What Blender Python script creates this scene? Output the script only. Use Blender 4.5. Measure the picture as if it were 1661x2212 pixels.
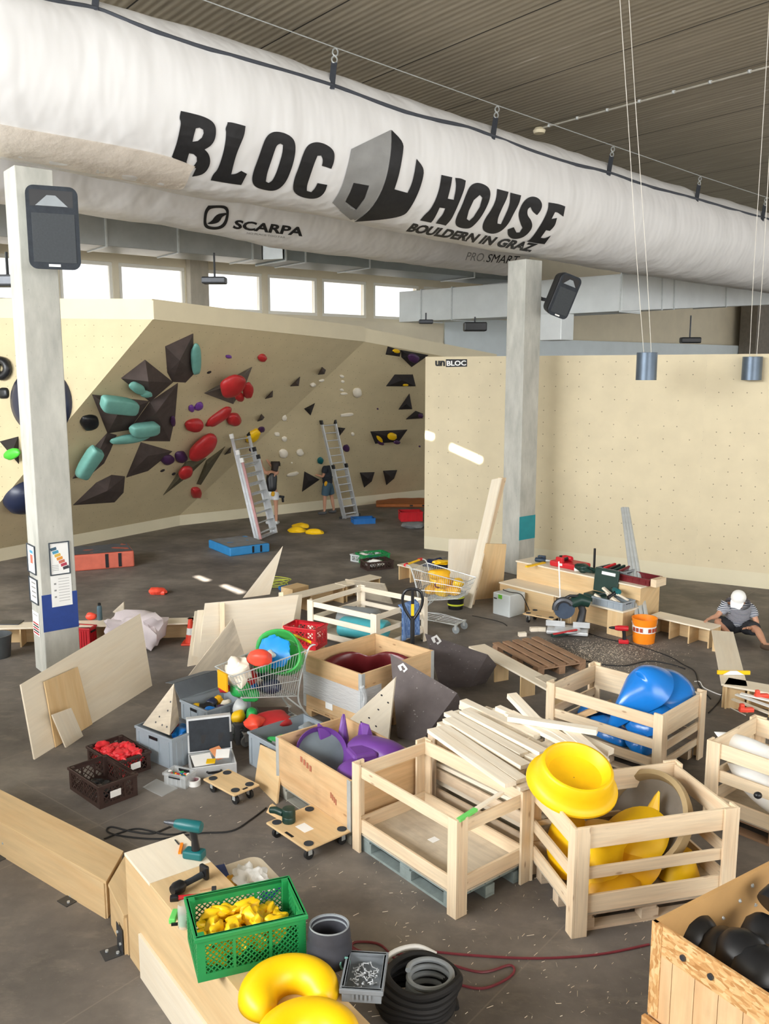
import bpy, bmesh, math, random
from mathutils import Vector as V, Matrix as MX, noise as NZ
from mathutils.bvhtree import BVHTree
R = math.radians
random.seed(7)
for o in list(bpy.data.objects): bpy.data.objects.remove(o)
SC = bpy.context.scene
COL = SC.collection
# ---------------------------------------------------------------- camera, world, sun, exposure
F, CX, CY, H = 1900.0, 830.5, 1106.0, 4.1
TH = math.atan(306 / F)
cam = bpy.data.objects.new('camera', bpy.data.cameras.new('camera'))
COL.objects.link(cam)
cam.location = (0, 0, H); cam.rotation_euler = (math.pi/2 - TH, 0, 0)
cam.data.sensor_width = 36; cam.data.lens = 36 * F / 2212; cam.data.clip_end = 300
SC.camera = cam
SC.view_settings.view_transform = 'Standard'; SC.view_settings.look = 'None'
SC.view_settings.gamma = 1; SC.view_settings.exposure = 1.42
w = bpy.data.worlds.new('daylight'); SC.world = w; w.use_nodes = True
bg = w.node_tree.nodes['Background']; bg.inputs[0].default_value = (.93, .97, 1, 1); bg.inputs[1].default_value = .8
SUN = V((.0, .80, -.60)).normalized()
sl = bpy.data.lights.new('sun', 'SUN'); sl.energy = 24; sl.angle = R(.5); sl.color = (1, .95, .86)
so = bpy.data.objects.new('sun', sl); COL.objects.link(so); so.rotation_euler = SUN.to_track_quat('-Z', 'Y').to_euler()
# added fill lamps out of view, for soft daylight from left and behind
def fill_lamp(loc, size, aim, power, colr=(1, 1, 1)):
    l = bpy.data.lights.new('window_daylight', 'AREA'); l.shape = 'RECTANGLE'; l.size, l.size_y = size; l.energy = power; l.color = colr
    o = bpy.data.objects.new('window_daylight', l); COL.objects.link(o); o.location = loc
    o.rotation_euler = (V(aim) - V(loc)).to_track_quat('-Z', 'Y').to_euler(); return o
fill_lamp((-13, 0, 7.4), (16, 3.5), (3, 15, .8), 1700, (.96, .98, 1))
fill_lamp((10, -9, 7.0), (14, 5), (1, 11, 1), 600, (1, .99, .98))
# ---------------------------------------------------------------- photograph's geometry: rays onto real planes
def ray(px, py):
    x, y = (px - CX)/F, (CY - py)/F; s, c = math.sin(TH), math.cos(TH)
    return V((x, y*s + c, y*c - s))
EYE = V((0, 0, H))
def G(px, py, z=0.0): r = ray(px, py); return EYE + r*((z - H)/r.z)
def D(px, py, y): r = ray(px, py); return EYE + r*(y/r.y)
def PLN(px, py, p0, n, off=0.0):
    r = ray(px, py); return EYE + r*((V(p0) + n*off - EYE).dot(n)/r.dot(n))
def pj(p):
    s, c = math.sin(TH), math.cos(TH); z = p[2]-H; dep = p[1]*c - z*s
    return CX + F*p[0]/dep, CY - F*(p[1]*s + z*c)/dep
Z3 = V((0, 0, 1)); XA = V((1, 0, 0)); YA = V((0, 1, 0))
# ---------------------------------------------------------------- materials
def lin(h):
    h = h.lstrip('#'); v = [int(h[i:i+2], 16)/255 for i in (0, 2, 4)]
    return tuple((x/12.92 if x <= .04045 else ((x+.055)/1.055)**2.4) for x in v) + (1,)
MATS = {}
class NT:
    def __init__(s, name):
        s.m = bpy.data.materials.new(name); s.m.use_nodes = True; s.t = s.m.node_tree; s.b = s.t.nodes['Principled BSDF']
    def n(s, typ, **k):
        nd = s.t.nodes.new(typ)
        for a, v in k.items():
            if a.startswith('i_'):
                key = a[2:]; key = int(key) if key.isdigit() else key
                nd.inputs[key].default_value = v
            else: setattr(nd, a, v)
        return nd
    def l(s, a, b): s.t.links.new(a, b)
    def coord(s, which, scale=(1, 1, 1), rot=(0, 0, 0)):
        tc = s.n('ShaderNodeTexCoord'); mp = s.n('ShaderNodeMapping'); mp.inputs['Scale'].default_value = scale; mp.inputs['Rotation'].default_value = rot
        s.l(tc.outputs[which], mp.inputs[0]); return mp.outputs[0]
    def noise(s, co, scale, detail=3, rough=.55):
        nd = s.n('ShaderNodeTexNoise'); nd.inputs['Scale'].default_value = scale; nd.inputs['Detail'].default_value = detail; nd.inputs['Roughness'].default_value = rough
        s.l(co, nd.inputs['Vector']); return nd.outputs['Fac']
    def ramp(s, fac, stops):
        nd = s.n('ShaderNodeValToRGB'); e = nd.color_ramp.elements
        while len(e) < len(stops): e.new(.5)
        for k, (p, c) in enumerate(stops): e[k].position = p; e[k].color = c if len(c) == 4 else tuple(c)+(1,)
        s.l(fac, nd.inputs[0]); return nd.outputs[0]
    def mix(s, fac, a, b, mode='MIX'):
        nd = s.n('ShaderNodeMixRGB', blend_type=mode)
        for i, v in ((0, fac), (1, a), (2, b)):
            if isinstance(v, (int, float)): nd.inputs[i].default_value = v
            elif isinstance(v, tuple): nd.inputs[i].default_value = v
            else: s.l(v, nd.inputs[i])
        return nd.outputs[0]
    def math(s, op, a, b=0.0):
        nd = s.n('ShaderNodeMath', operation=op)
        for i, v in ((0, a), (1, b)):
            if isinstance(v, (int, float)): nd.inputs[i].default_value = v
            else: s.l(v, nd.inputs[i])
        return nd.outputs[0]
    def bump(s, fac, strength=.2, dist=.01):
        nd = s.n('ShaderNodeBump'); nd.inputs['Strength'].default_value = strength; nd.inputs['Distance'].default_value = dist
        s.l(fac, nd.inputs['Height']); s.l(nd.outputs[0], s.b.inputs['Normal'])
    def base(s, c):
        if isinstance(c, tuple): s.b.inputs['Base Color'].default_value = c
        else: s.l(c, s.b.inputs['Base Color'])
    def rough(s, r, metal=0, spec=None):
        s.b.inputs['Roughness'].default_value = r; s.b.inputs['Metallic'].default_value = metal
        if spec is not None: s.b.inputs['Specular IOR Level'].default_value = spec
def sh(c, k): return tuple(min(1, x*k) for x in c[:3]) + (1,)
def plain(name, hexc, r=.5, metal=0, amt=.12, scale=6, bump=0, spec=None):
    if name in MATS: return MATS[name]
    t = NT(name); c = lin(hexc); co = t.coord('Object')
    f = t.noise(co, scale, 4); t.base(t.ramp(f, [(.3, sh(c, 1-amt)), (.7, sh(c, 1+amt))])); t.rough(r, metal, spec)
    if bump: t.bump(t.noise(co, scale*6, 3), bump, .01)
    MATS[name] = t.m; return t.m
def wood(name, hexc, amt=.16, r=.6, grain=(1.4, 26, 1), warm='#c08a4e', wamt=.25, knots=False, stain=0):
    t = NT(name); c = lin(hexc); co = t.coord('UV', grain)
    f = t.noise(co, 1.6, 5, .6); col = t.ramp(f, [(.3, sh(c, 1-amt)), (.72, sh(c, 1+amt*.6))])
    g2 = t.noise(t.coord('UV', (.8, 5, 1)), 1.3, 3); col = t.mix(t.math('MULTIPLY', t.ramp(g2, [(.45, (0, 0, 0)), (.75, (1, 1, 1))]), wamt), col, lin(warm))
    if knots:
        vo = t.n('ShaderNodeTexVoronoi'); vo.inputs['Scale'].default_value = 1; t.l(t.coord('UV', (3.2, 9, 1)), vo.inputs['Vector'])
        k = t.ramp(vo.outputs['Distance'], [(.05, (1, 1, 1)), (.12, (0, 0, 0))]); col = t.mix(t.math('MULTIPLY', k, .55), col, lin('#7a4a22'))
    if stain:
        sf = t.ramp(t.noise(t.coord('Object'), 3.1, 4), [(.5, (0, 0, 0)), (.72, (1, 1, 1))]); col = t.mix(t.math('MULTIPLY', sf, stain), col, lin('#6f5a49'))
    t.base(col); t.rough(r, 0, .3); t.bump(f, .12, .004); MATS[name] = t.m; return t.m
# ---------------------------------------------------------------- mesh builder
class B:
    def __init__(s, M=None): s.bm = bmesh.new(); s.uv = s.bm.loops.layers.uv.new('UVMap'); s.M = M or MX()
    def _f(s, vs, e=None, off=None):
        try: f = s.bm.faces.new(vs)
        except ValueError: return None
        s._u(f, e, off); return f
    def _u(s, f, e=None, off=None):
        f.normal_update(); n = f.normal
        if e is None: e = XA if abs(n.x) < .8 else YA
        e = e - n*e.dot(n)
        if e.length < 1e-5: e = n.orthogonal()
        e = e.normalized(); q = n.cross(e); o = off or (0, 0)
        for lp in f.loops: lp[s.uv].uv = (lp.vert.co.dot(e)+o[0], lp.vert.co.dot(q)+o[1])
    def pts(s, ps): return [s.bm.verts.new(s.M @ V(p)) for p in ps]
    def cuboid(s, ps, e=None):   # 8 points: bottom ring then top ring
        v = s.pts(ps); off = (random.random()*9, random.random()*9)
        if e is None:
            ds = [v[1].co-v[0].co, v[3].co-v[0].co, v[4].co-v[0].co]; e = max(ds, key=lambda d: d.length)
        for q in ((3, 2, 1, 0), (4, 5, 6, 7), (0, 1, 5, 4), (1, 2, 6, 5), (2, 3, 7, 6), (3, 0, 4, 7)): s._f([v[i] for i in q], e, off)
        return s
    def box(s, x0, x1, y0, y1, z0, z1):
        return s.cuboid([(x0, y0, z0), (x1, y0, z0), (x1, y1, z0), (x0, y1, z0), (x0, y0, z1), (x1, y0, z1), (x1, y1, z1), (x0, y1, z1)])
    def bx(s, c, d): return s.box(c[0]-d[0]/2, c[0]+d[0]/2, c[1]-d[1]/2, c[1]+d[1]/2, c[2]-d[2]/2, c[2]+d[2]/2)
    def beam(s, p, q, w, h, up=Z3):
        p, q = V(p), V(q); a = (q-p).normalized(); sd = a.cross(V(up))
        if sd.length < 1e-4: sd = a.orthogonal()
        sd = sd.normalized()*w/2; u = sd.cross(a).normalized()*h/2
        return s.cuboid([p-sd-u, p+sd-u, q+sd-u, q-sd-u, p-sd+u, p+sd+u, q+sd+u, q-sd+u], (s.M.to_3x3() @ a))
    def tube(s, ps, r, n=6, closed=False):
        ps = [V(p) for p in ps]; m = len(ps); rings = []; prev = None
        for i, p in enumerate(ps):
            if closed: t = ps[(i+1) % m]-ps[i-1]
            else: t = ps[min(i+1, m-1)]-ps[max(i-1, 0)]
            t = t.normalized() if t.length > 1e-7 else Z3
            a = t.orthogonal() if prev is None else prev - t*prev.dot(t)
            if a.length < 1e-5: a = t.orthogonal()
            a.normalize(); prev = a; b = t.cross(a); rr = r[i] if isinstance(r, (list, tuple)) else r
            rings.append(s.pts([p + a*(math.cos(k*2*math.pi/n)*rr) + b*(math.sin(k*2*math.pi/n)*rr) for k in range(n)]))
        for i in range(m if closed else m-1):
            A, C = rings[i], rings[(i+1) % m]
            for k in range(n): s._f([A[k], A[(k+1) % n], C[(k+1) % n], C[k]])
        if not closed: s._f(rings[0][::-1]); s._f(rings[-1])
        return s
    def cyl(s, p, q, r0, r1=None, n=16): return s.tube([p, q], [r0, r0 if r1 is None else r1], n)
    def lathe(s, prof, n=24, M=None, cap=True, sq=(1, 1)):
        M = M or MX(); rings = []
        for r, z in prof: rings.append(s.pts([M @ V((r*sq[0]*math.cos(k*2*math.pi/n), r*sq[1]*math.sin(k*2*math.pi/n), z)) for k in range(n)]))
        for A, C in zip(rings, rings[1:]):
            for k in range(n): s._f([A[k], A[(k+1) % n], C[(k+1) % n], C[k]])
        if cap: s._f(rings[0][::-1]); s._f(rings[-1])
        return s
    def prism(s, poly, vec, e=None):
        A = s.pts(poly); C = s.pts([V(p)+V(vec) for p in poly]); n = len(A); off = (random.random()*9, random.random()*9)
        if e is None: e = max([A[i].co-A[i-1].co for i in range(n)], key=lambda d: d.length)
        s._f(A[::-1], e, off); s._f(C, e, off)
        for i in range(n): s._f([A[i], A[(i+1) % n], C[(i+1) % n], C[i]], e, off)
        return s
    def hull(s, ps):
        v = s.pts(ps); r = bmesh.ops.convex_hull(s.bm, input=v)
        for g in r['geom']:
            if isinstance(g, bmesh.types.BMFace): s._u(g)
        dead = [g for g in set(r['geom_interior'] + r['geom_unused']) if isinstance(g, bmesh.types.BMVert)]
        if dead: bmesh.ops.delete(s.bm, geom=dead, context='VERTS')
        return s
    def grid(s, fn, nu, nv, cu=False, cv=False, flip=False):
        P = [[s.bm.verts.new(s.M @ V(fn(i/nu, j/nv))) for j in range(nv + (0 if cv else 1))] for i in range(nu + (0 if cu else 1))]
        for i in range(nu):
            for j in range(nv):
                q = [P[i][j], P[(i+1) % len(P)][j], P[(i+1) % len(P)][(j+1) % len(P[0])], P[i][(j+1) % len(P[0])]]
                s._f(q[::-1] if flip else q)
        return s
    def blob(s, c, rad, rot=None, amp=.12, seed=0, sub=3, fr=1.6, sq=1.0):
        t = bmesh.new(); bmesh.ops.create_icosphere(t, subdivisions=sub, radius=1)
        rm = (rot or MX()).to_3x3(); mp = {}
        for v in t.verts:
            d = v.co.copy(); k = 1 + amp*NZ.noise(d*fr + V((seed*3.1, seed*1.7, seed)))*2
            d = V([math.copysign(abs(x)**sq, x) for x in d])*k
            mp[v] = s.bm.verts.new(s.M @ (V(c) + rm @ V((d.x*rad[0], d.y*rad[1], d.z*rad[2]))))
        for f in t.faces: s._f([mp[v] for v in f.verts])
        t.free(); return s
MW = {}
def link(o): COL.objects.link(o); return o
def thing(name, label, cat, loc=(0, 0, 0), rz=0, group=None, M=None):
    o = link(bpy.data.objects.new(name, None)); o.empty_display_size = .1
    m = M if M is not None else MX.Translation(V(loc)) @ MX.Rotation(rz, 4, 'Z')
    o.matrix_world = m; MW[o.name] = m.copy(); tag(o, label, cat, group); return o
def tag(o, label=None, cat=None, group=None, kind=None):
    for k, v in (('label', label), ('category', cat), ('group', group), ('kind', kind)):
        if v: o[k] = v
    return o
def fr(o): return MW[o.name]
def obj(name, b, mat, parent=None, smooth=False, bev=0, sub=0, seg=2, ang=40, label=None):
    bmesh.ops.recalc_face_normals(b.bm, faces=b.bm.faces)
    if parent is not None: m = MW[parent.name].copy()
    else:
        cs = [v.co for v in b.bm.verts]; mn = [min(c[i] for c in cs) for i in range(3)]; mx = [max(c[i] for c in cs) for i in range(3)]
        m = MX.Translation(((mn[0]+mx[0])/2, (mn[1]+mx[1])/2, mn[2]))
    b.bm.transform(m.inverted()); me = bpy.data.meshes.new(name)
    if smooth:
        for f in b.bm.faces: f.smooth = True
    b.bm.to_mesh(me); b.bm.free(); o = link(bpy.data.objects.new(name, me))
    if parent is not None: o.parent = parent
    else: o.matrix_world = m
    MW[o.name] = m
    for x in (mat if isinstance(mat, (list, tuple)) else [mat]): me.materials.append(x)
    if smooth and ang < 180:
        try:
            me.set_sharp_from_angle(angle=R(ang))
        except Exception: pass
    if bev:
        md = o.modifiers.new('bevel', 'BEVEL'); md.width = bev; md.segments = seg; md.limit_method = 'ANGLE'; md.angle_limit = R(35)
    if sub:
        md = o.modifiers.new('sub', 'SUBSURF'); md.levels = sub; md.render_levels = sub
    if label: o['label'] = label
    return o
def solo(name, b, mat, label, cat, group=None, **k): return tag(obj(name, b, mat, None, **k), label, cat, group)
def struct(name, b, mat, parent=None, **k):
    o = obj(name, b, mat, parent, **k)
    if parent is None: o['kind'] = 'structure'
    return o
def dup(o, M, label=None, group=None):
    c = o.copy(); link(c); c.matrix_world = M; MW[c.name] = M.copy()
    if label: c['label'] = label
    if group: c['group'] = group
    for ch in list(o.children):
        k = ch.copy(); link(k); k.parent = c
        for gg in list(ch.children): q = gg.copy(); link(q); q.parent = k
    return c
def LR(loc, rz=0, rx=0, ry=0): return MX.Translation(V(loc)) @ MX.Rotation(rz, 4, 'Z') @ MX.Rotation(ry, 4, 'Y') @ MX.Rotation(rx, 4, 'X')
def frm(p, q, z=0.0):            # frame at p with x along p->q, level
    p, q = V(p), V(q); return LR((p.x, p.y, z), math.atan2(q.y-p.y, q.x-p.x))
def axes(o, x, y):                # frame from origin, x axis hint, y hint
    x = V(x).normalized(); z = x.cross(V(y)).normalized(); y = z.cross(x); m = MX((x, y, z)).transposed().to_4x4(); m.translation = V(o); return m
def arc(c, a, b, r, a0, a1, n=10): return [V(c)+V(a)*(r*math.cos(a0+(a1-a0)*i/n))+V(b)*(r*math.sin(a0+(a1-a0)*i/n)) for i in range(n+1)]
def smooth_path(ps, n=6):
    ps = [V(p) for p in ps]; out = []
    for i in range(len(ps)-1):
        p0, p1, p2, p3 = ps[max(i-1, 0)], ps[i], ps[i+1], ps[min(i+2, len(ps)-1)]
        for k in range(n):
            t = k/n; out.append(.5*((2*p1)+(p2-p0)*t+(2*p0-5*p1+4*p2-p3)*t*t+(3*p1-p0-3*p2+p3)*t**3))
    out.append(ps[-1]); return out
# decals: flat outlines (photo pixels) printed on a real surface
def fill2d(loops, maxlen):
    bm = bmesh.new()
    for lp in loops:
        vs = [bm.verts.new((x, y, 0)) for x, y in lp]
        for i in range(len(vs)): bm.edges.new((vs[i-1], vs[i]))
    bmesh.ops.triangle_fill(bm, use_beauty=True, use_dissolve=False, edges=bm.edges[:])
    for _ in range(7):
        le = [e for e in bm.edges if e.calc_length() > maxlen]
        if not le: break
        bmesh.ops.subdivide_edges(bm, edges=le, cuts=1); bmesh.ops.triangulate(bm, faces=bm.faces[:])
    return bm
def rounded(lp):   # soften an outline but keep its real corners
    n = len(lp); out = []
    for i in range(n):
        a, p, c = (V(lp[k % n]).to_2d() for k in (i-1, i, i+1)); d0, d1 = p-a, c-p
        if d0.length < 1e-6 or d1.length < 1e-6: continue
        if abs(d0.angle_signed(d1)) > R(52): out.append(tuple(p))
        else: out += [tuple(p-d0*.25), tuple(p+d1*.25)]
    return out
def decal(name, loops, bvh, mat, parent, off=.006, maxlen=9, label=None, bm=None):
    f2 = bm or fill2d([rounded(rounded(l)) if len(l) > 9 else l for l in loops], maxlen); b = B(); mp = {}
    for v in f2.verts:
        r = ray(v.co.x, v.co.y).normalized(); hit = bvh.ray_cast(EYE, r)
        mp[v] = None if hit[0] is None else b.bm.verts.new(hit[0] - r*off)
    for f in f2.faces:
        q = [mp[v] for v in f.verts]
        if None not in q: b._f(q)
    f2.free()
    o = obj(name, b, mat, parent, smooth=True, ang=180)
    if label: o['label'] = label
    return o
def text_bm(txt, p0, p1, hgt, slant=0.0, up=None, maxlen=14, bold=0.0):   # text laid between two pixels, hgt in pixels
    cu = bpy.data.curves.new('t', 'FONT'); cu.body = txt; cu.resolution_u = 3; cu.offset = bold; o = bpy.data.objects.new('t', cu); link(o)
    dg = bpy.context.evaluated_depsgraph_get(); me = bpy.data.meshes.new_from_object(o.evaluated_get(dg)); bm = bmesh.new(); bm.from_mesh(me)
    bpy.data.objects.remove(o); bpy.data.curves.remove(cu)
    xs = [v.co.x for v in bm.verts]; ys = [v.co.y for v in bm.verts]; x0, x1, y0, y1 = min(xs), max(xs), min(ys), max(ys)
    p0, p1 = V((p0[0], p0[1], 0)), V((p1[0], p1[1], 0)); u = p1-p0
    q = V(up+(0,)) if up else V((u.y, -u.x, 0)).normalized()*hgt
    for v in bm.verts:
        a, c = (v.co.x-x0)/(x1-x0), (v.co.y-y0)/(y1-y0); v.co = p0 + u*(a+slant*c) + q*c
    for _ in range(4):
        le = [e for e in bm.edges if e.calc_length() > maxlen]
        if not le: break
        bmesh.ops.subdivide_edges(bm, edges=le, cuts=1); bmesh.ops.triangulate(bm, faces=bm.faces[:])
    return bm
def text_flat(txt, M, w, h, mat, parent, name='lettering', ex=.001, shear=0, bold=0.0):   # text on a flat face: frame M (x right, y up, z out), fitted in w x h
    cu = bpy.data.curves.new('t', 'FONT'); cu.body = txt; cu.resolution_u = 2; cu.extrude = .002; cu.offset = bold; o = bpy.data.objects.new('t', cu); link(o)
    dg = bpy.context.evaluated_depsgraph_get(); me = bpy.data.meshes.new_from_object(o.evaluated_get(dg)); b = B(); b.bm.free(); b.bm = bmesh.new(); b.bm.from_mesh(me)
    bpy.data.objects.remove(o); bpy.data.curves.remove(cu)
    xs = [v.co.x for v in b.bm.verts]; ys = [v.co.y for v in b.bm.verts]; x0, x1, y0, y1 = min(xs), max(xs), min(ys), max(ys)
    for v in b.bm.verts:
        c = (v.co.y-y0)/(y1-y0); v.co = M @ V(((v.co.x-x0)/(x1-x0)*w + shear*c*h, c*h, ex + v.co.z*.3))
    return obj(name, b, mat, parent)
# ---------------------------------------------------------------- palette
M_ply = wood('birch_plywood', '#e9dec9', .06, .55, (1.2, 18, 1), '#d8bf99', .25)
M_plyw = wood('plywood_warm', '#dabd90', .12, .55, (1.0, 12, 1), '#c4925a', .35)
M_pine = wood('pine_board', '#e6d2b3', .14, .6, (1.4, 24, 1), '#c98f55', .35, knots=True)
M_pined = wood('pine_board_dusty', '#dcc8ad', .16, .65, (1.4, 24, 1), '#a87f58', .3, knots=True, stain=.25)
M_pinel = wood('pine_offcut', '#f0e6d3', .12, .6, (1.4, 22, 1), '#d8b27c', .35)
M_boxw = wood('crate_board', '#dab88c', .14, .6, (1.1, 14, 1), '#b57a45', .4, knots=True, stain=.2)
M_oldw = wood('weathered_board', '#a58468', .22, .75, (1.4, 26, 1), '#5d4030', .45, stain=.3)
M_palw = wood('pallet_board_grey', '#a7a59a', .2, .8, (1.4, 22, 1), '#6d7470', .4, stain=.3)
M_plyg = wood('plywood_worn', '#cfc3ae', .14, .7, (1.3, 12, 1), '#8d867a', .45, stain=.35)
M_dark = plain('black_plastic', '#17181b', .38, amt=.2)
M_blackr = plain('black_rubber', '#1b1b1c', .7, amt=.2)
M_steel = plain('zinc_steel', '#c6cac9', .4, .35, .08, 9)
M_alu = plain('aluminium', '#cdd0d2', .42, .3, .08, 9)
M_iron = plain('dark_steel', '#54565a', .45, .7, .1, 9)
M_white = plain('white_plastic', '#efefec', .5, amt=.04)
M_yel = plain('yellow_hold', '#f2c20c', .45, amt=.08, scale=4)
M_yel2 = plain('yellow_hold_deep', '#e2a90a', .5, amt=.1, scale=4)
M_blue = plain('blue_hold', '#1878cf', .22, amt=.08, scale=3)
M_teal = plain('teal_hold', '#72aca1', .5, amt=.1, scale=5)
M_red = plain('red_hold', '#b52a2c', .42, amt=.12, scale=5)
M_redor = plain('orange_red_hold', '#f0503a', .45, amt=.08)
M_green = plain('green_hold', '#28a04e', .45, amt=.1)
M_purp = plain('purple_hold', '#6f3f95', .42, amt=.1, scale=4)
M_dpurp = plain('dark_purple_hold', '#46264f', .5, amt=.12)
M_navy = plain('navy_hold', '#242c46', .35, amt=.12)
M_cream = plain('cream_hold', '#ece4d2', .7, amt=.06)
M_greyh = plain('grey_hold', '#8d9396', .55, amt=.08)
M_maroon = plain('maroon_hold', '#6b2226', .3, amt=.12)
M_grp = plain('grey_crate_plastic', '#98a2aa', .5, amt=.06)
M_crg = plain('green_crate_plastic', '#1f8a4a', .42, amt=.08)
M_crb = plain('brown_crate_plastic', '#3d2b26', .5, amt=.12)
M_red_p = plain('red_plastic', '#c4202a', .4, amt=.08)
M_blue_p = plain('blue_plastic', '#1f68ae', .4, amt=.08)
M_orange = plain('orange_plastic', '#f58a14', .4, amt=.05)
M_teal_t = plain('tool_teal', '#0f5f62', .4, amt=.1)
M_gtool = plain('tool_dark_green', '#16352d', .42, amt=.12)
M_paper = plain('paper', '#f1f1ee', .7, amt=.02)
M_ink = plain('print_black', '#1b1b1d', .6, amt=.25, scale=14)
M_inkg = plain('print_grey', '#8f8f8d', .55, amt=.1, scale=4)
M_inkg2 = plain('print_light_grey', '#a9a9a6', .55, amt=.06, scale=4)
M_grn_p = plain('lime_tape', '#6fd46a', .5, amt=.05)
M_foam = plain('dark_foam', '#2d3238', .9, amt=.2, scale=12, bump=.3)
M_skin = plain('skin', '#c08f73', .5, amt=.06, scale=10)
def speck(name, hexc, dot, scale, thr, r=.8):
    t = NT(name); c = lin(hexc); co = t.coord('Object'); f = t.noise(co, 5, 3); col = t.ramp(f, [(.3, sh(c, .85)), (.7, sh(c, 1.18))])
    d = t.ramp(t.noise(co, scale, 2), [(thr, (0, 0, 0)), (thr+.05, (1, 1, 1))]); t.base(t.mix(t.math('MULTIPLY', d, .7), col, lin(dot))); t.rough(r); t.bump(t.noise(co, 160, 2), .25, .004); MATS[name] = t.m; return t.m
M_vol = speck('textured_dark_volume', '#655d5c', '#c9c4bf', 26, .70)
M_volb = speck('dark_brown_volume', '#4a3f3b', '#6a5f58', 20, .72)
M_vold = speck('black_volume', '#2a2526', '#443c3c', 20, .74)
# floor: dusty dark screed with faint joints
t = NT('dusty_screed'); co = t.coord('Object'); c1 = t.ramp(t.noise(co, .9, 7, .62), [(.28, lin('#524e4a')), (.5, lin('#706a64')), (.75, lin('#938b82'))])
st = t.ramp(t.noise(t.coord('Object', (1, 2.2, 1), (0, 0, .6)), 1.9, 8, .72), [(.52, (0, 0, 0)), (.72, (1, 1, 1))]); c2 = t.mix(t.math('MULTIPLY', st, .35), c1, lin('#a59a8b'))
fine = t.ramp(t.noise(co, 34, 3, .7), [(.66, (0, 0, 0)), (.74, (1, 1, 1))]); c2 = t.mix(t.math('MULTIPLY', fine, .22), c2, lin('#d2c6b0'))
br = t.n('ShaderNodeTexBrick', offset=0, squash=1); br.inputs['Scale'].default_value = 1; br.inputs['Mortar Size'].default_value = .006; br.inputs['Brick Width'].default_value = 2.0; br.inputs['Row Height'].default_value = 2.0
t.l(t.coord('Object', (1, 1, 1), (0, 0, R(39))), br.inputs['Vector']); jm = t.math('MULTIPLY', br.outputs['Fac'], .45)
t.base(t.mix(jm, c2, lin('#8b8378'))); t.rough(.62, 0, .3); t.bump(t.noise(co, 22, 5), .12, .01); M_floor = t.m
# ceiling: brown-grey board-marked slabs, joints running away from the camera
UD = V((.7818, .6235, 0)).normalized(); ND = V((-UD.y, UD.x, 0)); ANG = math.atan2(UD.y, UD.x)
t = NT('board_marked_slab'); co = t.coord('Object', (1, 1, 1), (0, 0, -ANG)); sx = t.n('ShaderNodeSeparateXYZ'); t.l(co, sx.inputs[0])
mp = t.n('ShaderNodeMapping'); mp.inputs['Scale'].default_value = (6.5, .35, 1); t.l(co, mp.inputs[0])
cb = t.ramp(t.noise(mp.outputs[0], 1.2, 6, .65), [(.3, lin('#948b79')), (.55, lin('#a89f8c')), (.75, lin('#bcb29f'))])
fx = t.math('FRACT', t.math('DIVIDE', sx.outputs[0], 2.4)); jn = t.math('LESS_THAN', fx, .012)
wh = t.ramp(t.noise(mp.outputs[0], 4, 4), [(.5, (0, 0, 0)), (.62, (1, 1, 1))])
fx2 = t.math('FRACT', t.math('DIVIDE', t.math('ADD', sx.outputs[0], .9), 4.8)); j2 = t.math('MULTIPLY', t.math('LESS_THAN', fx2, .016), wh)
rib = t.n('ShaderNodeTexWave', wave_type='BANDS', bands_direction='X'); rib.inputs['Scale'].default_value = 2.2; rib.inputs['Distortion'].default_value = .6; t.l(co, rib.inputs[0])
cb = t.mix(.18, cb, t.ramp(rib.outputs[1], [(0, lin('#8f8674')), (1, lin('#b3a996'))]))
t.base(t.mix(j2, t.mix(jn, cb, lin('#2e2a25')), lin('#cfc9bd'))); t.rough(.9); t.bump(rib.outputs[1], .3, .02); M_ceil = t.m
def concrete(name, a, b):
    t = NT(name); co = t.coord('Object', (3, 3, 1)); col = t.ramp(t.noise(co, 1.6, 7, .6), [(.3, lin(a)), (.7, lin(b))])
    p = t.ramp(t.noise(t.coord('Object'), 22, 2), [(.70, (0, 0, 0)), (.76, (1, 1, 1))]); t.base(t.mix(t.math('MULTIPLY', p, .3), col, lin('#77736b'))); t.rough(.85); t.bump(t.noise(t.coord('Object'), 14, 4), .1, .01); return t.m
M_conc = concrete('concrete', '#a3a39b', '#c4c3ba'); M_concw = concrete('concrete_wall', '#a79f8f', '#bdb5a4')
# climbing panels: beige with a grid of T-nut holes
def panel(name, hexc, step=.2):
    t = NT(name); c = lin(hexc); tc = t.n('ShaderNodeTexCoord'); sx = t.n('ShaderNodeSeparateXYZ'); t.l(tc.outputs['UV'], sx.inputs[0])
    d = []
    for k in (0, 1):
        f = t.math('SUBTRACT', t.math('FRACT', t.math('DIVIDE', sx.outputs[k], step)), .5); d.append(t.math('MULTIPLY', f, f))
    rr = t.math('SQRT', t.math('ADD', d[0], d[1])); hole = t.math('LESS_THAN', rr, .045)
    vn = t.noise(t.coord('UV'), 2.1, 3); msk = t.math('GREATER_THAN', t.noise(t.coord('UV'), 9, 1), .47)
    col = t.ramp(vn, [(.3, sh(c, .95)), (.7, sh(c, 1.04))]); t.base(t.mix(t.math('MULTIPLY', t.math('MULTIPLY', hole, msk), .75), col, lin('#5f5644'))); t.rough(.6, 0, .3); MATS[name] = t.m; return t.m
M_panel = panel('beige_climbing_panel', '#cfc09b'); M_panel2 = panel('beige_climbing_panel_plain', '#d5c8a8', .25)
M_kick = plain('pale_kick_board', '#d8cfb2', .6, amt=.03, scale=2); M_fascia = plain('cream_fascia', '#e2d6b6', .6, amt=.03, scale=2)
M_render = plain('cream_render', '#e4d9bf', .8, amt=.05, scale=1.5); M_lwall = plain('pale_blue_wall', '#dfe8ea', .8, amt=.04, scale=1.5)
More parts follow.
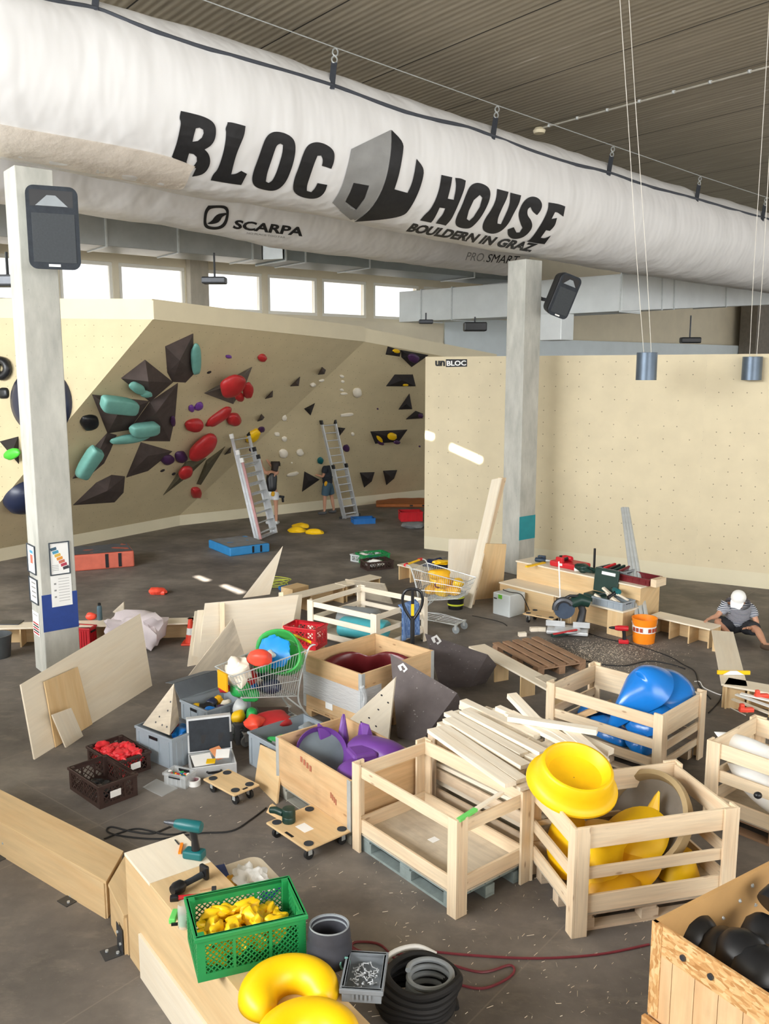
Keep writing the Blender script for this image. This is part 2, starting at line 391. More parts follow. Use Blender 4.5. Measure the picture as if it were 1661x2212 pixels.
M_frame = plain('white_window_frame', '#efebdf', .5, amt=.02); M_duct = plain('galvanised_duct', '#a9adac', .42, .55, .08, 3)
t = NT('window_glass'); tr = t.n('ShaderNodeBsdfTransparent'); gl = t.n('ShaderNodeBsdfGlossy'); gl.inputs['Roughness'].default_value = .02
mx = t.n('ShaderNodeMixShader'); mx.inputs[0].default_value = .06; t.l(tr.outputs[0], mx.inputs[1]); t.l(gl.outputs[0], mx.inputs[2]); t.l(mx.outputs[0], t.t.nodes['Material Output'].inputs[0]); M_glass = t.m
# ---------------------------------------------------------------- setting
b = B(); b.grid(lambda u, v: (-45+95*u, -16+85*v, 0), 1, 1); struct('floor', b, M_floor)
S_B = 10.3
KL = G(101, 1462); KR = G(1119, 1243)
def st(t, s, z=0): return KL + (UD+ND)*.235 + UD*t + ND*s + Z3*z
def ts(p): d = V(p)-KL-(UD+ND)*.235; return d.dot(UD), d.dot(ND)
ZC = 9.4
# unbloc wall plane
UA, UB, UC = G(916, 1185), G(1500, 1255), G(1661, 1273)
UN = Z3.cross(UC-UA).normalized(); UN = -UN if UN.y > 0 else UN
def back_to_roof(q): k = (ZC+.02-q.z)/SUN.z; return q + SUN*k
holes = []  # unseen roof slits, added and shaped so the sun throws its bright patches
for quad in ([(417, 1245), (428, 1243), (456, 1254), (444, 1257)], [(474, 1265), (486, 1262), (531, 1279), (518, 1284)]):
    holes.append([back_to_roof(G(*q)) for q in quad])
for quad in ([(917, 932), (936, 938), (936, 952), (917, 946)], [(973, 959), (1041, 990), (1039, 1003), (972, 972)]):
    holes.append([back_to_roof(PLN(q[0], q[1], UA, UN)) for q in quad])
bm2 = bmesh.new()
for lp in [[(q.x, q.y) for q in (st(-34, -34), st(62, -34), st(62, S_B+.9), st(-34, S_B+.9))]] + [[(q.x, q.y) for q in h] for h in holes]:
    vs = [bm2.verts.new((x, y, ZC)) for x, y in lp]
    for i in range(len(vs)): bm2.edges.new((vs[i-1], vs[i]))
bmesh.ops.triangle_fill(bm2, use_beauty=True, use_dissolve=False, edges=bm2.edges[:])
b = B(); b.bm.free(); b.bm = bm2; o = struct('ceiling', b, M_ceil); md = o.modifiers.new('thick', 'SOLIDIFY'); md.thickness = .05; md.offset = 1
# columns
def column(name, K, ztop, label, band, bz0, bz1, face):
    m = axes(K, UD, ND); b = B(m); b.box(0, .47, 0, .47, 0, ztop); o = solo(name, b, M_conc, label, 'column', None, bev=.012); o['kind'] = 'structure'
    bb = B(m)
    bb.box(-.002, .472, -.003, .0, bz0, bz1) if face == 'f' else bb.box(0, .47, -.003, 0, bz0, bz1)
    obj('painted_band', bb, band, o); return o, m
# the girder between the fabric tubes, carried by the columns
colL, mL = column('concrete_column', KL, D(60, 352, KL.y).z-.02, 'concrete column on the left with framed notices and a dark blue band', plain('blue_paint', '#1f3f8a', .6, amt=.15, scale=5), .62, 1.13, 'f')
colR, mR = column('concrete_column', KR, D(1130, 552, KR.y).z-.06, 'concrete column behind the stepped boxes with a turquoise band near its foot', plain('turquoise_paint', '#1b8e99', .6, amt=.08), .72, 1.2, 'r')
# back wall and its window band
S_B = 10.3
WP = st(0, S_B)
def WB(px, py, off=0): return PLN(px, py, WP, ND, off)
zs = sum(WB(x, y).z for x, y in ((190, 657), (330, 664), (505, 673), (630, 681), (740, 689)))/5
zt = sum(WB(x, y).z for x, y in ((190, 556), (330, 572), (505, 585), (630, 600), (740, 608)))/5
def tw(px): return ts(WB(px, 640))[0]
wins = [(-260, -150), (-140, -30), (-18, 118), (131, 246), (259, 401), (446, 567), (579, 686), (696, 792), (807, 905), (915, 1010)]
edges = [tw(x) for ab in wins for x in ab]; ta, tz = -16, 60
b = B(); mB = axes(WP, UD, ND)
b.M = mB; b.box(ta, tz, 0, .3, 0, zs); b.box(ta, tz, 0, .3, zt, ZC+.1)
cur = ta
for i, (x0, x1) in enumerate(wins):
    t0, t1 = tw(x0), tw(x1); b.box(cur, t0-.0, 0, .3, zs, zt); cur = t1
b.box(cur, tz, 0, .3, zs, zt)
struct('wall_back', b, M_render)
for i, (x0, x1) in enumerate(wins):
    t0, t1 = tw(x0), tw(x1); wn = thing('window_%d' % (i+1), None, None, M=mB @ MX.Translation((t0, 0, zs))); wn['kind'] = 'structure'
    W_, H_ = t1-t0, zt-zs; f = B(fr(wn)); k = .09
    f.box(0, W_, .02, .12, 0, k); f.box(0, W_, .02, .12, H_-k, H_); f.box(0, k, .02, .12, k, H_-k); f.box(W_-k, W_, .02, .12, k, H_-k); obj('window_frame', f, M_frame, wn, bev=.01)
    p = B(fr(wn)); p.box(k, W_-k, .06, .07, k, H_-k); obj('pane', p, M_glass, wn)
# concrete piers in front of the window band and the parapet
b = B(mB)
for xa, xb in ((403, 443), (-24, -12)): b.box(tw(xa), tw(xb), -.25, -.01, 0, ZC)
struct('trim_1', b, M_concw, bev=.02)
b = B(mB); b.box(ta, tw(945), -.32, -.26, zs-1.4, zs-.12); struct('trim_2', b, M_render)
# ---------------------------------------------------------------- climbing walls
KZ = .28
T1 = D(330, 690, 16.5); B1 = G(388, 1113, KZ); Bl = G(0, 1185, KZ)
n2 = (B1-T1).cross(Bl-T1).normalized(); n2 = -n2 if n2.y > 0 else n2
T2 = PLN(787, 738, T1, n2); Lf = PLN(0, 1085, T1, n2)
B2 = G(925, 1057, KZ); n3 = (B1-T2).cross(B2-T2).normalized(); n3 = -n3 if n3.y > 0 else n3
T3 = PLN(960, 770, T2, n3)
T0 = D(-60, 686, 17.75); n1 = (T1-Lf).cross(T0-Lf).normalized(); n1 = -n1 if n1.y > 0 else n1
L0 = PLN(-60, 1140, Lf, n1)
PF = {1: (T1, n1), 2: (T1, n2), 3: (T2, n3)}
B2x = B2 + (B2-B1).normalized()*2.5; T3x = T3 + (T3-T2).normalized()*2.2
Lx = T1 + (Lf-T1)*((T1.z-KZ)/(T1.z-Lf.z)); Blx = Lx
T0x = T0 + (T0-T1).normalized()*3
def faces(polys, e=None):
    b = B()
    for p in polys: b._f(b.pts(p), e or (p[1]-p[0]).normalized(), (0, 0))
    return b
o = struct('wall_left', faces([[T1, T2, B1, Lx]]), M_panel)
o2 = struct('wall_left', faces([[T0x, T1, Lx], [T0x, Lx, V((T0x.x-.5, T0x.y, 0))]]), M_panel); o3 = struct('wall_left', faces([[T2, T3x, B2x, B1]]), M_panel)
def down(p): return V((p.x, p.y, 0))
b = B()
for p, q in ((Blx, B1), (B1, B2x)): b._f(b.pts([down(p), down(q), q, p]))
struct('baseboard_left', b, M_kick)
# fascia along the top, then the decking behind it up to the building
FH = .34
b = B()
tops = [T0x, T1, T2, T3x]
lif = []
for i, p in enumerate(tops): lif.append(p + Z3*FH)
for i in range(3): b._f(b.pts([tops[i], tops[i+1], lif[i+1], lif[i]]))
for i in range(3):
    q0 = lif[i] + ND*2.2; q1 = lif[i+1] + ND*2.2
    b._f(b.pts([lif[i], lif[i+1], q1, q0]))
o = struct('trim_3', b, M_fascia); md = o.modifiers.new('thick', 'SOLIDIFY'); md.thickness = .03; md.offset = -1
# plain panel wall on the right
UT = [D(918, 770, UA.y).z, 4.4]; ZU = 4.4
ue = (UC-UA).normalized(); e2 = (UC-UB).normalized()
UE = UC + e2*3.5
bkw = V((-UN.x, -UN.y, 0)).normalized()
b = B()
def slab(b, p, q, z0, z1, th):
    k = bkw*th; b.cuboid([p+Z3*z0, q+Z3*z0, q+k+Z3*z0, p+k+Z3*z0, p+Z3*z1, q+Z3*z1, q+k+Z3*z1, p+k+Z3*z1], (q-p).normalized())
slab(b, UA, UB, .3, ZU, .25); slab(b, UB, UE, .3, ZU, .25); struct('wall_right', b, M_panel2)
b = B(); slab(b, UA, UB, 0, .3, .25); slab(b, UB, UE, 0, .3, .25); struct('baseboard_right', b, M_kick)
um = B(); um._f(um.pts([UA, UC, UC+Z3*ZU, UA+Z3*ZU])); bvU = BVHTree.FromBMesh(um.bm)
# sign top left of it: outlined letters, the second half white in a black box
sg = thing('wall_sign', 'black and white lettered sign at the top left corner of the plain beige wall', 'sign', PLN(972, 785, UA, UN))
decal('sign_board', [[(963, 776), (1009, 776), (1009, 792), (963, 793)]], bvU, M_ink, sg, .012, 30)
MSg = M_white
decal('lettering', None, bvU, MSg, sg, .02, bm=text_bm('BLOC', (965, 790.5), (1007, 789.5), 11, bold=.03))
decal('lettering', None, bvU, M_ink, sg, .02, bm=text_bm('un', (940, 791), (961, 791), 12, bold=.04), label='black first half of the lettering')
# pale lower walls seen over the panels
b = B(mB); b.box(tw(947), tw(1110), -.36, -.3, 0, WB(1020, 690).z); b.box(tw(1110), 60, -.36, -.3, 0, WB(1300, 738).z); struct('trim_4', b, M_lwall)
b = B(mB); b.box(tw(1585), tw(1700), -1.2, -.4, 0, ZC); struct('trim_5', b, plain('shadowed_concrete', '#7d756a', .85))  # darker colour puts the shadow on the back wall into this band
# unseen wall added left of the frame to keep side light off the foreground
b = B(); b.cuboid([(-7.6, 8.2, 0), (-4.6, -6, 0), (-4.8, -6.05, 0), (-7.8, 8.15, 0), (-7.6, 8.2, 3.4), (-4.6, -6, 3.4), (-4.8, -6.05, 3.4), (-7.8, 8.15, 3.4)]); struct('wall_blocker', b, M_concw)
# ---------------------------------------------------------------- ventilation ducts
def duct(name, label, m, L, dy, dz, joints, mat=M_duct):
    r = thing(name, label, 'ventilation duct', M=m); b = B(m); b.box(0, L, 0, dy, 0, dz); obj('duct_body', b, mat, r, bev=.01)
    for x in joints:
        f = B(m); k = .025; f.box(x-.02, x+.02, -k, dy+k, -k, dz+k); obj('joint_flange', f, M_steel, r)
    return r
# A: along the windows, ending in an elbow
SA = 7.2
def at_s(px, py, s): return PLN(px, py, st(0, s), ND)
zA = at_s(385, 545, SA).z
tA = ts(at_s(566, 560, SA))[0]
mA = axes(st(-9, SA, zA), UD, ND)
duct('ventilation_duct', 'grey galvanised duct running above the windows at the left', mA, tA+9, 1.1, 1.0, [9+ts(at_s(x, 530, SA))[0] for x in (-120, 60, 230, 385, 545)])
pE = at_s(566, 560, SA); pF = at_s(614, 592, SA-.45); pF.z = zA
pE2 = st(tA, SA, zA)
r = thing('duct_elbow', 'angled grey duct elbow joining the window duct to the lower duct', 'ventilation duct', pE2)
b = B(); q = [pE2+UD*.03, pF-UD*.03, pF-UD*.03+ND*1.4, pE2+UD*.03+ND*1.1]; b.cuboid([p for p in q]+[p+Z3*1.0 for p in q]); obj('duct_body', b, M_duct, r, bev=.01)
tF, sF = ts(pF)
zB = at_s(842, 616, sF).z; 
mD = axes(st(tF+.02, sF, zA-.02), UD, ND); tB = ts(at_s(1010, 620, sF))[0]
duct('ventilation_duct', 'long dark grey duct behind the white fabric tube in the middle', mD, tB-tF+2, 1.4, .95, [.03, .6, 2.6, 6.4, 8.2], plain('dull_galvanised_duct', '#868d8c', .5, .3, .06, 3))
# C: large pale duct crossing to the right
zC = 5.58; c0 = G(862, 696, zC); c1 = G(1342, 672, zC); c2 = c1 + (c1-c0).normalized()*6
cd = (c1-c0); cd.z = 0
M_ductlit = plain('bright_lit_duct', '#dfe3e2', .5, .15, .05, 2)  # paler than the grey ducts: reflected light is put into the colour
mC = axes(c0, cd, Z3.cross(cd)); LC = cd.length
dC0 = duct('ventilation_duct', 'large pale duct crossing behind the right column and bending to the right edge', mC, LC, 1.0, .92, [.9, 2.1, LC-.03], M_ductlit)
c2 = D(1661, 658, 28); dC = c2-c1; mC2 = axes(c1+dC.normalized()*.05, dC, Z3.cross(dC)); b = B(mC2); b.box(0, dC.length+2, 0, 1, 0, .9); obj('duct_body', b, M_ductlit, dC0, bev=.01)
for x in (1.8, 2.4, 5.2):
    b = B(mC2); b.box(x-.02, x+.02, -.025, 1.025, -.025, .925); obj('joint_flange', b, M_steel, dC0)
pd = D(1190, 735, 23.2); r = thing('duct_drop', 'short white vertical duct hanging below the large duct by the right column', 'ventilation duct', pd)
b = B(axes(pd, cd, Z3.cross(cd))); b.box(-.35, .3, 0, .6, 0, zC-pd.z-.03); obj('duct_body', b, M_ductlit, r, bev=.02)
# ---------------------------------------------------------------- printed fabric tubes under the roof
def interp(tab, x):
    for (a, va), (c, vc) in zip(tab, tab[1:]):
        if x <= c or (c, vc) == tab[-1]: return va + (vc-va)*(x-a)/(c-a)
def fabric_tube(name, label, s0, top, bot, t0, t1, mat, n=110, wr=.014):
    tt = []; bb = []
    for px, py in top: p = at_s(px, py, s0); tt.append((ts(p)[0], p.z))
    for px, py in bot: p = at_s(px, py, s0); bb.append((ts(p)[0], p.z))
    def prof(t):
        zt_, zb_ = interp(tt, t), interp(bb, t); zc = (zt_+zb_)/2; p = st(t, s0); cph = math.hypot(p.x, p.y); cph = cph/math.hypot(cph, zc-H)
        ndist = max(1, -V((p.x, p.y, 0)).dot(-ND)); cph = ndist/math.hypot(ndist, zc-H)
        return zc, (zt_-zb_)/2*cph
    tab = []
    for i in range(n+1):   # smooth the sampled profile
        tab.append(prof(t0+(t1-t0)*i/n))
    for _ in range(6): tab = [tab[0]] + [tuple((tab[i-1][k]+2*tab[i][k]+tab[i+1][k])/4 for k in (0, 1)) for i in range(1, n)] + [tab[-1]]
    def fn(u, v):
        i = min(n, int(round(u*n))); zc, r = tab[i]; t = t0+(t1-t0)*u; a = v*2*math.pi
        q = V((t*1.6 + math.cos(a)*1.2, math.sin(a)*2.4, math.cos(a)))
        d = wr*NZ.noise(q*1.3)*2 + wr*1.1*abs(NZ.noise(V((t*2.2+2.2*math.sin(a), 2.0*math.sin(a), 3))))
        rr = r + d; return st(t, s0-rr*math.cos(a), zc+rr*math.sin(a))
    r = thing(name, label, 'fabric tube', st(t0, s0, tab[0][0]))
    b = B(); b.grid(fn, n, 56, cv=True); bv = BVHTree.FromBMesh(b.bm); obj('fabric', b, mat, r, smooth=True, ang=180)
    return r, bv
t = NT('white_fabric'); t.base(lin('#e3e2e0')); t.rough(.55, 0, .3); t.b.inputs['Subsurface Weight'].default_value = 0
t.bump(t.noise(t.coord('Object', (1.6, 1.6, .4), (0, .5, 0)), 1.5, 2, .5), .6, .08); M_fab = t.m
TOP = [(-200, -120), (100, -12), (210, 8), (420, 66), (560, 110), (720, 168), (900, 225), (1065, 279), (1315, 361), (1505, 419), (1661, 464), (1900, 530)]
BOT = [(-200, 300), (0, 346), (130, 373), (245, 396), (385, 420), (505, 442), (700, 468), (850, 500), (1000, 533), (1180, 561), (1330, 588), (1661, 634), (1900, 668)]
tube1, bv1 = fabric_tube('fabric_tube', 'large white fabric tube with heavy black lettering under the roof', 0, TOP, BOT, -4.5, 26, M_fab)
TOP2 = [(-200, 180), (1200, 420)]
BOT2 = [(-100, 432), (150, 458), (430, 500), (615, 540), (1041, 590), (1300, 625)]
tube2, bv2 = fabric_tube('fabric_tube', 'second white fabric tube with small sponsor lettering behind the first', 3.3, TOP2, BOT2, -6, 12.2, M_fab, 70)
# seam, straps, wire
SEAM = [(0, -28), (105, 0), (205, 18), (300, 55), (420, 97), (560, 137), (717, 184), (800, 215), (900, 249), (1000, 272), (1065, 294), (1150, 326), (1230, 352), (1315, 373), (1400, 402), (1505, 430), (1580, 452), (1661, 474)]
def on_tube(px, py, off=.012, bv=bv1):
    for k in range(12):
        h = bv.ray_cast(EYE, ray(px, py+k*3).normalized())
        if h[0]: return h[0] - ray(px, py).normalized()*off
sp = [on_tube(*p) for p in SEAM]; sp = [p for p in sp if p]
b = B(); b.tube(smooth_path(sp, 5), .03, 6); obj('edge_seam', b, plain('charcoal_webbing', '#3c4048', .7), tube1, smooth=True)
WIRE = [(440, 0), (725, 103), (1075, 228), (1325, 315), (1513, 380), (1661, 428)]
wp = [at_s(x, y, -.35) for x, y in WIRE]; wp = [wp[0]+(wp[0]-wp[1])*1.5] + wp + [wp[-1]+(wp[-1]-wp[-2])*2]
b = B(); b.tube(wp, .008, 5); solo('suspension_wire', b, M_steel, 'thin steel wire the white fabric tube hangs from', 'wire')
for (sx, sy), (wx, wy) in (((205, 16), (210, -30)), ((717, 182), (725, 103)), ((1065, 292), (1075, 228)), ((1315, 371), (1325, 315)), ((1505, 428), (1513, 380)), ((1647, 470), (1655, 426))):
    a = on_tube(sx, sy, .02); c = at_s(wx, wy, -.35); dv = (c-a); m_ = a+dv*.58
    b = B(); b.beam(a-dv*.12, m_, .09, .012, V((0, 1, 0))); stp = obj('strap', b, plain('charcoal_webbing', '#6d767d', .7), tube1)
    b = B(); ln = dv.normalized(); sd = UD
    for c0_, l_ in ((m_, .09), (m_+dv*.2, .1)): b.tube([c0_+sd*(.05*math.cos(x))+ln*(l_*(math.sin(x)+.9)) for x in [k*math.pi/6 for k in range(12)]], .012, 5, True)
    obj('carabiner', b, M_steel, stp, label='steel carabiner')
# translucent flap over the lower left; its beige also paints the underside's shade
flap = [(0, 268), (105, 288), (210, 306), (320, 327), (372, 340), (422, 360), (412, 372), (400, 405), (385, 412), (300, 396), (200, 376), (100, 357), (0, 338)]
M_flap = NT('shaded_translucent_flap'); M_flap.base(lin('#eadfd0')); M_flap.rough(.35); M_flap.b.inputs['Alpha'].default_value = .8; M_flap.bump(M_flap.noise(M_flap.coord('Object'), 7, 4), .5, .03); M_flap = M_flap.m
decal('shaded_flap', [flap], bv1, M_flap, tube1, .03, 24, label='beige translucent flap with the underside shade painted in')
# lettering traced from the print
def zc(x0, y0, s): return lambda pts: [(x0+x/s, y0+y/s) for x, y in pts]
a = zc(350, 220, 1661/450)
LB = [a([(150, 72), (200, 82), (320, 112), (390, 145), (425, 185), (433, 240), (420, 310), (385, 355), (340, 380), (370, 410), (386, 460), (380, 510), (350, 560), (310, 585), (240, 597), (272, 530), (180, 500), (120, 470), (78, 440), (118, 330), (140, 230), (152, 165), (138, 130)]), a([(270, 212), (300, 205), (328, 222), (332, 250), (318, 285), (285, 312), (243, 318), (255, 265)]), a([(216, 410), (250, 415), (276, 440), (278, 475), (255, 510), (236, 515), (200, 495), (195, 480)])]
LL = [a([(522, 162), (560, 163), (666, 193), (658, 262), (630, 330), (600, 400), (575, 480), (552, 578), (590, 575), (632, 550), (678, 575), (632, 663), (560, 655), (388, 626), (405, 580), (445, 540), (480, 440), (505, 330), (512, 240), (505, 215), (522, 175)])]
LO = [a([(905, 235), (970, 245), (1030, 275), (1062, 320), (1066, 390), (1050, 480), (1020, 570), (985, 645), (935, 695), (880, 713), (800, 700), (740, 678), (715, 630), (728, 555), (765, 460), (795, 370), (825, 290), (860, 250)]), a([(945, 332), (965, 345), (962, 400), (940, 480), (910, 570), (880, 630), (850, 647), (828, 635), (838, 570), (865, 490), (895, 400), (915, 345)])]
LC_ = [a([(1225, 318), (1290, 330), (1350, 365), (1378, 410), (1372, 480), (1350, 535), (1310, 520), (1275, 510), (1285, 465), (1270, 428), (1240, 430), (1215, 490), (1185, 580), (1155, 670), (1155, 710), (1190, 720), (1220, 690), (1240, 648), (1318, 662), (1300, 720), (1255, 765), (1190, 776), (1110, 760), (1060, 730), (1042, 690), (1055, 610), (1095, 510), (1130, 400), (1165, 340)])]
for nm, lp in (('letter', LB), ('letter', LL), ('letter', LO), ('letter', LC_)): decal(nm, lp, bv1, M_ink, tube1, .016)
a = zc(700, 260, 1661/540)
HH = [a([(780, 362), (815, 370), (852, 378), (845, 430), (822, 520), (862, 528), (880, 440), (872, 382), (910, 385), (942, 400), (935, 450), (905, 530), (870, 610), (845, 660), (808, 700), (775, 690), (742, 685), (758, 660), (790, 625), (805, 585), (768, 580), (748, 625), (725, 665), (710, 680), (637, 665), (665, 630), (710, 590), (745, 520), (770, 440)])]
HO = [a([(1010, 412), (1060, 422), (1100, 450), (1108, 500), (1085, 570), (1040, 650), (985, 710), (950, 722), (890, 712), (870, 685), (880, 640), (915, 570), (945, 490), (970, 435)]), a([(1035, 495), (1052, 515), (1035, 575), (995, 640), (965, 668), (948, 655), (962, 600), (995, 530)])]
HU = [a([(1150, 455), (1226, 475), (1215, 520), (1180, 590), (1155, 650), (1152, 685), (1175, 690), (1200, 640), (1235, 560), (1238, 480), (1310, 498), (1298, 550), (1260, 620), (1225, 690), (1175, 740), (1120, 757), (1065, 742), (1050, 710), (1065, 660), (1115, 590), (1145, 520)])]
HS = [a([(1390, 503), (1432, 520), (1452, 560), (1440, 600), (1415, 630), (1385, 605), (1372, 575), (1352, 590), (1350, 630), (1378, 665), (1386, 710), (1355, 755), (1310, 785), (1250, 790), (1220, 765), (1220, 725), (1260, 710), (1278, 745), (1300, 745), (1318, 715), (1300, 670), (1290, 620), (1315, 555), (1350, 515)])]
HE = [a([(1492, 545), (1560, 555), (1603, 572), (1590, 640), (1550, 610), (1535, 610), (1512, 655), (1548, 648), (1535, 700), (1500, 735), (1475, 730), (1440, 780), (1468, 785), (1508, 765), (1465, 823), (1400, 815), (1348, 805), (1372, 790), (1410, 740), (1460, 660), (1490, 590)])]
for lp in (HH, HO, HU, HS, HE): decal('letter', lp, bv1, M_ink, tube1, .016)
g1 = [a([(182, 190), (445, 62), (448, 150), (438, 240), (415, 370), (375, 480), (320, 570), (255, 635), (190, 675), (55, 548), (95, 490), (130, 410), (165, 280)]), a([(195, 412), (300, 434), (270, 520), (215, 595), (155, 643), (102, 598), (140, 540), (175, 470)])]
decal('logo', g1, bv1, M_inkg, tube1, .016, label='grey folded logo half')
g2 = [a([(448, 62), (530, 145), (525, 220), (500, 360), (468, 458), (510, 470), (555, 482), (585, 420), (605, 330), (615, 255), (667, 320), (655, 400), (620, 500), (570, 590), (530, 635), (400, 660), (200, 675), (265, 632), (325, 572), (380, 480), (420, 370), (442, 240), (450, 150)])]
decal('logo', g2, bv1, M_ink, tube1, .016, label='black folded logo half')
decal('logo', [a([(197, 415), (298, 434), (268, 520), (213, 593), (155, 640), (104, 598), (142, 540), (177, 470)])], bv1, M_ink, tube1, .012)
decal('lettering', None, bv1, M_ink, tube1, .016, bm=text_bm('BOULDERN IN GRAZ', (876, 500), (1146, 545), 13, up=(17, -18), bold=.05))
decal('lettering', None, bv2, M_ink, tube2, .016, bm=text_bm('SCARPA', (502, 494), (653, 511), 20, .03, bold=.035))
decal('lettering', None, bv2, M_inkg, tube2, .016, bm=text_bm('PRO.', (1005, 562), (1046, 565.5), 18, .12))
decal('lettering', None, bv2, M_ink, tube2, .016, bm=text_bm('SMART', (1049, 566), (1116, 571), 18, .1))
decal('lettering', None, bv2, M_inkg, tube2, .016, bm=text_bm('NO PLACE TOO FAR', (533, 505.5), (616, 515), 4))
a = zc(430, 430, 1661/730)
rr_ = [(45, 32), (120, 30), (142, 42), (148, 65), (140, 115), (120, 142), (85, 152), (40, 148), (22, 130), (22, 95), (28, 55)]
ri = [(60, 45), (115, 43), (132, 55), (134, 75), (125, 108), (110, 128), (85, 138), (50, 135), (36, 122), (36, 95), (42, 62)]
decal('logo', [a(rr_), a(ri)], bv2, M_ink, tube2, .016)
decal('logo', [a([(132, 68), (95, 72), (75, 88), (65, 105), (40, 122), (62, 124), (90, 118), (105, 105), (112, 88), (136, 76)])], bv2, M_ink, tube2, .016)
# ---------------------------------------------------------------- holds and volumes on the climbing walls
def z3(x, y): return (x/3.322, 660+y/3.322)
def z4(x, y): return (440+x/3.322, 660+y/3.322)
def facet(px, py):   # which facet a photo point lies on
    p = V((px, py))
    def side(a, c): return (c[0]-a[0])*(p.y-a[1]) - (c[1]-a[1])*(p.x-a[0])
    if side((330, 688), (0, 1085)) > 0 and py < 1085: return 1
    return 3 if side((787, 738), (388, 1113)) < 0 else 2
def volume(pts, apex, h, label, mat=None, f=None, z=z3, name='volume', cat='climbing volume', group=None):
    ps = [z(*q) for q in pts]; c = (sum(p[0] for p in ps)/len(ps), sum(p[1] for p in ps)/len(ps)); k = f or facet(*c); p0, n = PF[k]
    base = [PLN(x, y, p0, n) for x, y in ps]; ap = z(*apex) if apex else c
    b = B(); b.hull(base + [q + n*.012 for q in base] + [PLN(ap[0], ap[1], p0, n, h)])
    return solo(name, b, mat or M_volb, label, cat, group)
def hold(c, wh, rot, mat, label, z=z3, f=None, lift=None, seed=0, amp=.1, name='climbing_hold', sq=1.0, group=None, scale=3.322, th=.5):
    x, y = z(*c); k = f or facet(x, y); p0, n = PF[k]; lf = (lift or 0)*.75; o = PLN(x, y, p0, n, lf)
    ca, sa = math.cos(R(rot)), math.sin(R(rot)); e = 3.0
    def dirn(dx, dy): return PLN(x+dx*e, y+dy*e, p0, n, lf) - o
    u = dirn(ca, sa)*(wh[0]/2/scale/e); v_ = dirn(-sa, ca)*(wh[1]/2/scale/e)
    d = min(.14, min(u.length, v_.length)*th)
    if u.cross(v_).dot(n) < 0: v_ = -v_
    m = MX((u, v_, n*d)).transposed().to_4x4()
    b = B(); b.blob(o + n*d*.25, (1, 1, 1), m, amp, seed, 3, 1.5, sq)
    return solo(name, b, mat, label, 'climbing hold', group, smooth=True, ang=180)
vv = [
 ([(1385,200),(1185,292),(1200,480),(1235,545),(1330,550),(1388,490)],(1290,395),.22,'dark brown five-sided volume highest on the overhang with a teal hold on its right edge'),
 ([(1040,388),(868,520),(925,552),(1075,690),(1240,548)],(1065,545),.3,'dark brown diamond volume with a pinched teal hold under it'),
 ([(660,638),(1070,685),(925,890),(770,915)],(850,770),.3,'dark brown kite volume carrying a wide teal hold near its top edge'),
 ([(1275,555),(1075,690),(930,890),(1010,970),(1218,972),(1255,800)],(1120,770),.28,'large dark brown six-sided volume in the middle of the overhang'),
 ([(770,912),(835,928),(790,1040),(745,1130),(640,1218),(520,1240),(680,1010)],(690,1090),.18,'curved black-brown volume behind the low slanting teal hold'),
 ([(1010,980),(1235,1045),(1085,1120),(1060,1185),(905,1232)],(1060,1080),.2,'dark brown arrow-shaped volume left of the paired dark purple holds'),
 ([(895,1225),(885,1340),(820,1410),(525,1430),(670,1320),(690,1270),(800,1215)],(770,1330),.2,'lowest dark brown volume with three pale marks beside the left column'),
 ([(1170,1360),(1330,1120),(1480,1095),(1340,1230)],(1335,1190),.14,'olive-brown leaf volume with a red hold in its middle'),
 ([(1615,1010),(1480,1110),(1410,1280),(1440,1285)],(1490,1140),.12,'narrow olive-brown volume pointing down to a red hold'),
 ([(0,975),(132,940),(136,1136)],(95,1030),.2,'dark volume with a bright green hold at the left edge')]
M_oliv = speck('olive_volume', '#57503c', '#776f58', 20, .72)
vols = []
for i, q in enumerate(vv): vols.append(volume(*q, mat=M_oliv if 'olive' in q[3] else (M_volb if i < 9 else M_vold), f=2 if i < 9 else 1, group=None))
volume([(3,628),(345,440),(300,560),(210,705)],(215,560),.3,'grey-brown triangular volume under the glossy red hold', speck('grey_brown_volume', '#6a625b', '#8c857c', 20, .7), 2, z4)
tri = [([(620,578),(690,510),(680,575)],'small violet-black wedge volume high on the overhang left of a white curl'),([(440,668),(495,610),(493,655)],'small violet-black wedge volume right of the twin red holds'),
 ([(820,495),(850,440),(875,460),(865,490)],'small dark four-sided volume highest on the overhang near the crease'),([(720,740),(797,700),(765,787)],'small black triangle volume pointing down at the middle of the crease'),
 ([(385,830),(415,778),(435,800),(420,820)],'tiny dark wedge volume above the slanting yellow hold'),([(148,1070),(195,1015),(193,1055)],'tiny dark wedge volume left of the tall ladder top'),
 ([(963,873),(1015,880),(975,933)],'small black triangle volume right of the second ladder top'),([(722,1190),(830,1248),(705,1335)],'black triangle volume pointing right between the two workers'),
 ([(1120,1198),(1225,1195),(1205,1260),(1150,1305)],'black shield-shaped volume, the left of the low pair'),([(1287,1185),(1387,1180),(1365,1240),(1310,1287)],'black shield-shaped volume, the right of the low pair'),
 ([(1397,745),(1475,632),(1495,742)],'dark upright triangle volume near the right end of the back facet'),([(1450,815),(1520,755),(1572,775),(1570,808)],'low dark wedge volume just below the upright triangle'),
 ([(1308,578),(1370,495),(1500,495),(1520,578)],'dark trapezoid volume with a yellow hold at its lower edge'),([(1195,903),(1460,890),(1400,975),(1230,990)],'wide dark trapezoid volume carrying two yellow holds'),
 ([(1320,293),(1415,320),(1405,365),(1305,350)],'small dark box volume with a yellow hold at the top of the back facet'),([(1415,318),(1612,355),(1490,440),(1418,370)],'dark pointed volume at the top right corner of the back facet')]
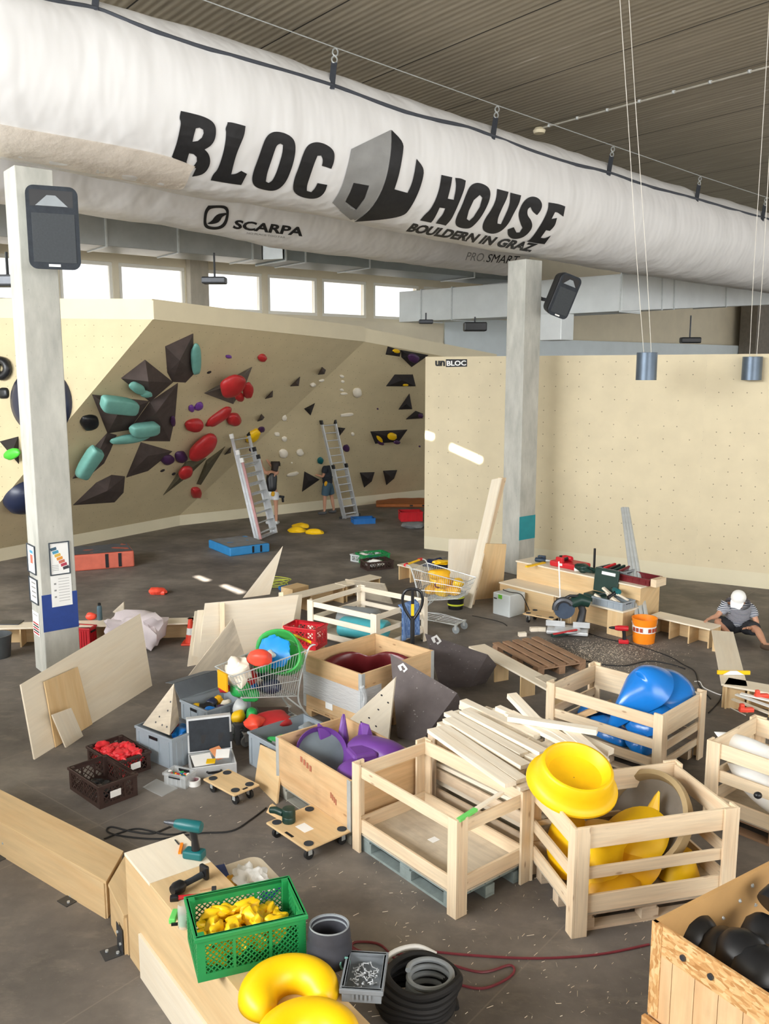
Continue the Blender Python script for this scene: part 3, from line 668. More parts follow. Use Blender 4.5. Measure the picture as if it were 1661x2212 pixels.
for p, l in tri:
    c = z4(sum(q[0] for q in p)/len(p), sum(q[1] for q in p)/len(p)); k = facet(*c)
    volume(p, None, .14 if len(p) == 3 else .2, l, M_vold if k == 3 else M_volb, k, z4)
H_ = [  # zoom3 holds: centre, size, rotation, material, label, facet, depth, squareness
 ((1405,388),(70,215),0,M_teal,'teal half-moon hold on the right edge of the highest brown volume',2,.16,.8),
 ((985,590),(120,70),25,M_teal,'small pinched teal hold under the diamond volume',2,.2,.9),((1045,632),(90,44),5,M_teal,'teal lower lip of the pinched hold under the diamond volume',2,.2,.9),
 ((855,713),(262,105),8,M_teal,'wide flat teal slot hold on the kite volume',2,.34,.55),((1040,885),(205,78),-8,M_teal,'teal bar hold crossing the lower middle of the six-sided volume',2,.4,.55),
 ((935,950),(300,52),-9,M_teal,'thin teal leaf hold just below the teal bar',2,.3,.9),((635,1125),(255,90),-57,M_teal,'low slanting teal slot hold beside the left column',2,.3,.55),
 ((640,832),(130,100),-15,M_dark,'glossy black lump hold left of the kite volume',2,None,.8),((1372,735),(42,50),0,M_purp,'left one of two small purple holds above the twin red holds',2,None,1),((1425,720),(70,48),-40,M_purp,'right one of two small purple holds above the twin red holds',2,None,1),
 ((1200,1100),(92,66),-15,M_dpurp,'left dark purple round hold of the pair under the arrow volume',2,None,1),((1295,1080),(86,78),0,M_dpurp,'right dark purple round hold of the pair under the arrow volume',2,None,1),((1240,828),(36,75),0,M_dpurp,'dark purple hold on the right edge of the six-sided volume',2,.14,1),
 ((1390,850),(130,82),-8,M_red,'left red lump hold joined to a long red hold',2,None,.9),((1452,1012),(255,100),-42,M_red,'large red fin-shaped hold above the olive volumes',2,.25,.9),
 ((1330,1195),(110,70),-35,M_red,'red hold on the olive leaf volume',2,.3,.9),((1405,1335),(68,70),0,M_red,'small red block hold at the foot of the narrow olive volume',2,None,.7),
 ((1500,478),(34,14),-20,M_vold,'tiny black screw-on hold left of the grey-brown volume',2,None,1),((1165,1183),(36,14),-25,M_vold,'tiny black screw-on hold below the paired purple holds',2,None,1),((1245,1207),(30,14),-30,M_vold,'tiny black screw-on hold beside the olive leaf volume',2,None,1),
 ((90,1065),(120,75),-20,M_green if 0 else plain('bright_green_hold','#4fc93b',.4),'bright green hold on the dark volume at the left edge',1,.3,.9),
 ((30,630),(78,82),0,M_dark,'black chunky hold at the left edge below the ring hold',1,None,.7)]
for i, (c, wh, r_, m_, l, f_, d_, s_) in enumerate(H_): hold(c, wh, r_, m_, l, z3, f_, d_, i, .07, sq=s_)
# ring hold and the two big dishes by the left column
p0, n = PF[1]; o = PLN(*z3(25, 452), p0, n); ux = Z3.cross(n).normalized(); uy = n.cross(ux)
b = B(); b.tube([o+n*.07+ux*(.15*math.cos(k*math.pi/10))+uy*(.15*math.sin(k*math.pi/10)) for k in range(20)], .085, 10, True); solo('climbing_hold', b, M_dark, 'glossy black ring hold at the left edge', 'climbing hold', smooth=True, ang=180)
for c, rr_, l, f_ in (((312, 690), .66, 'big round navy and black dish hold half hidden by the left column', 1), ((170, 1350), .44, 'navy rounded hold low behind the left column', 2)):
    p0, n = PF[f_]; o = PLN(*z3(*c), p0, n); ux = Z3.cross(n).normalized(); uy = n.cross(ux)
    b = B(); b.lathe([(rr_, 0), (rr_*1.0, .06), (rr_*.93, .2), (rr_*.7, .3), (rr_*.35, .35), (.01, .36)], 40, axes(o, ux, uy)); solo('climbing_hold', b, M_navy, l, 'climbing hold', smooth=True, ang=60)
H4 = [((205,570),(205,120),-38,M_red,'large glossy red hold on the grey-brown triangular volume',2,.55,.9),((315,605),(66,110),0,M_red,'red lump hold at the right of the glossy red hold',2,.4,.9),((255,650),(60,60),0,M_red,'red lump hold below the glossy red hold',2,.3,.9),
 ((418,372),(62,50),-8,M_red,'single red hold near the top of the overhang',2,None,.9),((210,810),(100,78),-10,M_red,'red wedge hold at the right end of the long red hold',2,None,.8),((105,792),(225,60),-36,M_red,'long red sausage hold below the grey-brown volume',2,None,.9),
 ((178,365),(46,24),8,M_purp,'tiny purple hold near the top of the overhang',2,None,1),((412,888),(50,40),-30,M_dpurp,'dark purple hold at the upper end of the slanting yellow hold',2,None,1),((350,928),(125,56),-42,M_yel,'slanting yellow hold above the first ladder',2,None,.9),
 ((345,1030),(40,30),-30,M_dpurp,'small dark hold below the slanting yellow hold',2,None,1),((1022,1022),(46,52),0,M_dpurp,'round maroon-purple hold right of the second ladder',3,None,1),((1248,741),(14,12),0,M_dpurp,'tiny dark hold in the middle of the back facet',3,None,1),((1549,1010),(14,12),0,M_dpurp,'tiny dark hold near the right end of the back facet',3,None,1),
 ((1350,938),(62,46),0,M_yel,'larger yellow hold on the wide trapezoid volume',3,.3,.8),((1262,957),(60,26),45,M_yel,'narrow yellow hold on the left of the wide trapezoid volume',3,.25,1),((1447,570),(42,16),0,M_yel,'thin yellow hold under the upper trapezoid volume',3,.22,1),((1380,325),(54,28),8,M_yel,'yellow hold on the small box volume at the top',3,.22,1),
 ((1270,985),(50,26),20,M_dpurp,'left dark hold under the wide trapezoid volume',3,.2,1),((1385,980),(50,26),0,M_dpurp,'right dark hold under the wide trapezoid volume',3,.2,1),((1505,375),(80,60),20,M_dpurp,'dark purple hold on the pointed volume at the top right',3,.25,.9),((1555,790),(36,34),0,M_dpurp,'dark purple hold on the low wedge volume',3,.2,1),
 ((1100,622),(66,70),0,M_cream,'round white hold highest of the white balls on the back facet',3,None,1),((570,1060),(60,62),0,M_cream,'round white hold above the woman reaching up',3,None,1),((690,1053),(50,50),0,M_cream,'round white hold left of the second ladder',3,None,1),
 ((845,537),(40,16),-12,M_cream,'white curl hold right of the small dark wedge on the crease',2,None,1),((782,567),(40,26),-15,M_cream,'white curl hold on the crease below the first curl',2,None,1),
 ((990,508),(34,22),15,M_cream,'highest small white hold on the back facet',3,None,1),((996,545),(26,20),0,M_cream,'second highest small white hold on the back facet',3,None,1),((990,605),(30,20),15,M_cream,'third small white hold from the top on the back facet',3,None,1),((1005,632),(52,18),0,M_cream,'flat white hold left of the highest white ball',3,None,1),
 ((617,702),(40,20),-20,M_cream,'white hold on the crease halfway up',3,None,1),((578,805),(36,46),0,M_cream,'white pointed hold beside the lower crease',3,None,.9),((1025,783),(96,22),-5,M_cream,'long thin white rail hold above the second ladder',3,None,.8),((525,922),(40,30),10,M_cream,'small pale hold above the white pointed pair',3,None,1),
 ((578,955),(40,36),10,M_cream,'small pale hold directly above the left white ball',3,None,1),((637,1208),(90,24),-15,M_cream,'long white rail hold low beside the woman',3,None,.8),((1068,922),(24,26),0,M_cream,'tiny white hold right of the second ladder top',3,None,1),
 ((440,1275),(30,28),0,M_teal_t,'dark green hold left of the woman at hip height',3,None,.8),((835,1110),(40,46),20,M_teal_t,'dark green hold above the hands of the worker at the ladder',3,None,.8),((632,1128),(14,10),0,M_cream,'tiny white hold above the low white rail',3,None,1)]
for i, (c, wh, r_, m_, l, f_, d_, s_) in enumerate(H4): hold(c, wh, r_, m_, l, z4, f_, d_, i+30, .09, sq=s_)
# ---------------------------------------------------------------- generic builders
def plastic_crate(label, M, L, W, Hh, mat, style='solid', group=None, name='plastic_crate', tag_at=None, cat='crate', th=.012):
    r = thing(name, label, cat, M=M, group=group); b = B(M); n = 0
    if style == 'solid':
        b.box(0, L, 0, W, 0, .01)
        for x0, x1, y0, y1 in ((0, L, 0, th), (0, L, W-th, W), (0, th, th, W-th), (L-th, L, th, W-th)): b.box(x0, x1, y0, y1, .01, Hh)
        for k in range(5): x = .06+(L-.12)*k/4; b.box(x-.006, x+.006, -.008, 0, .02, Hh*.85); b.box(x-.006, x+.006, W, W+.008, .02, Hh*.85)
        for k in range(4): y = .05+(W-.1)*k/3; b.box(-.008, 0, y-.006, y+.006, .02, Hh*.85); b.box(L, L+.008, y-.006, y+.006, .02, Hh*.85)
        obj('shell', b, mat, r)
        for x in (-.004, L-.008):
            b = B(M); b.bx((x+.006, W/2, Hh*.8), (.024, .13, .03)); obj('handle', b, M_dark, r, label='dark grip opening')
    else:   # open lattice sides
        b.box(0, L, 0, W, 0, .01); e = .045
        for x in (0, L-e):
            for y in (0, W-e): b.box(x, x+e, y, y+e, .01, Hh)
        bt, tp = Hh*.16, Hh*.8
        for z0, z1 in ((.01, bt), (tp, Hh)):
            b.box(e, L-e, 0, th, z0, z1); b.box(e, L-e, W-th, W, z0, z1); b.box(0, th, e, W-e, z0, z1); b.box(L-th, L, e, W-e, z0, z1)
        for f in (1/3, 2/3): b.box(L*f-.008, L*f+.008, 0, th, bt, tp); b.box(L*f-.008, L*f+.008, W-th, W, bt, tp)
        b.box(0, th, W/2-.008, W/2+.008, bt, tp); b.box(L-th, L, W/2-.008, W/2+.008, bt, tp)
        obj('shell', b, mat, r)
        g = B(M); stp = .032 if style == 'mesh' else .06; wd = .006 if style == 'mesh' else .009
        def lat(o, u, n_):
            o = V(o); u = V(u); ln = u.length; u = u.normalized(); hh = tp-bt
            k = -hh
            while k < ln:
                for sg in (1, -1):
                    a0, a1 = max(0, k), min(ln, k+hh)
                    if a1-a0 > .01:
                        z0, z1 = (bt+(a0-k), bt+(a1-k)) if sg > 0 else (tp-(a0-k), tp-(a1-k))
                        g.beam(o+u*a0+Z3*z0, o+u*a1+Z3*z1, wd, .006, V(n_))
                k += stp
        lat((0, .006, 0), (L, 0, 0), (0, 1, 0)); lat((0, W-.006, 0), (L, 0, 0), (0, 1, 0)); lat((.006, 0, 0), (0, W, 0), (1, 0, 0)); lat((L-.006, 0, 0), (0, W, 0), (1, 0, 0))
        obj('lattice', g, mat, r)
    b = B(M); k = .012
    for x0, x1, y0, y1 in ((-k, L+k, -k, th), (-k, L+k, W-th, W+k), (-k, th, th, W-th), (L-th, L+k, th, W-th)): b.box(x0, x1, y0, y1, Hh-.028, Hh)
    obj('rim', b, mat, r, bev=.004)
    if tag_at is not None:
        b = B(M); b.bx((L*tag_at, -.016, Hh*.5), (.11, .006, .065)); obj('paper_tag', b, M_paper, r, label='white paper tag')
    return r
def rand_hold(c, s, mat, seed, label, group=None, flat=.6, amp=.22, cat='climbing hold', name='climbing_hold', sub=3, rot=None):
    rnd = random.Random(seed); rm = rot or (MX.Rotation(rnd.uniform(0, 6.3), 4, 'Z') @ MX.Rotation(rnd.uniform(-.5, .5), 4, 'X'))
    b = B(); b.blob(c, (s*rnd.uniform(.85, 1.15), s*rnd.uniform(.6, .9), s*flat*rnd.uniform(.8, 1.1)), rm, amp, seed, sub, 1.4, .8); return solo(name, b, mat, label, cat, group, smooth=True, ang=50)
def pile(label, group, M, L, W, z0, n, s, mat, seed, levels=2, flat=.45, amp=.3, cat='climbing hold'):
    rnd = random.Random(seed); cols = max(2, int(math.sqrt(n*L/W/levels))); rows = max(1, math.ceil(n/levels/cols)); k = 0; proto = None; out = []
    for lv in range(levels):
        for i in range(cols):
            for j in range(rows):
                if k >= n: break
                x = (i+.5+rnd.uniform(-.22, .22)+(lv % 2)*.3)/(cols+.3)*L; y = (j+.5+rnd.uniform(-.2, .2))/rows*W
                p = M @ V((min(L-s*.5, max(s*.5, x)), min(W-s*.5, max(s*.5, y)), z0+s*flat*(.9+lv*1.25)))
                if k < 3: o = rand_hold(p, s, mat, seed+k, label, group, flat, amp, cat); out.append(o)
                else:
                    q = dup(out[k % 3], MX.Translation(p) @ MX.Rotation(rnd.uniform(0, 6.3), 4, 'Z') @ MX.Rotation(rnd.uniform(-.4, .4), 4, 'X') @ MX.Diagonal((rnd.uniform(.8, 1.15),)*3+(1,)))
                k += 1
    return out
def sheet(name, label, pts, zs, th, mat, cat='board', group=None, e=None):   # flat board through photo points at given heights
    ps = [G(x, y, z) for (x, y), z in zip(pts, zs)]; n = (ps[1]-ps[0]).cross(ps[2]-ps[0]).normalized()
    if n.dot(EYE-ps[0]) > 0: n = -n
    ps = ps[:3] + [PLN(x, y, ps[0], n) for x, y in pts[3:]]
    b = B(); b.prism(ps, n*th, e); return solo(name, b, mat, label, cat, group)
def pad(name, label, M, L, W, Hh, side, top):
    r = thing(name, label, 'crash pad', M=M); b = B(M); b.box(0, L, 0, W, 0, Hh); obj('cover', b, side, r, bev=.03, seg=3)
    b = B(M); b.grid(lambda u, v: (.03+(L-.06)*u, .03+(W-.06)*v, Hh+.006+.012*NZ.noise(V((u*6, v*5, L)))), 24, 16); obj('top_fabric', b, top, r, smooth=True)
    for f in (.55, .75):
        b = B(M); b.box(L*f, L*(f+.05), -.008, 0, .03, Hh-.02); obj('strap', b, M_dark, r)
    return r
M_padg = plain('grey_pad_fabric', '#7d7f80', .8, amt=.12); M_padb = plain('blue_pad_vinyl', '#2f83bd', .5, amt=.06); M_pado = plain('orange_red_pad_vinyl', '#c0604b', .6, amt=.1); M_pador = plain('dull_orange_pad', '#a9622f', .7, amt=.12)
M = frm(G(497, 1203), G(583, 1192)); L = (G(583, 1192)-G(497, 1203)).length; pad('crash_pad', 'blue crash pad with grey top lying left of the first ladder', M, L, (G(449, 1184)-G(497, 1203)).length, .2, M_padb, M_padg)
M = frm(G(150, 1236), G(291, 1224)); L = (G(291, 1224)-G(150, 1236)).length; pad('crash_pad', 'faded orange-red folded crash pad by the foot of the overhang behind the left column', M, L, .95, .34, M_pado, plain('dark_pad_top', '#55575a', .85, amt=.2))
M = frm(G(812, 1096), G(945, 1096)); L = (G(945, 1096)-G(812, 1096)).length; pad('crash_pad', 'brown-orange crash pad lying flat by the end of the plain wall', M, L, 1.3, .1, M_pador, M_pador)
# crates on the far floor
def crate_px(label, a, c, W, Hh, mat, style='slot', **k):
    p, q = G(*a), G(*c); return plastic_crate(label, frm(p, q), (q-p).length, W, Hh, mat, style, **k)
cB = crate_px('bright blue plastic crate on the floor at the foot of the second ladder', (765, 1133), (811, 1131), .42, .15, M_blue_p, 'solid')
cR = crate_px('bright red plastic crate near the end of the plain wall', (866, 1127), (913, 1126), .5, .26, M_red_p, 'solid')
crG = crate_px('pale grey plastic crate behind the green one', (757, 1212), (790, 1218), .5, .16, plain('pale_grey_plastic', '#c3c8c9', .5), 'slot')
crN = crate_px('green lattice crate between the pale grey and the black one', (785, 1220), (842, 1214), .4, .2, M_crg, 'slot')
crK = crate_px('black-brown lattice crate with white things in it', (795, 1234), (850, 1228), .4, .18, M_crb, 'slot')
for k, (c, l) in enumerate(((crG, 'white crumpled bag in the pale grey crate'), (crK, 'white bag in the black-brown lattice crate on the low edging'))):
    b = B(); b.blob(fr(c) @ V((.25, .2, .1)), (.2, .13, .07), None, .3, 60+k); solo('plastic_bag', b, M_white, l, 'bag', smooth=True)
b = B(); b.blob(fr(crN) @ V((.28, .2, .1)), (.2, .13, .06), None, .25, 65); solo('folded_tarp', b, M_blue_p, 'blue folded thing inside the green lattice crate', 'tarp', smooth=True)
b = B(); b.blob(G(894, 1140)+Z3*.06, (.3, .2, .09), None, .2, 66); solo('folded_cloth', b, M_padg, 'grey folded cloth on the floor in front of the red crate', 'cloth', smooth=True)
# yellow holds on the floor by the woman
for k, ((x, y), w_, l) in enumerate((((650, 1140), .22, 'yellow hold lying furthest back of the three on the floor'), ((641, 1149), .24, 'yellow hold lying in front at the left of the three on the floor'), ((679, 1153), .24, 'yellow hold lying at the right of the three on the floor'))):
    b = B(); b.blob(G(x, y)+Z3*.04, (w_, .13, .09), None, .12, 70+k); solo('climbing_hold', b, M_yel, l, 'climbing hold', smooth=True)
b = B(); b.blob(G(340, 1283)+Z3*.05, (.16, .12, .08), None, .15, 75); b.tube([G(348, 1284)+Z3*.03, G(356, 1284)+Z3*.03], .05, 8); solo('climbing_hold', b, M_redor, 'bright orange-red hold alone on the dark floor left of centre', 'climbing hold', smooth=True)
sheet('offcut_wedge', 'small pale grey triangle board standing on the floor behind the edging', [(243, 1322), (268, 1332), (267, 1300)], [0, 0, .3], .02, M_plyg)
# ---------------------------------------------------------------- ladders
def ladder(label, base, top, width, nr, secs, redw=False):
    base, top = V(base), V(top); a = (top-base); ln = a.length; a.normalize(); sd = V((a.y, -a.x, 0)); sd = V(width).normalized(); w_ = V(width).length; nrm = a.cross(sd).normalized()
    if nrm.dot(EYE-base) < 0: nrm = -nrm
    r = thing('extension_ladder', label, 'ladder', base)
    rail = plain('ladder_rail', '#c9ccce', .35, .5); strp = plain('red_striped_rail', '#b98a88', .5)
    for k, (f0, f1) in enumerate(secs):
        o = base + nrm*(.06*k); st_ = thing
        for s in (-1, 1):
            b = B(); b.beam(o+a*(ln*f0)+sd*(s*w_/2), o+a*(ln*f1)+sd*(s*w_/2), .035, .075, nrm); q = obj('rail', b, strp if (redw and k == len(secs)-1 and s < 0) else rail, r)
            b = B(); p = o+a*(ln*f1)+sd*(s*w_/2); b.beam(p-a*.05, p+a*.06, .05, .09, nrm); obj('end_cap', b, M_dark if s > 0 or not redw else M_white, r)
        m = int(nr*(f1-f0))
        for i in range(m):
            p = o+a*(ln*(f0+(f1-f0)*(i+.6)/m)); b = B(); b.cyl(p-sd*w_/2, p+sd*w_/2, .016, None, 8); obj('rung', b, rail, r)
    b = B(); b.beam(base-sd*(w_/2+.12)+Z3*.03, base+sd*(w_/2+.12)+Z3*.03, .07, .06); obj('stabiliser_bar', b, rail, r)
    for s in (-1, 1):
        b = B(); p = base+sd*(s*(w_/2+.12))+Z3*.035; b.bx(p, (.08, .1, .07)); obj('rubber_foot', b, M_dark, r)
    return r
p = G(571, 1160); ladder('grey three-part extension ladder with red striped rails leaning on the overhang', p, PLN(519, 940, *PF[2], .1), G(590, 1152)-G(556, 1166), 11, [(0, 1), (0, .84), (0, .76)], True)
p = G(756, 1117); ladder('slim aluminium ladder with dark end caps leaning beside the second worker', p, PLN(709, 912, *PF[3], .05), G(769, 1115)-G(742, 1120), 13, [(0, 1), (0, .55)])
# ---------------------------------------------------------------- people
def skin(name, nodes, edges, root, mat, parent=None, sub=2, label=None, cat=None):
    keys = list(nodes); me = bpy.data.meshes.new(name); me.from_pydata([nodes[k][0] for k in keys], [(keys.index(a), keys.index(c)) for a, c in edges], [])
    o = link(bpy.data.objects.new(name, me)); md = o.modifiers.new('skin', 'SKIN'); md.use_smooth_shade = True
    for i, k in enumerate(keys):
        sv = me.skin_vertices[0].data[i]; rr = nodes[k][1]; sv.radius = rr if isinstance(rr, tuple) else (rr, rr); sv.use_root = (k == root)
    s = o.modifiers.new('sub', 'SUBSURF'); s.levels = s.render_levels = sub
    dg = bpy.context.evaluated_depsgraph_get(); m2 = bpy.data.meshes.new_from_object(o.evaluated_get(dg)); bpy.data.objects.remove(o)
    b = B(); b.bm.free(); b.bm = bmesh.new(); b.bm.from_mesh(m2); q = obj(name, b, mat, parent, smooth=True, ang=180)
    if label: tag(q, label, cat)
    return q
def person(label, M, J, face, sk=None, s=1.0, hand_dir=None):
    """J: joints in local coordinates; builds one continuous body with five-fingered hands and a face"""
    N = {}; E = []
    T = lambda v: M @ V(v)
    def add(k, p, r, par=None):
        N[k] = (T(p), r)
        if par: E.append((par, k))
    add('pel', J['pel'], .125*s); add('wst', V(J['pel']).lerp(V(J['che']), .5), (.115*s, .1*s), 'pel'); add('che', J['che'], (.15*s, .11*s), 'wst'); add('nk0', V(J['che']).lerp(V(J['nec']), .7), .085*s, 'che'); add('nec', J['nec'], .055*s, 'nk0')
    hd = V(J['hea']); nk = V(J['nec']); up = (hd-nk).normalized(); fc = (V(face)-up*V(face).dot(up)).normalized(); lt = up.cross(fc)
    add('jaw', hd-up*.05+fc*.03, .062*s, 'nec'); add('hea', hd+up*.02, (.083*s, .09*s), 'jaw'); add('crn', hd+up*.085, .06*s, 'hea')
    add('nos', hd-up*.01+fc*.11, .013*s, 'hea'); add('chn', hd-up*.085+fc*.075, .022*s, 'jaw')
    for sg, k in ((1, 'eaL'), (-1, 'eaR')): add(k, hd+lt*(sg*.088)-fc*.01, .015*s, 'hea')
    for sd in 'LR':
        add('sh'+sd, J['sh'+sd], .062*s, 'nk0'); add('ua'+sd, V(J['sh'+sd]).lerp(V(J['el'+sd]), .45), .05*s, 'sh'+sd); add('el'+sd, J['el'+sd], .04*s, 'ua'+sd); add('fa'+sd, V(J['el'+sd]).lerp(V(J['wr'+sd]), .35), .042*s, 'el'+sd); add('wr'+sd, J['wr'+sd], .027*s, 'fa'+sd)
        w = V(J['wr'+sd]); d = (V(J['hd'+sd])-w).normalized(); sw = d.cross(fc if abs(d.dot(fc)) < .9 else up).normalized(); cu = sw.cross(d)
        add('pm'+sd, w+d*.06, (.034, .02), 'wr'+sd)
        for i, (off, ln) in enumerate(((-.03, .07), (-.01, .085), (.01, .08), (.03, .06))):
            a = 'f%d%s' % (i, sd); add(a+'a', w+d*.095+sw*off, .0095, 'pm'+sd); add(a+'b', w+d*(.095+ln*.5)+sw*off*1.1+cu*.006, .0085, a+'a'); add(a+'c', w+d*(.095+ln*.85)+sw*off*1.1+cu*.03, .0075, a+'b')
        add('th'+sd+'a', w+d*.045+sw*-.04, .011, 'pm'+sd); add('th'+sd+'b', w+d*.085+sw*-.062+cu*.012, .009, 'th'+sd+'a')
        add('hp'+sd, J['hp'+sd], .095*s, 'pel'); add('tg'+sd, V(J['hp'+sd]).lerp(V(J['kn'+sd]), .4), .083*s, 'hp'+sd); add('kn'+sd, J['kn'+sd], .056*s, 'tg'+sd); add('cf'+sd, V(J['kn'+sd]).lerp(V(J['an'+sd]), .35), .057*s, 'kn'+sd); add('an'+sd, J['an'+sd], .036*s, 'cf'+sd); add('to'+sd, J['to'+sd], .035*s, 'an'+sd)
    o = skin('person', N, E, 'pel', sk or M_skin, None, 2, label, 'person'); o['_t'] = 0; del o['_t']
    e = B(); 
    for sg in (1, -1): e.blob(T(hd+up*.012+fc*.083+lt*(sg*.032)), (.011, .011, .009), None, 0, 0, 2)
    obj('eye', e, M_dark, o, smooth=True)
    return o, T, (up, fc, lt)
def garment(name, T, nodes, edges, root, mat, body): return skin(name, {k: (T(v[0]), tuple(x*1.2 for x in v[1]) if isinstance(v[1], tuple) else v[1]*1.2) for k, v in nodes.items()}, edges, root, mat, body, 2)
def shirt(T, J, body, mat, sleeves=True, name='t_shirt'):
    L_ = lambda a, c, f: V(J[a]).lerp(V(J[c]), f)
    N = {'z': (L_('pel', 'che', -.12), .13), 'a0': (L_('pel', 'che', .1), (.155, .135)), 'a': (L_('pel', 'che', .5), (.15, .125)), 'b': (V(J['che']), (.17, .125)), 'n': (L_('che', 'nec', .55), .1), 'm': (L_('che', 'nec', .85), .06)}
    E = [('z', 'a0'), ('a0', 'a'), ('a', 'b'), ('b', 'n'), ('n', 'm')]
    if sleeves:
        for d in 'LR': N['s'+d] = (L_('sh'+d, 'el'+d, .05), .078); N['l'+d] = (L_('sh'+d, 'el'+d, .4), .07); N['e'+d] = (L_('sh'+d, 'el'+d, .68), .062); E += [('n', 's'+d), ('s'+d, 'l'+d), ('l'+d, 'e'+d)]
    else:
        for d in 'LR': N['s'+d] = (L_('che', 'sh'+d, .55), .07); E += [('b', 's'+d)]
    return garment(name, T, N, E, 'b', mat, body)
def trousers(T, J, body, mat, f=.72, name='shorts'):
    N = {'w': (V(J['pel']).lerp(V(J['che']), .22), .125), 'p': (V(J['pel']), (.16, .145))}; E = [('w', 'p')]
    for d in 'LR':
        g_ = lambda k: V(J['hp'+d]).lerp(V(J['kn'+d]), k)
        N['h'+d] = (g_(.05), .118); N['m'+d] = (g_(f*.55), .102); N['e'+d] = (g_(f*.9), .098); N['f'+d] = (g_(f), .09); E += [('p', 'h'+d), ('h'+d, 'm'+d), ('m'+d, 'e'+d), ('e'+d, 'f'+d)]
    return garment(name, T, N, E, 'p', mat, body)
def shoes(T, J, body, mat):
    for sd in 'LR':
        a, t_ = V(J['an'+sd]), V(J['to'+sd]); d = (t_-a); d.z = 0; d.normalize(); garment('shoe', T, {'h': (a-d*.05-Z3*.03, .045), 'm': (a+d*.04-Z3*.035, (.05, .045)), 't': (t_+d*.04-Z3*.0, (.05, .035)), 'k': (a+Z3*.02, .047)}, [('h', 'm'), ('m', 't'), ('h', 'k')], 'm', mat, body)
# woman by the first ladder, seen from behind, arms up
o = G(589, 1133); M = MX.Translation(o)
J = dict(pel=(-.02, 0, .93), che=(0, 0, 1.27), nec=(.03, .02, 1.45), hea=(.07, .04, 1.57), shL=(-.17, .02, 1.4), elL=(-.29, .1, 1.58), wrL=(-.3, .16, 1.78), hdL=(-.28, .2, 1.9), shR=(.17, .02, 1.4), elR=(-.02, .22, 1.55), wrR=(-.16, .22, 1.74), hdR=(-.2, .24, 1.86),
 hpL=(-.1, 0, .86), knL=(-.12, .02, .48), anL=(-.14, .02, .08), toL=(-.16, .17, .04), hpR=(.09, 0, .86), knR=(.1, 0, .48), anR=(.1, -.02, .08), toR=(.12, .13, .04))
w1, T, (up, fc, lt) = person('woman in black vest and pale shorts reaching up to a yellow hold', M, J, (-.5, .8, .35), s=.92)
shirt(T, J, w1, M_dark, False, 'vest')
trousers(T, J, w1, plain('pale_grey_cloth', '#dfe2e4', .8), .5)
garment('hair', T, {'a': (V(J['hea'])+up*.06-fc*.03, (.1, .1)), 'b': (V(J['hea'])-fc*.06, (.1, .085)), 'c': (V(J['hea'])-up*.13-fc*.07, (.085, .05))}, [('a', 'b'), ('b', 'c')], 'b', plain('dark_brown_hair', '#2a201b', .6), w1)
garment('hip_pouch', T, {'a': ((-.02, -.13, .86), (.08, .07)), 'b': ((.1, -.12, .84), (.08, .07))}, [('a', 'b')], 'a', plain('yellow_pouch', '#e0aa1c', .6, amt=.2, scale=20), w1)
shoes(T, J, w1, plain('grey_shoe', '#c9cccb', .7))
b = B(M); b.blob((-.27, .3, 1.9), (.2, .09, .13), MX.Rotation(.4, 4, 'Y'), .2, 80); solo('climbing_hold', b, M_yel, 'yellow hold held up in both hands by the woman', 'climbing hold', smooth=True)
b = B(M); b.beam((.2, -.1, .78), (.34, -.1, .76), .05, .06); b.beam((.29, -.1, .78), (.3, -.08, .62), .05, .05); solo('cordless_drill', b, M_dark, 'black cordless drill hanging at the hip of the woman', 'drill', bev=.01)
# second worker, half hidden by the slim ladder, turned to the left
o = G(706, 1110); M = MX.Translation(o)
J = dict(pel=(.03, 0, .9), che=(.02, 0, 1.25), nec=(.0, .02, 1.43), hea=(-.02, .03, 1.56), shL=(-.02, -.16, 1.37), elL=(-.08, -.2, 1.1), wrL=(-.28, -.12, 1.15), hdL=(-.38, -.1, 1.17), shR=(.04, .17, 1.37), elR=(-.08, .24, 1.12), wrR=(-.28, .12, 1.2), hdR=(-.36, .06, 1.24),
 hpL=(.0, -.1, .84), knL=(-.05, -.1, .47), anL=(-.06, -.1, .08), toL=(-.22, -.12, .04), hpR=(.06, .09, .84), knR=(.14, .12, .47), anR=(.2, .14, .08), toR=(.06, .16, .04))
w2, T, (up, fc, lt) = person('worker in a dark T-shirt and blue-grey shorts standing behind the slim ladder', M, J, (-1, .15, -.05), s=.95)
shirt(T, J, w2, plain('dark_navy_cotton', '#20242c', .8), True, 't_shirt')
trousers(T, J, w2, plain('blue_grey_cloth', '#3f5a6b', .8), .8)
garment('hair', T, {'a': (V(J['hea'])+up*.07-fc*.02, (.09, .085)), 'b': (V(J['hea'])+up*.01-fc*.05, (.085, .07))}, [('a', 'b')], 'a', plain('dark_brown_hair', '#2a201b', .6), w2)
garment('hip_pouch', T, {'a': ((-.06, -.14, .9), (.07, .08)), 'b': ((.05, -.17, .89), (.07, .08))}, [('a', 'b')], 'a', plain('yellow_pouch', '#e0aa1c', .6), w2)
shoes(T, J, w2, plain('dark_shoe', '#4a4b4d', .7))
b = B(M); b.beam((-.36, -.06, 1.24), (-.52, -.04, 1.27), .06, .07); b.beam((-.4, -.07, 1.25), (-.38, -.07, 1.1), .045, .05); solo('cordless_drill', b, M_dark, 'black cordless drill held in the hands of the worker by the slim ladder', 'drill', bev=.01)
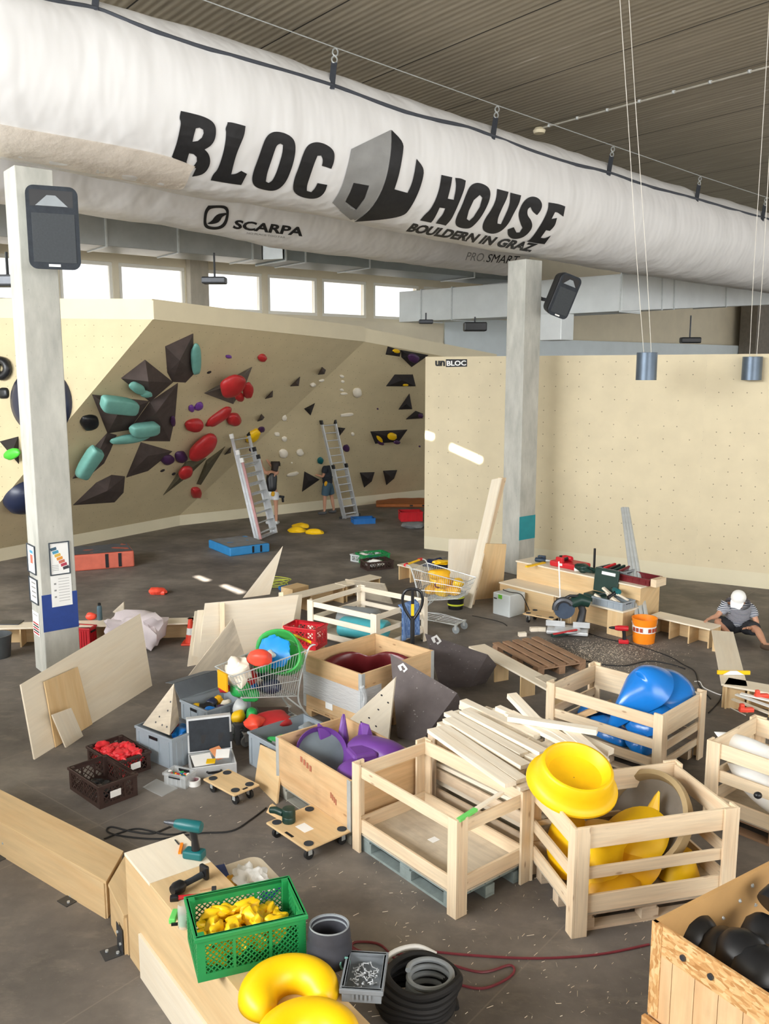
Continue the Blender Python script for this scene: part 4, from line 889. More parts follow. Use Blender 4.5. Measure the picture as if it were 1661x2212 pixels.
# seated worker at the corner of the low edging
o = G(1592, 1372); M = MX.Translation(o)
J = dict(pel=(.02, .05, .16), che=(-.05, -.08, .43), nec=(-.09, -.17, .55), hea=(-.12, -.25, .65), shL=(-.24, -.1, .5), elL=(-.42, -.2, .36), wrL=(-.53, -.28, .36), hdL=(-.6, -.32, .345), shR=(.14, -.1, .48), elR=(.2, -.24, .26), wrR=(.05, -.36, .22), hdR=(-.02, -.4, .24),
 hpL=(-.1, .0, .15), knL=(-.36, -.03, .24), anL=(-.2, -.22, .08), toL=(-.3, -.3, .05), hpR=(.12, -.02, .15), knR=(.12, -.44, .22), anR=(.1, -.78, .09), toR=(.16, -.92, .12))
w3, T, (up, fc, lt) = person('man in a striped T-shirt and white cap sitting at the corner of the low edging', M, J, (-.45, -.55, -.75), s=1.0)
t = NT('striped_cotton'); wv = t.n('ShaderNodeTexWave', wave_type='BANDS', bands_direction='Z'); wv.inputs['Scale'].default_value = 13; t.l(t.coord('Object'), wv.inputs[0]); t.base(t.ramp(wv.outputs[1], [(.55, lin('#3c4458')), (.65, lin('#d8d9dc'))])); t.rough(.85)
shirt(T, J, w3, t.m, True, 't_shirt')
trousers(T, J, w3, plain('black_cloth', '#232428', .85), .8)
capm = axes(T(V(J['hea'])+up*.02), M.to_3x3() @ fc, M.to_3x3() @ lt); b = B(capm)
b.lathe([(.108, .0), (.112, .03), (.1, .08), (.07, .115), (.03, .13), (.005, .133)], 20); b.grid(lambda u, v: (.06+.13*u, (v-.5)*.19*(1-.35*u*u), .012-.02*u-.05*(v-.5)**2), 6, 8); obj('cap', b, M_white, w3, smooth=True)
shoes(T, J, w3, plain('brown_shoe', '#5a4638', .8))
# ---------------------------------------------------------------- low plywood edging units around the mat area
def edging(label, a, c, w, divs, Hh=.31, back=True, name='edging_unit', mat=None):
    """a, c: photo points of the near top edge (height Hh); w: depth away from it"""
    p, q = G(a[0], a[1], Hh), G(c[0], c[1], Hh); L = (q-p).length; M = frm(p, q); r = thing(name, label, 'edging', M=M); mt = mat or M_ply
    b = B(M); b.box(0, L, 0, w, Hh-.025, Hh); obj('top_board', b, mt, r, bev=.003)
    if back: b = B(M); b.box(0, L, abs(w)-.02 if w > 0 else w, abs(w) if w > 0 else w+.02, 0, Hh-.027); obj('back_board', b, M_plyw, r)
    for k in range(divs):
        x = .02+(L-.06)*k/max(1, divs-1); b = B(M); y0, y1 = (0.02, w-.022) if w > 0 else (w+.022, -.02); b.box(x, x+.022, y0, y1, 0, Hh-.027); obj('divider', b, M_plyw, r)
    return r
E1 = edging('long low plywood edging unit behind the left column with bottle and orange hold on it', (-60, 1359), (424, 1345), .3, 6)
E2 = edging('low plywood edging unit running behind the stacked boards', (426, 1344), (746, 1266), .3, 5)
E3 = edging('short low plywood edging unit carrying the far lattice crates', (748, 1265), (824, 1246), .3, 3)
E4 = edging('low plywood edging unit beside the far shopping cart', (858, 1219), (912, 1232), .3, 3)
E5 = edging('low plywood edging unit right of the orange bucket', (1402, 1329), (1534, 1359), .33, 4)
E6 = edging('low plywood board unit running towards us from the seated man', (1537, 1361), (1558, 1477), -.3 if G(1585, 1354, .31).x < 0 else .3, 2, back=False)
E7 = edging('low plywood edging unit at the right edge below the yellow level', (1563, 1479), (1720, 1507), .3, 4)
E8 = edging('long plank-topped edging unit behind the dark volumes', (1012, 1396), (1187, 1492), .26, 4, back=False)
# bottle, hold, tub, bins by the left unit
p = G(216, 1339, .31); b = B(LR(p)); b.lathe([(.035, 0), (.038, .01), (.038, .2), (.03, .225), (.022, .23)], 18); q = solo('drinking_bottle', b, plain('slate_blue_bottle', '#4a6470', .4), 'slate blue drinking bottle standing on the low edging right of the left column', 'bottle', smooth=True)
b = B(LR(p)); b.lathe([(.024, .231), (.024, .262), (.018, .268)], 16); obj('cap', b, M_dark, q, smooth=True)
b = B(); b.blob(G(197, 1338, .31)+Z3*.05, (.085, .06, .06), None, .1, 90); solo('climbing_hold', b, M_redor, 'orange-red hold on the low edging beside the blue bottle', 'climbing hold', smooth=True)
b = B(LR(G(20, 1346, .31))); b.box(-.15, .18, -.1, .12, 0, .015); solo('mat_tile', b, M_iron, 'dark flat mat on the low edging at the left edge', 'mat')
def bucket(label, p, r0, r1, h, mat, handle=True, name='bucket', lidc=None):
    M = LR(p); t_ = thing(name, label, 'bucket', M=M); b = B(M); b.lathe([(r0, 0), (r1, h), (r1+.008, h), (r1+.008, h+.012), (r1-.008, h+.012), (r1-.012, h-.01), (r0-.01, .015), (.003, .012)], 28, cap=False); b.lathe([(r0, 0), (.003, 0)], 28, cap=False); obj('shell', b, mat, t_, smooth=True, ang=35)
    if handle: b = B(M); b.tube(arc((0, 0, h*.9), (1, 0, 0), (0, -.5, -.6), r1+.012, 0, math.pi, 14), .004, 5); obj('handle', b, M_steel, t_, smooth=True)
    return t_
bucket('dark grey tub on the floor at the left edge of the hall', G(-4, 1418), .17, .2, .32, plain('dark_grey_plastic', '#484c4f', .5), False, 'tub')
rb = plastic_crate('narrow red plastic bin in front of the low edging by the left column', frm(G(158, 1400), G(187, 1402)), .28, .2, .32, M_red_p, 'solid', name='plastic_bin', cat='bin')
b = B(frm(G(238, 1408), G(322, 1405))); b.blob((.35, .15, .27), (.42, .26, .27), None, .25, 93, 3, 2.2, .7); solo('fabric_bag', b, plain('pale_pink_white_bag', '#e2d8dc', .8, amt=.05), 'pale pink-white fabric bag slumped against the low edging behind the big board', 'bag', smooth=True)
# traffic cone behind the stacked boards
p = G(413, 1390); M = LR(p); r = thing('traffic_cone', 'orange and white traffic cone at the left of the stacked boards', 'cone', M=M)
b = B(M); b.bx((0, 0, .015), (.26, .26, .03)); obj('base', b, M_redor, r, bev=.01)
for z0, z1, m_ in ((.03, .15, M_redor), (.15, .25, M_white), (.25, .38, M_redor)):
    b = B(M); f = lambda z: .09-.06*(z-.03)/.35; b.lathe([(f(z0), z0), (f(z1), z1)], 20); obj('cone_band', b, m_, r, smooth=True, ang=50)
# ---------------------------------------------------------------- notices and loudspeakers on the left column
mF = axes(KL, UD, ND)   # x along the right-hand face, y away, z up
def colpt(px, py, face):   # point on one of the two visible faces -> local (u, z)
    q = PLN(px, py, KL, ND if face == 'f' else UD); l = mF.inverted() @ q; return (l.x if face == 'f' else l.y), l.z
def notice(label, face, a, c, framed, build=None):
    u0, z1 = colpt(*a, face); u1, z0 = colpt(*c, face)
    if u0 > u1: u0, u1 = u1, u0
    m = mF @ MX(((1, 0, 0, 0), (0, 0, -1, 0), (0, 1, 0, 0), (0, 0, 0, 1))) if face == 'f' else mF @ MX(((0, 0, -1, 0), (-1, 0, 0, 0), (0, 1, 0, 0), (0, 0, 0, 1)))
    if face != 'f': u0, u1 = -u1, -u0
    Mo = m @ MX.Translation((u0, z0, 0)); W_, H_ = u1-u0, z1-z0
    r = thing('framed_poster' if framed else 'notice_sheet', label, 'notice', M=Mo)
    b = B(Mo); b.box(.008, W_-.008, .008, H_-.008, .0035, .0075); obj('paper', b, M_paper, r)
    if framed:
        b = B(Mo); k = .014
        for x0, x1, y0, y1 in ((0, W_, 0, k), (0, W_, H_-k, H_), (0, k, k, H_-k), (W_-k, W_, k, H_-k)): b.box(x0, x1, y0, y1, .0035, .02)
        obj('frame', b, plain('slate_frame', '#39424b', .5), r)
    return r, Mo, W_, H_
def patch(r, Mo, x, y, w_, h_, mat, name='printed_block', rot=0):
    b = B(Mo @ MX.Translation((x, y, .0078)) @ MX.Rotation(rot, 4, 'Z')); b.box(-w_/2, w_/2, -h_/2, h_/2, 0, .0012); return obj(name, b, mat, r)
r, Mo, W_, H_ = notice('framed poster with a rising row of coloured blobs on the left column', 'f', (104, 1173), (152, 1238), True)
for k, cc in enumerate(('#3f5f73', '#4f9fbf', '#e0b54a', '#e79a3d', '#c9705a', '#b33a4e', '#3b3d45')): patch(r, Mo, W_*(.22+.095*k), H_*(.8-.1*k), W_*.3, H_*.09, plain('poster_ink_%d' % k, cc, .6), 'printed_blob', .2)
text_flat('LEVEL', Mo @ MX.Translation((W_*.4, H_*.87, .0078)), W_*.4, H_*.05, M_ink, r) if 0 else None
for k in range(4): patch(r, Mo, W_*.27, H_*(.3-.05*k), W_*.32, H_*.012, M_inkg, 'text_line')
r, Mo, W_, H_ = notice('plain paper list hanging under the framed poster', 'f', (107, 1243), (158, 1306), False)
for k in range(9): patch(r, Mo, W_*.62, H_*(.86-.085*k), W_*.5, H_*.014, M_inkg2, 'text_line')
for k in range(3): patch(r, Mo, W_*.22, H_*(.72-.2*k), W_*.1, H_*.05, M_inkg, 'printed_block')
r, Mo, W_, H_ = notice('upper narrow framed poster on the shaded side of the left column', 's', (59, 1172), (80, 1243), True)
patch(r, Mo, W_*.5, H_*.75, W_*.4, H_*.1, plain('poster_ink_1', '#4f9fbf')); patch(r, Mo, W_*.5, H_*.5, W_*.3, H_*.3, plain('poster_ink_4', '#c9705a'))
r, Mo, W_, H_ = notice('lower narrow framed poster on the shaded side of the left column', 's', (64, 1243), (85, 1308), True)
for k in range(4): patch(r, Mo, W_*.5, H_*(.8-.18*k), W_*.5, H_*.06, M_inkg)
r, Mo, W_, H_ = notice('white notice with red and green stripes low on the shaded side of the left column', 's', (70, 1315), (88, 1378), False)
for k, cc in enumerate((M_red_p, M_gtool, M_red_p, M_gtool, M_red_p)): patch(r, Mo, W_*.5, H_*(.5-.1*k), W_*.8, H_*.055, cc, 'printed_stripe')
patch(r, Mo, W_*.5, H_*.85, W_*.6, H_*.03, M_inkg, 'text_line')
def speaker(label, M, W_, D_, H_, shell, attach):
    """front face looks along -y, origin at the back centre"""
    r = thing('loudspeaker', label, 'loudspeaker', M=M); b = B(M)
    b.prism([(-W_/2, -D_*.0, -H_/2), (W_/2, 0, -H_/2), (W_/2, 0, H_/2), (-W_/2, 0, H_/2)], (0, -D_*.35, 0)); 
    b2 = B(M); f = [(-W_/2, -D_*.35), (W_/2, -D_*.35)]
    b = B(M); b.cuboid([(-W_*.32, 0, -H_*.44), (W_*.32, 0, -H_*.44), (W_/2, -D_, -H_/2), (-W_/2, -D_, -H_/2), (-W_*.32, 0, H_*.44), (W_*.32, 0, H_*.44), (W_/2, -D_, H_/2), (-W_/2, -D_, H_/2)]); obj('cabinet', b, shell, r, bev=.1, seg=5)
    b = B(M); rp = []
    for cx_, cz_, a0 in ((W_/2-.11, H_/2-.11, 0), (-W_/2+.11, H_/2-.11, 90), (-W_/2+.11, -H_/2+.11, 180), (W_/2-.11, -H_/2+.11, 270)):
        for k in range(7): a_ = R(a0+15*k); rp.append((cx_+.1*math.cos(a_)+.008, -D_-.02, cz_+.1*math.sin(a_)-.008))
    b.prism(rp, (0, .03, 0)); obj('front_panel', b, M_foam, r)
    b = B(M); b.bx((.012, -D_-.02, -.13*H_), (W_*.8, .008, H_*.58)); obj('grille', b, plain('grille_grey', '#3b3f42', .8, amt=.1, scale=40), r, bev=.003)
    b = B(M); b.cuboid([(-W_*.4, -D_-.021, H_*.24), (W_*.4, -D_-.021, H_*.24), (W_*.2, -D_+.1, H_*.28), (-W_*.2, -D_+.1, H_*.28), (-W_*.4, -D_-.021, H_*.43), (W_*.4, -D_-.021, H_*.43), (W_*.2, -D_+.1, H_*.42), (-W_*.2, -D_+.1, H_*.42)]); obj('horn', b, M_dark, r)
    b = B(M); b.cuboid([(-W_*.3, -D_-.022, H_*.245), (W_*.3, -D_-.022, H_*.245), (W_*.3, -D_-.027, H_*.245), (-W_*.3, -D_-.027, H_*.245), (-W_*.08, -D_-.022, H_*.37), (W_*.08, -D_-.022, H_*.37), (W_*.08, -D_-.027, H_*.37), (-W_*.08, -D_-.027, H_*.37)]); obj('horn_flare', b, M_greyh, r)
    b = B(M); b.bx((0, -D_-.022, -H_*.455), (W_*.22, .006, H_*.03)); obj('badge', b, M_white, r)
    if attach: b = B(M); b.bx((0, .06, 0), (.14, .13, .16)); obj('wall_bracket', b, M_iron, r, bev=.01)
    return r
kL = PLN(104, 504, KL, ND); M = axes(kL-ND*.13, UD*.96+ND*-.28, ND*.96+UD*.28); speaker('large loudspeaker with pale top mounted high on the left column', M, .62, .4, 1.0, plain('speaker_shell', '#c3c9c6', .5), True)
kR = PLN(1160, 640, KR+UD*.47, UD); fd = V((.3, -.92, -.22)).normalized(); M = axes(D(1197, 632, kR.y-.1), V((.92, .3, 0)), -fd) @ MX.Rotation(R(17), 4, 'Y'); speaker('tilted black loudspeaker mounted high on the right column', M, .46, .42, .84, M_dark, False)
b = B(); b.tube([kR, kR+UD*.12-ND*.03-Z3*.05, D(1192, 650, kR.y-.05)], .035, 8); solo('speaker_arm', b, M_iron, 'curved steel arm holding the tilted loudspeaker to the right column', 'bracket', smooth=True)
# small lamps and speakers under the roof
def small_box(name, label, cat, px, py, d_, dims, mat, rod):
    p = D(px, py, d_); r = thing(name, label, cat, p); b = B(LR(p)); b.bx((0, 0, 0), dims); obj('housing', b, mat, r, bev=.03)
    b = B(LR(p)); b.beam((0, .05, dims[2]/2), (0, .05, dims[2]/2+rod), .03, .03); obj('bracket', b, M_iron, r); return r
small_box('flat_sensor', 'small dark flat lamp in front of the window band', 'lamp', 463, 606, 19, (.5, .3, .14), M_iron, .5)
small_box('flat_sensor', 'small dark flat box lamp at the left edge beside the left column', 'lamp', 14, 607, 11.9, (.36, .25, .15), M_iron, .3)
small_box('round_speaker', 'black loudspeaker hanging under the large pale duct left of the right column', 'loudspeaker', 1026, 706, 24.6, (.62, .4, .24), M_dark, .15)
small_box('flat_sensor', 'small black lamp box in front of the shaded back wall at right', 'lamp', 1491, 735, 25, (.55, .25, .16), M_dark, .6)
small_box('flat_sensor', 'small dark lamp under the left end of the pale duct', 'lamp', 920, 695, 26.5, (.42, .25, .12), M_iron, .2)
for (px, py), (qx, qy), d_, l in (((1404, 757), (1348, 0), 15.5, 'left dark cylinder pendant lamp in front of the plain wall'), ((1626, 766), (1672, 0), 16.4, 'right dark cylinder pendant lamp near the right edge')):
    p = D(px if d_ > 16 else 1398, py+5, d_); zb = D(px, 821, d_).z; hh = p.z-zb; r = thing('pendant_lamp', l, 'lamp', (p.x, p.y, zb)); rr_ = .176
    b = B(); b.lathe([(rr_, 0), (rr_, hh), (rr_*.98, hh+.004), (.002, hh+.004)], 32, LR((p.x, p.y, zb)), cap=False); b.lathe([(rr_-.01, 0), (rr_-.01, hh-.02)], 32, LR((p.x, p.y, zb)), cap=False); b.lathe([(rr_, 0), (rr_-.01, 0)], 32, LR((p.x, p.y, zb)), cap=False); obj('lamp_shade', b, plain('blue_grey_metal', '#5d6a78', .35, .5, .15, 3), r, smooth=True, ang=40)
    e_ = G(qx, qy, ZC)
    for s_ in (-.06, .07):
        b = B(); a0 = V((p.x+s_, p.y, zb+hh)); a1 = e_+V((s_, 0, 0)); b.tube(smooth_path([a0, a0.lerp(a1, .3)+V((.05*s_*10, 0, 0))*.4, a0.lerp(a1, .7), a1], 5), .0055, 5); obj('cord', b, plain('pale_cord', '#e2ddd2', .7), r, smooth=True)
# conduits along the ceiling with a smoke detector
for a_, c_, l, rr_ in (((1165, 278), (1690, 136), 'thin pale conduit with clips along the ceiling', .02),):
    b = B(); p, q = G(*a_, ZC-.03), G(*c_, ZC-.03); b.cyl(p, q, rr_, None, 8); o = solo('ceiling_conduit', b, plain('pale_conduit', '#a8a294', .6), l, 'conduit')
    for k in range(7):
        f = B(); w_ = p.lerp(q, .05+.14*k); f.bx(w_+Z3*.01, (.06, .06, .06)); obj('clip', f, M_steel, o)
    b = B(); b.lathe([(.12, -.12), (.14, -.06), (.09, 0)], 20, LR(p+Z3*.02)); solo('smoke_detector', b, M_fascia, 'small pale smoke detector at the end of the ceiling conduit', 'detector', smooth=True)
# ---------------------------------------------------------------- leaning boards on the left
M_e = plain('board_edge', '#c9a877', .7)
sheet('plywood_sheet', 'large pale plywood sheet leaning on its long edge against the left column', [(75, 1641), (329, 1481), (303, 1325), (45, 1478)], [0, 0, .80, .80], .02, M_ply)
sheet('plywood_sheet', 'tall narrow board leaning on the large pale plywood sheet', [(121, 1614), (200, 1564), (168, 1440), (96, 1472)], [.005, .005, .6, .6], .016, M_plyw)
sheet('plywood_offcut', 'small board leaning lowest in front of the large plywood sheet', [(143, 1615), (180, 1590), (154, 1529), (113, 1544)], [0, 0, .36, .36], .016, M_ply)
# stack of boards in the middle left
for k, (pts, zs_, l) in enumerate((([(428, 1432), (622, 1400), (645, 1285), (443, 1303)], [0, 0, .72, .72], 'large plywood sheet, front of the stack leaning on the edging'), ([(414, 1436), (470, 1427), (470, 1316), (427, 1318)], [0, 0, .66, .66], 'plywood sheet showing at the left behind the front sheet of the stack'), ([(405, 1440), (440, 1433), (445, 1317), (421, 1320)], [0, 0, .62, .62], 'narrow edge-on board at the far left of the leaning stack'))):
    sheet('plywood_sheet', l, pts, zs_, .02, M_ply)
sheet('plywood_sheet', 'plywood sheet leaning right of the stack behind the red basket', [(590, 1395), (645, 1382), (653, 1284), (600, 1288)], [0, 0, .45, .45], .018, M_ply)
sheet('plywood_triangle', 'pale plywood triangle pointing up behind the leaning stack', [(525, 1292), (583, 1284), (611, 1180)], [.31, .31, 1.08], .02, M_ply)
sheet('plywood_triangle', 'grey worn plywood triangle leaning in front of the stack left of the loaded cart', [(406, 1462), (538, 1446), (503, 1336)], [0, 0, .78], .02, M_plyg)
for x, l in ((480, 'left upright batten in front of the leaning stack'), (607, 'right upright batten in front of the leaning stack')):
    p = G(x+2, 1404 if x > 500 else 1428, .0); q = G(x, 1280 if x > 500 else 1303, .76); b = B(); b.beam(p, q, .07, .03, V((0, 1, 0))); solo('batten', b, M_pine, l, 'batten')
p = G(655, 1290); M = frm(G(632, 1293), G(690, 1277)); b = B(M); b.box(0, .42, 0, .3, 0, .17); solo('wooden_box', b, M_plyw, 'small plain plywood box standing behind the middle edging', 'box', bev=.004)
b = B(frm(G(610, 1280), G(640, 1277))); b.box(0, .3, 0, .3, 0, .07); solo('small_crate', b, M_blue_p, 'low blue plastic tray behind the edging beside the small box', 'tray', bev=.01)
b = B(); p = G(600, 1268); rnd = random.Random(3); b.tube(smooth_path([p+V((.2*math.cos(k*1.9)*(1+.3*rnd.random()), .25*math.sin(k*1.9), .02+.012*k)) for k in range(14)], 6), .008, 5); solo('rope_coil', b, plain('lime_rope', '#b9c24a', .8), 'yellow-green rope coiled on the floor behind the middle edging', 'rope', smooth=True)
# boards leaning on the right column
sheet('long_plank', 'tall pale plank leaning against the right column, front of the pair', [(1000, 1308), (1016, 1314), (1082, 1032), (1062, 1036)], [0, 0, 2.2, 2.2], .03, M_ply, 'plank')
sheet('long_plank', 'tall plank edge-on just behind the front leaning plank', [(1017, 1308), (1024, 1306), (1094, 1032), (1085, 1032)], [0, 0, 2.18, 2.18], .1, M_pine, 'plank')
sheet('plywood_sheet', 'pale board leaning on the end of the plain wall behind the tall planks', [(966, 1272), (1020, 1278), (1034, 1166), (969, 1165)], [0, 0, 1.1, 1.1], .02, M_ply)
sheet('plywood_sheet', 'warm plywood board leaning against the right column behind the planks', [(1024, 1296), (1085, 1290), (1094, 1176), (1050, 1175)], [0, 0, 1.05, 1.05], .02, M_plyw)
# ---------------------------------------------------------------- stepped boxes with tools on the right
p, q = G(1080, 1257, .42), G(1346, 1321, .42); ST = frm(p, q); SL = (q-p).length
r = thing('stepped_box', 'two-tier plywood step box covered with tools in front of the plain wall', 'step box', M=ST)
b = B(ST); b.box(-.01, SL+.01, -.02, .42, .395, .42); obj('tread', b, M_ply, r, bev=.004)
for x0, x1 in ((0, SL*.47), (SL*.53, SL*.6)): b = B(ST); b.box(x0, x1, 0, .02, 0, .395); obj('front_panel', b, M_plyw, r)
b = B(ST); b.box(0, SL, .3, .32, 0, .395); obj('inner_panel', b, M_plyw, r)
for x in (0, SL*.47, SL*.6, SL-.3, SL-.02): b = B(ST); b.box(x, x+.02, .022, .3, 0, .395); obj('divider', b, M_plyw, r)
b = B(ST); b.box(SL-.28, SL, 0, .02, 0, .395); obj('front_panel', b, M_plyw, r)
b = B(ST); b.box(.02, SL+.02, .42, .96, 0, .725); obj('riser', b, M_plyw, r)
b = B(ST); b.box(.0, SL+.04, .4, .98, .725, .75); obj('tread', b, M_ply, r, bev=.004)
def onS(x, y, z=.75): return ST @ V((x, y, z))
def stl(px, py, z): return ST.inverted() @ G(px, py, z)
def drill(label, M, body, acc, s=1.0, batt=True, name='cordless_drill'):
    """lying or standing tool: barrel along +x, grip along -z"""
    r = thing(name, label, 'drill', M=M); b = B(M); b.tube([(-.07*s, 0, 0), (-.06*s, 0, 0), (.05*s, 0, 0), (.09*s, 0, 0)], [.028*s, .034*s, .034*s, .024*s], 14); obj('motor_housing', b, body, r, smooth=True, ang=50)
    b = B(M); b.tube([(.09*s, 0, 0), (.13*s, 0, 0), (.16*s, 0, 0)], [.02*s, .016*s, .008*s], 12); obj('chuck', b, M_steel if acc is None else acc, r, smooth=True, ang=50)
    b = B(M); b.tube([(-.015*s, 0, -.02*s), (-.025*s, 0, -.08*s), (-.03*s, 0, -.14*s)], [.024*s, .02*s, .025*s], 10); obj('grip', b, M_dark, r, smooth=True)
    if batt: b = B(M); b.bx((-.02*s, 0, -.165*s), (.12*s, .07*s, .05*s)); obj('battery', b, body, r, bev=.012*s)
    return r
def lay(p, rz, tilt=90): return LR(p, rz) @ MX.Rotation(R(tilt), 4, 'X')
l1 = stl(1172, 1213, .75); drill('dark blue cordless drill at the left end of the upper step', lay(onS(l1.x, .62, .79), ST.to_euler().z+.4), plain('navy_tool', '#22364a', .4), None, 1.2)
b = B(); a0, a1 = G(1137, 1224, .76), G(1176, 1215, .76); b.beam(a0, a1, .06, .025); solo('hand_saw', b, M_yel, 'yellow bar tool at the front of the upper step beside the red case', 'tool')
l1 = stl(1222, 1228, .75); M = ST @ MX.Translation((l1.x-.33, .52, .751)); r = thing('tool_case', 'open red plastic tool case on the upper step', 'case', M=M)
b = B(M); b.box(0, .62, 0, .36, 0, .1); obj('case_shell', b, M_red_p, r, bev=.03)
b = B(M); b.bx((.25, -.004, .06), (.07, .006, .04)); obj('badge', b, M_white, r)
drill('red and black cordless drill lying on the open red case', lay(M @ V((.25, .2, .145)), ST.to_euler().z+3.0), M_red_p, M_dark, 1.3)
l1 = stl(1262, 1238, .75); b = B(ST); b.blob((l1.x-.02, .55, .82), (.17, .1, .07), None, .3, 101); o = solo('angle_grinder', b, M_gtool, 'dark green angle grinder on the upper step right of the red case', 'grinder', smooth=True); b = B(ST); b.cyl((l1.x-.18, .5, .79), (l1.x-.06, .52, .8), .04, .03, 12); obj('guard', b, M_white, o, smooth=True)
l1 = stl(1300, 1250, .75); M = ST @ MX.Translation((l1.x-.2, .56, .751)); plastic_crate('grey open tool tray full of hand tools on the upper step', M, .5, .34, .14, M_greyh, 'solid', name='tool_tray', cat='tray')
for k in range(4): b = B(M); b.beam((.08+.1*k, .06, .12), (.14+.09*k, .3, .17), .04, .04); solo('hand_tool', b, (M_red_p, M_dark, M_gtool, M_maroon)[k], ('red-handled', 'black', 'dark green', 'maroon')[k]+' hand tool in the grey tray on the upper step', 'tool', bev=.01)
b = B(ST); l1 = stl(1283, 1228, .75); b.cyl((l1.x, .93, .75), (l1.x, .93, 1.1), .02, .02, 10); solo('dark_rod', b, M_dark, 'short black rod standing upright at the back of the upper step', 'rod')
l1 = stl(1352, 1262, .75); M = ST @ MX.Translation((l1.x-.28, .52, .751)); plastic_crate('dark red shallow tool tray at the right end of the upper step', M, .6, .36, .11, M_maroon, 'solid', name='tool_tray', cat='tray')
b = B(M); b.box(.62, .72, .02, .3, 0, .12); solo('wood_block', b, M_pine, 'small wooden block at the right end of the upper step', 'block')
# green open case lid with label, grey tray of offcuts on the lower step
l1 = stl(1270, 1310, .42); M = ST @ MX.Translation((l1.x-.1, .1, .421)); r = thing('tool_case', 'dark green tool case standing open with a white label on the lower step', 'case', M=M)
b = B(M); b.box(-.2, .26, .0, .26, 0, .12); obj('case_shell', b, M_gtool, r, bev=.015)
b = B(M); b.cuboid([(-.2, .26, .12), (.26, .26, .12), (.26, .3, .12), (-.2, .3, .12), (-.2, .3, .5), (.26, .3, .5), (.26, .34, .5), (-.2, .34, .5)]); obj('case_lid', b, M_gtool, r, bev=.012)
b = B(M); b.cuboid([(-.06, .287, .41), (.2, .287, .41), (.2, .29, .41), (-.06, .29, .41), (-.06, .293, .46), (.2, .293, .46), (.2, .297, .46), (-.06, .297, .46)]); obj('paper_label', b, M_paper, r)
l1 = stl(1330, 1312, .42); M = ST @ MX.Translation((l1.x-.36, .0, .421)); TR = plastic_crate('grey plastic tray of wooden offcuts and a jigsaw on the lower step', M, .56, .32, .13, M_grp, 'solid', name='tool_tray', cat='tray')
for k, (x, y, a_) in enumerate(((.08, .1, .5), (.2, .2, -.4), (.34, .08, .2), (.42, .2, 1.2), (.12, .24, 0))): b = B(M @ MX.Translation((x, y, .1+.02*k)) @ MX.Rotation(a_, 4, 'Z') @ MX.Rotation(.5, 4, 'Y')); b.box(-.11, .11, -.03, .03, -.015, .015); solo('wood_offcut', b, M_pinel, ('short pale', 'crosswise pale', 'tilted', 'steep', 'rearmost')[k]+' wooden offcut in the grey tray on the lower step', 'offcut')
drill('teal jigsaw lying on top of the offcuts in the grey tray', lay(M @ V((.33, .17, .25)), ST.to_euler().z+2.6, 60), M_teal_t, M_dark, 1.3, False, 'jigsaw')
# mitre saw
p = G(1228, 1372); M = LR(p, R(-14)); r = thing('mitre_saw', 'mitre saw with dark green motor standing on the floor in front of the step box', 'saw', M=M)
b = B(M); b.box(-.34, .3, -.12, .2, .03, .09); obj('base_casting', b, M_alu, r, bev=.02)
b = B(M); b.lathe([(.2, .09), (.2, .11), (.002, .112)], 28, MX.Translation((-.02, -.02, 0))); obj('turntable', b, M_alu, r, smooth=True, ang=40)
b = B(M); b.beam((-.25, -.26, .05), (.12, -.1, .1), .07, .05); obj('table_arm', b, M_gtool, r, bev=.01)
b = B(M); b.beam((-.22, -.285, .085), (.13, -.12, .135), .05, .012); obj('red_scale', b, M_red_p, r)
for x0, x1 in ((-.36, -.06), (.06, .32)): b = B(M); b.box(x0, x1, .06, .09, .11, .2); obj('fence', b, M_alu, r, bev=.008)
b = B(M); b.tube([(.16, .2, .1), (.2, .24, .35), (.14, .2, .5)], [.07, .06, .05], 10); obj('pivot_arm', b, M_iron, r, smooth=True)
b = B(M); b.cyl((-.08, .01, .42), (-.08, .035, .42), .165, None, 32); obj('saw_blade', b, plain('blue_steel_blade', '#5b6a7f', .35, .6), r)
b = B(M); b.tube(arc((-.08, .02, .42), (-1, 0, 0), (0, 0, 1), .14, -.2, 2.6, 10), [.05]*11, 8); obj('blade_guard', b, M_iron, r, smooth=True)
b = B(M); b.tube([(.02, .05, .5), (.16, .1, .56), (.3, .12, .52)], [.08, .1, .085], 14); obj('motor_housing', b, M_gtool, r, smooth=True)
b = B(M); b.tube([(-.12, .05, .55), (.0, .05, .62), (.12, .06, .62)], .025, 8); obj('handle', b, M_dark, r, smooth=True)
b = B(); a0, a1 = G(1212, 1345, .05), G(1207, 1213, .98); b.cyl(a0, a1, .012, None, 8); solo('metal_rod', b, M_white, 'thin white rod standing upright beside the mitre saw', 'rod')
# systainer, dolly, blocks, buckets, drill, pipes
p, q = G(1064, 1325), G(1100, 1335); M = frm(p, q); W_ = (q-p).length; r = thing('tool_systainer', 'pale grey tool case with a green square left of the step box', 'case', M=M)
b = B(M); b.box(0, W_, 0, .4, 0, .38); obj('case_shell', b, plain('pale_grey_case', '#d3dadb', .5, amt=.03), r, bev=.015)
b = B(M); b.box(W_*.33, W_*.55, -.006, 0, .29, .36); obj('green_latch', b, plain('lime_green_plastic', '#6fbf3a', .5), r)
b = B(M); b.box(W_*.06, W_*.24, -.004, 0, .27, .29); obj('print_mark', b, M_dark, r)
b = B(M); b.tube(smooth_path([(.06, .2, .4), (.15, .1, .42), (.28, .14, .4), (W_+.03, .25, .37), (W_+.12, .3, .2), (W_+.2, .34, .01)], 6), .008, 6); solo('power_cable', b, M_blackr, 'black cable lying over the pale grey tool case', 'cable', smooth=True)
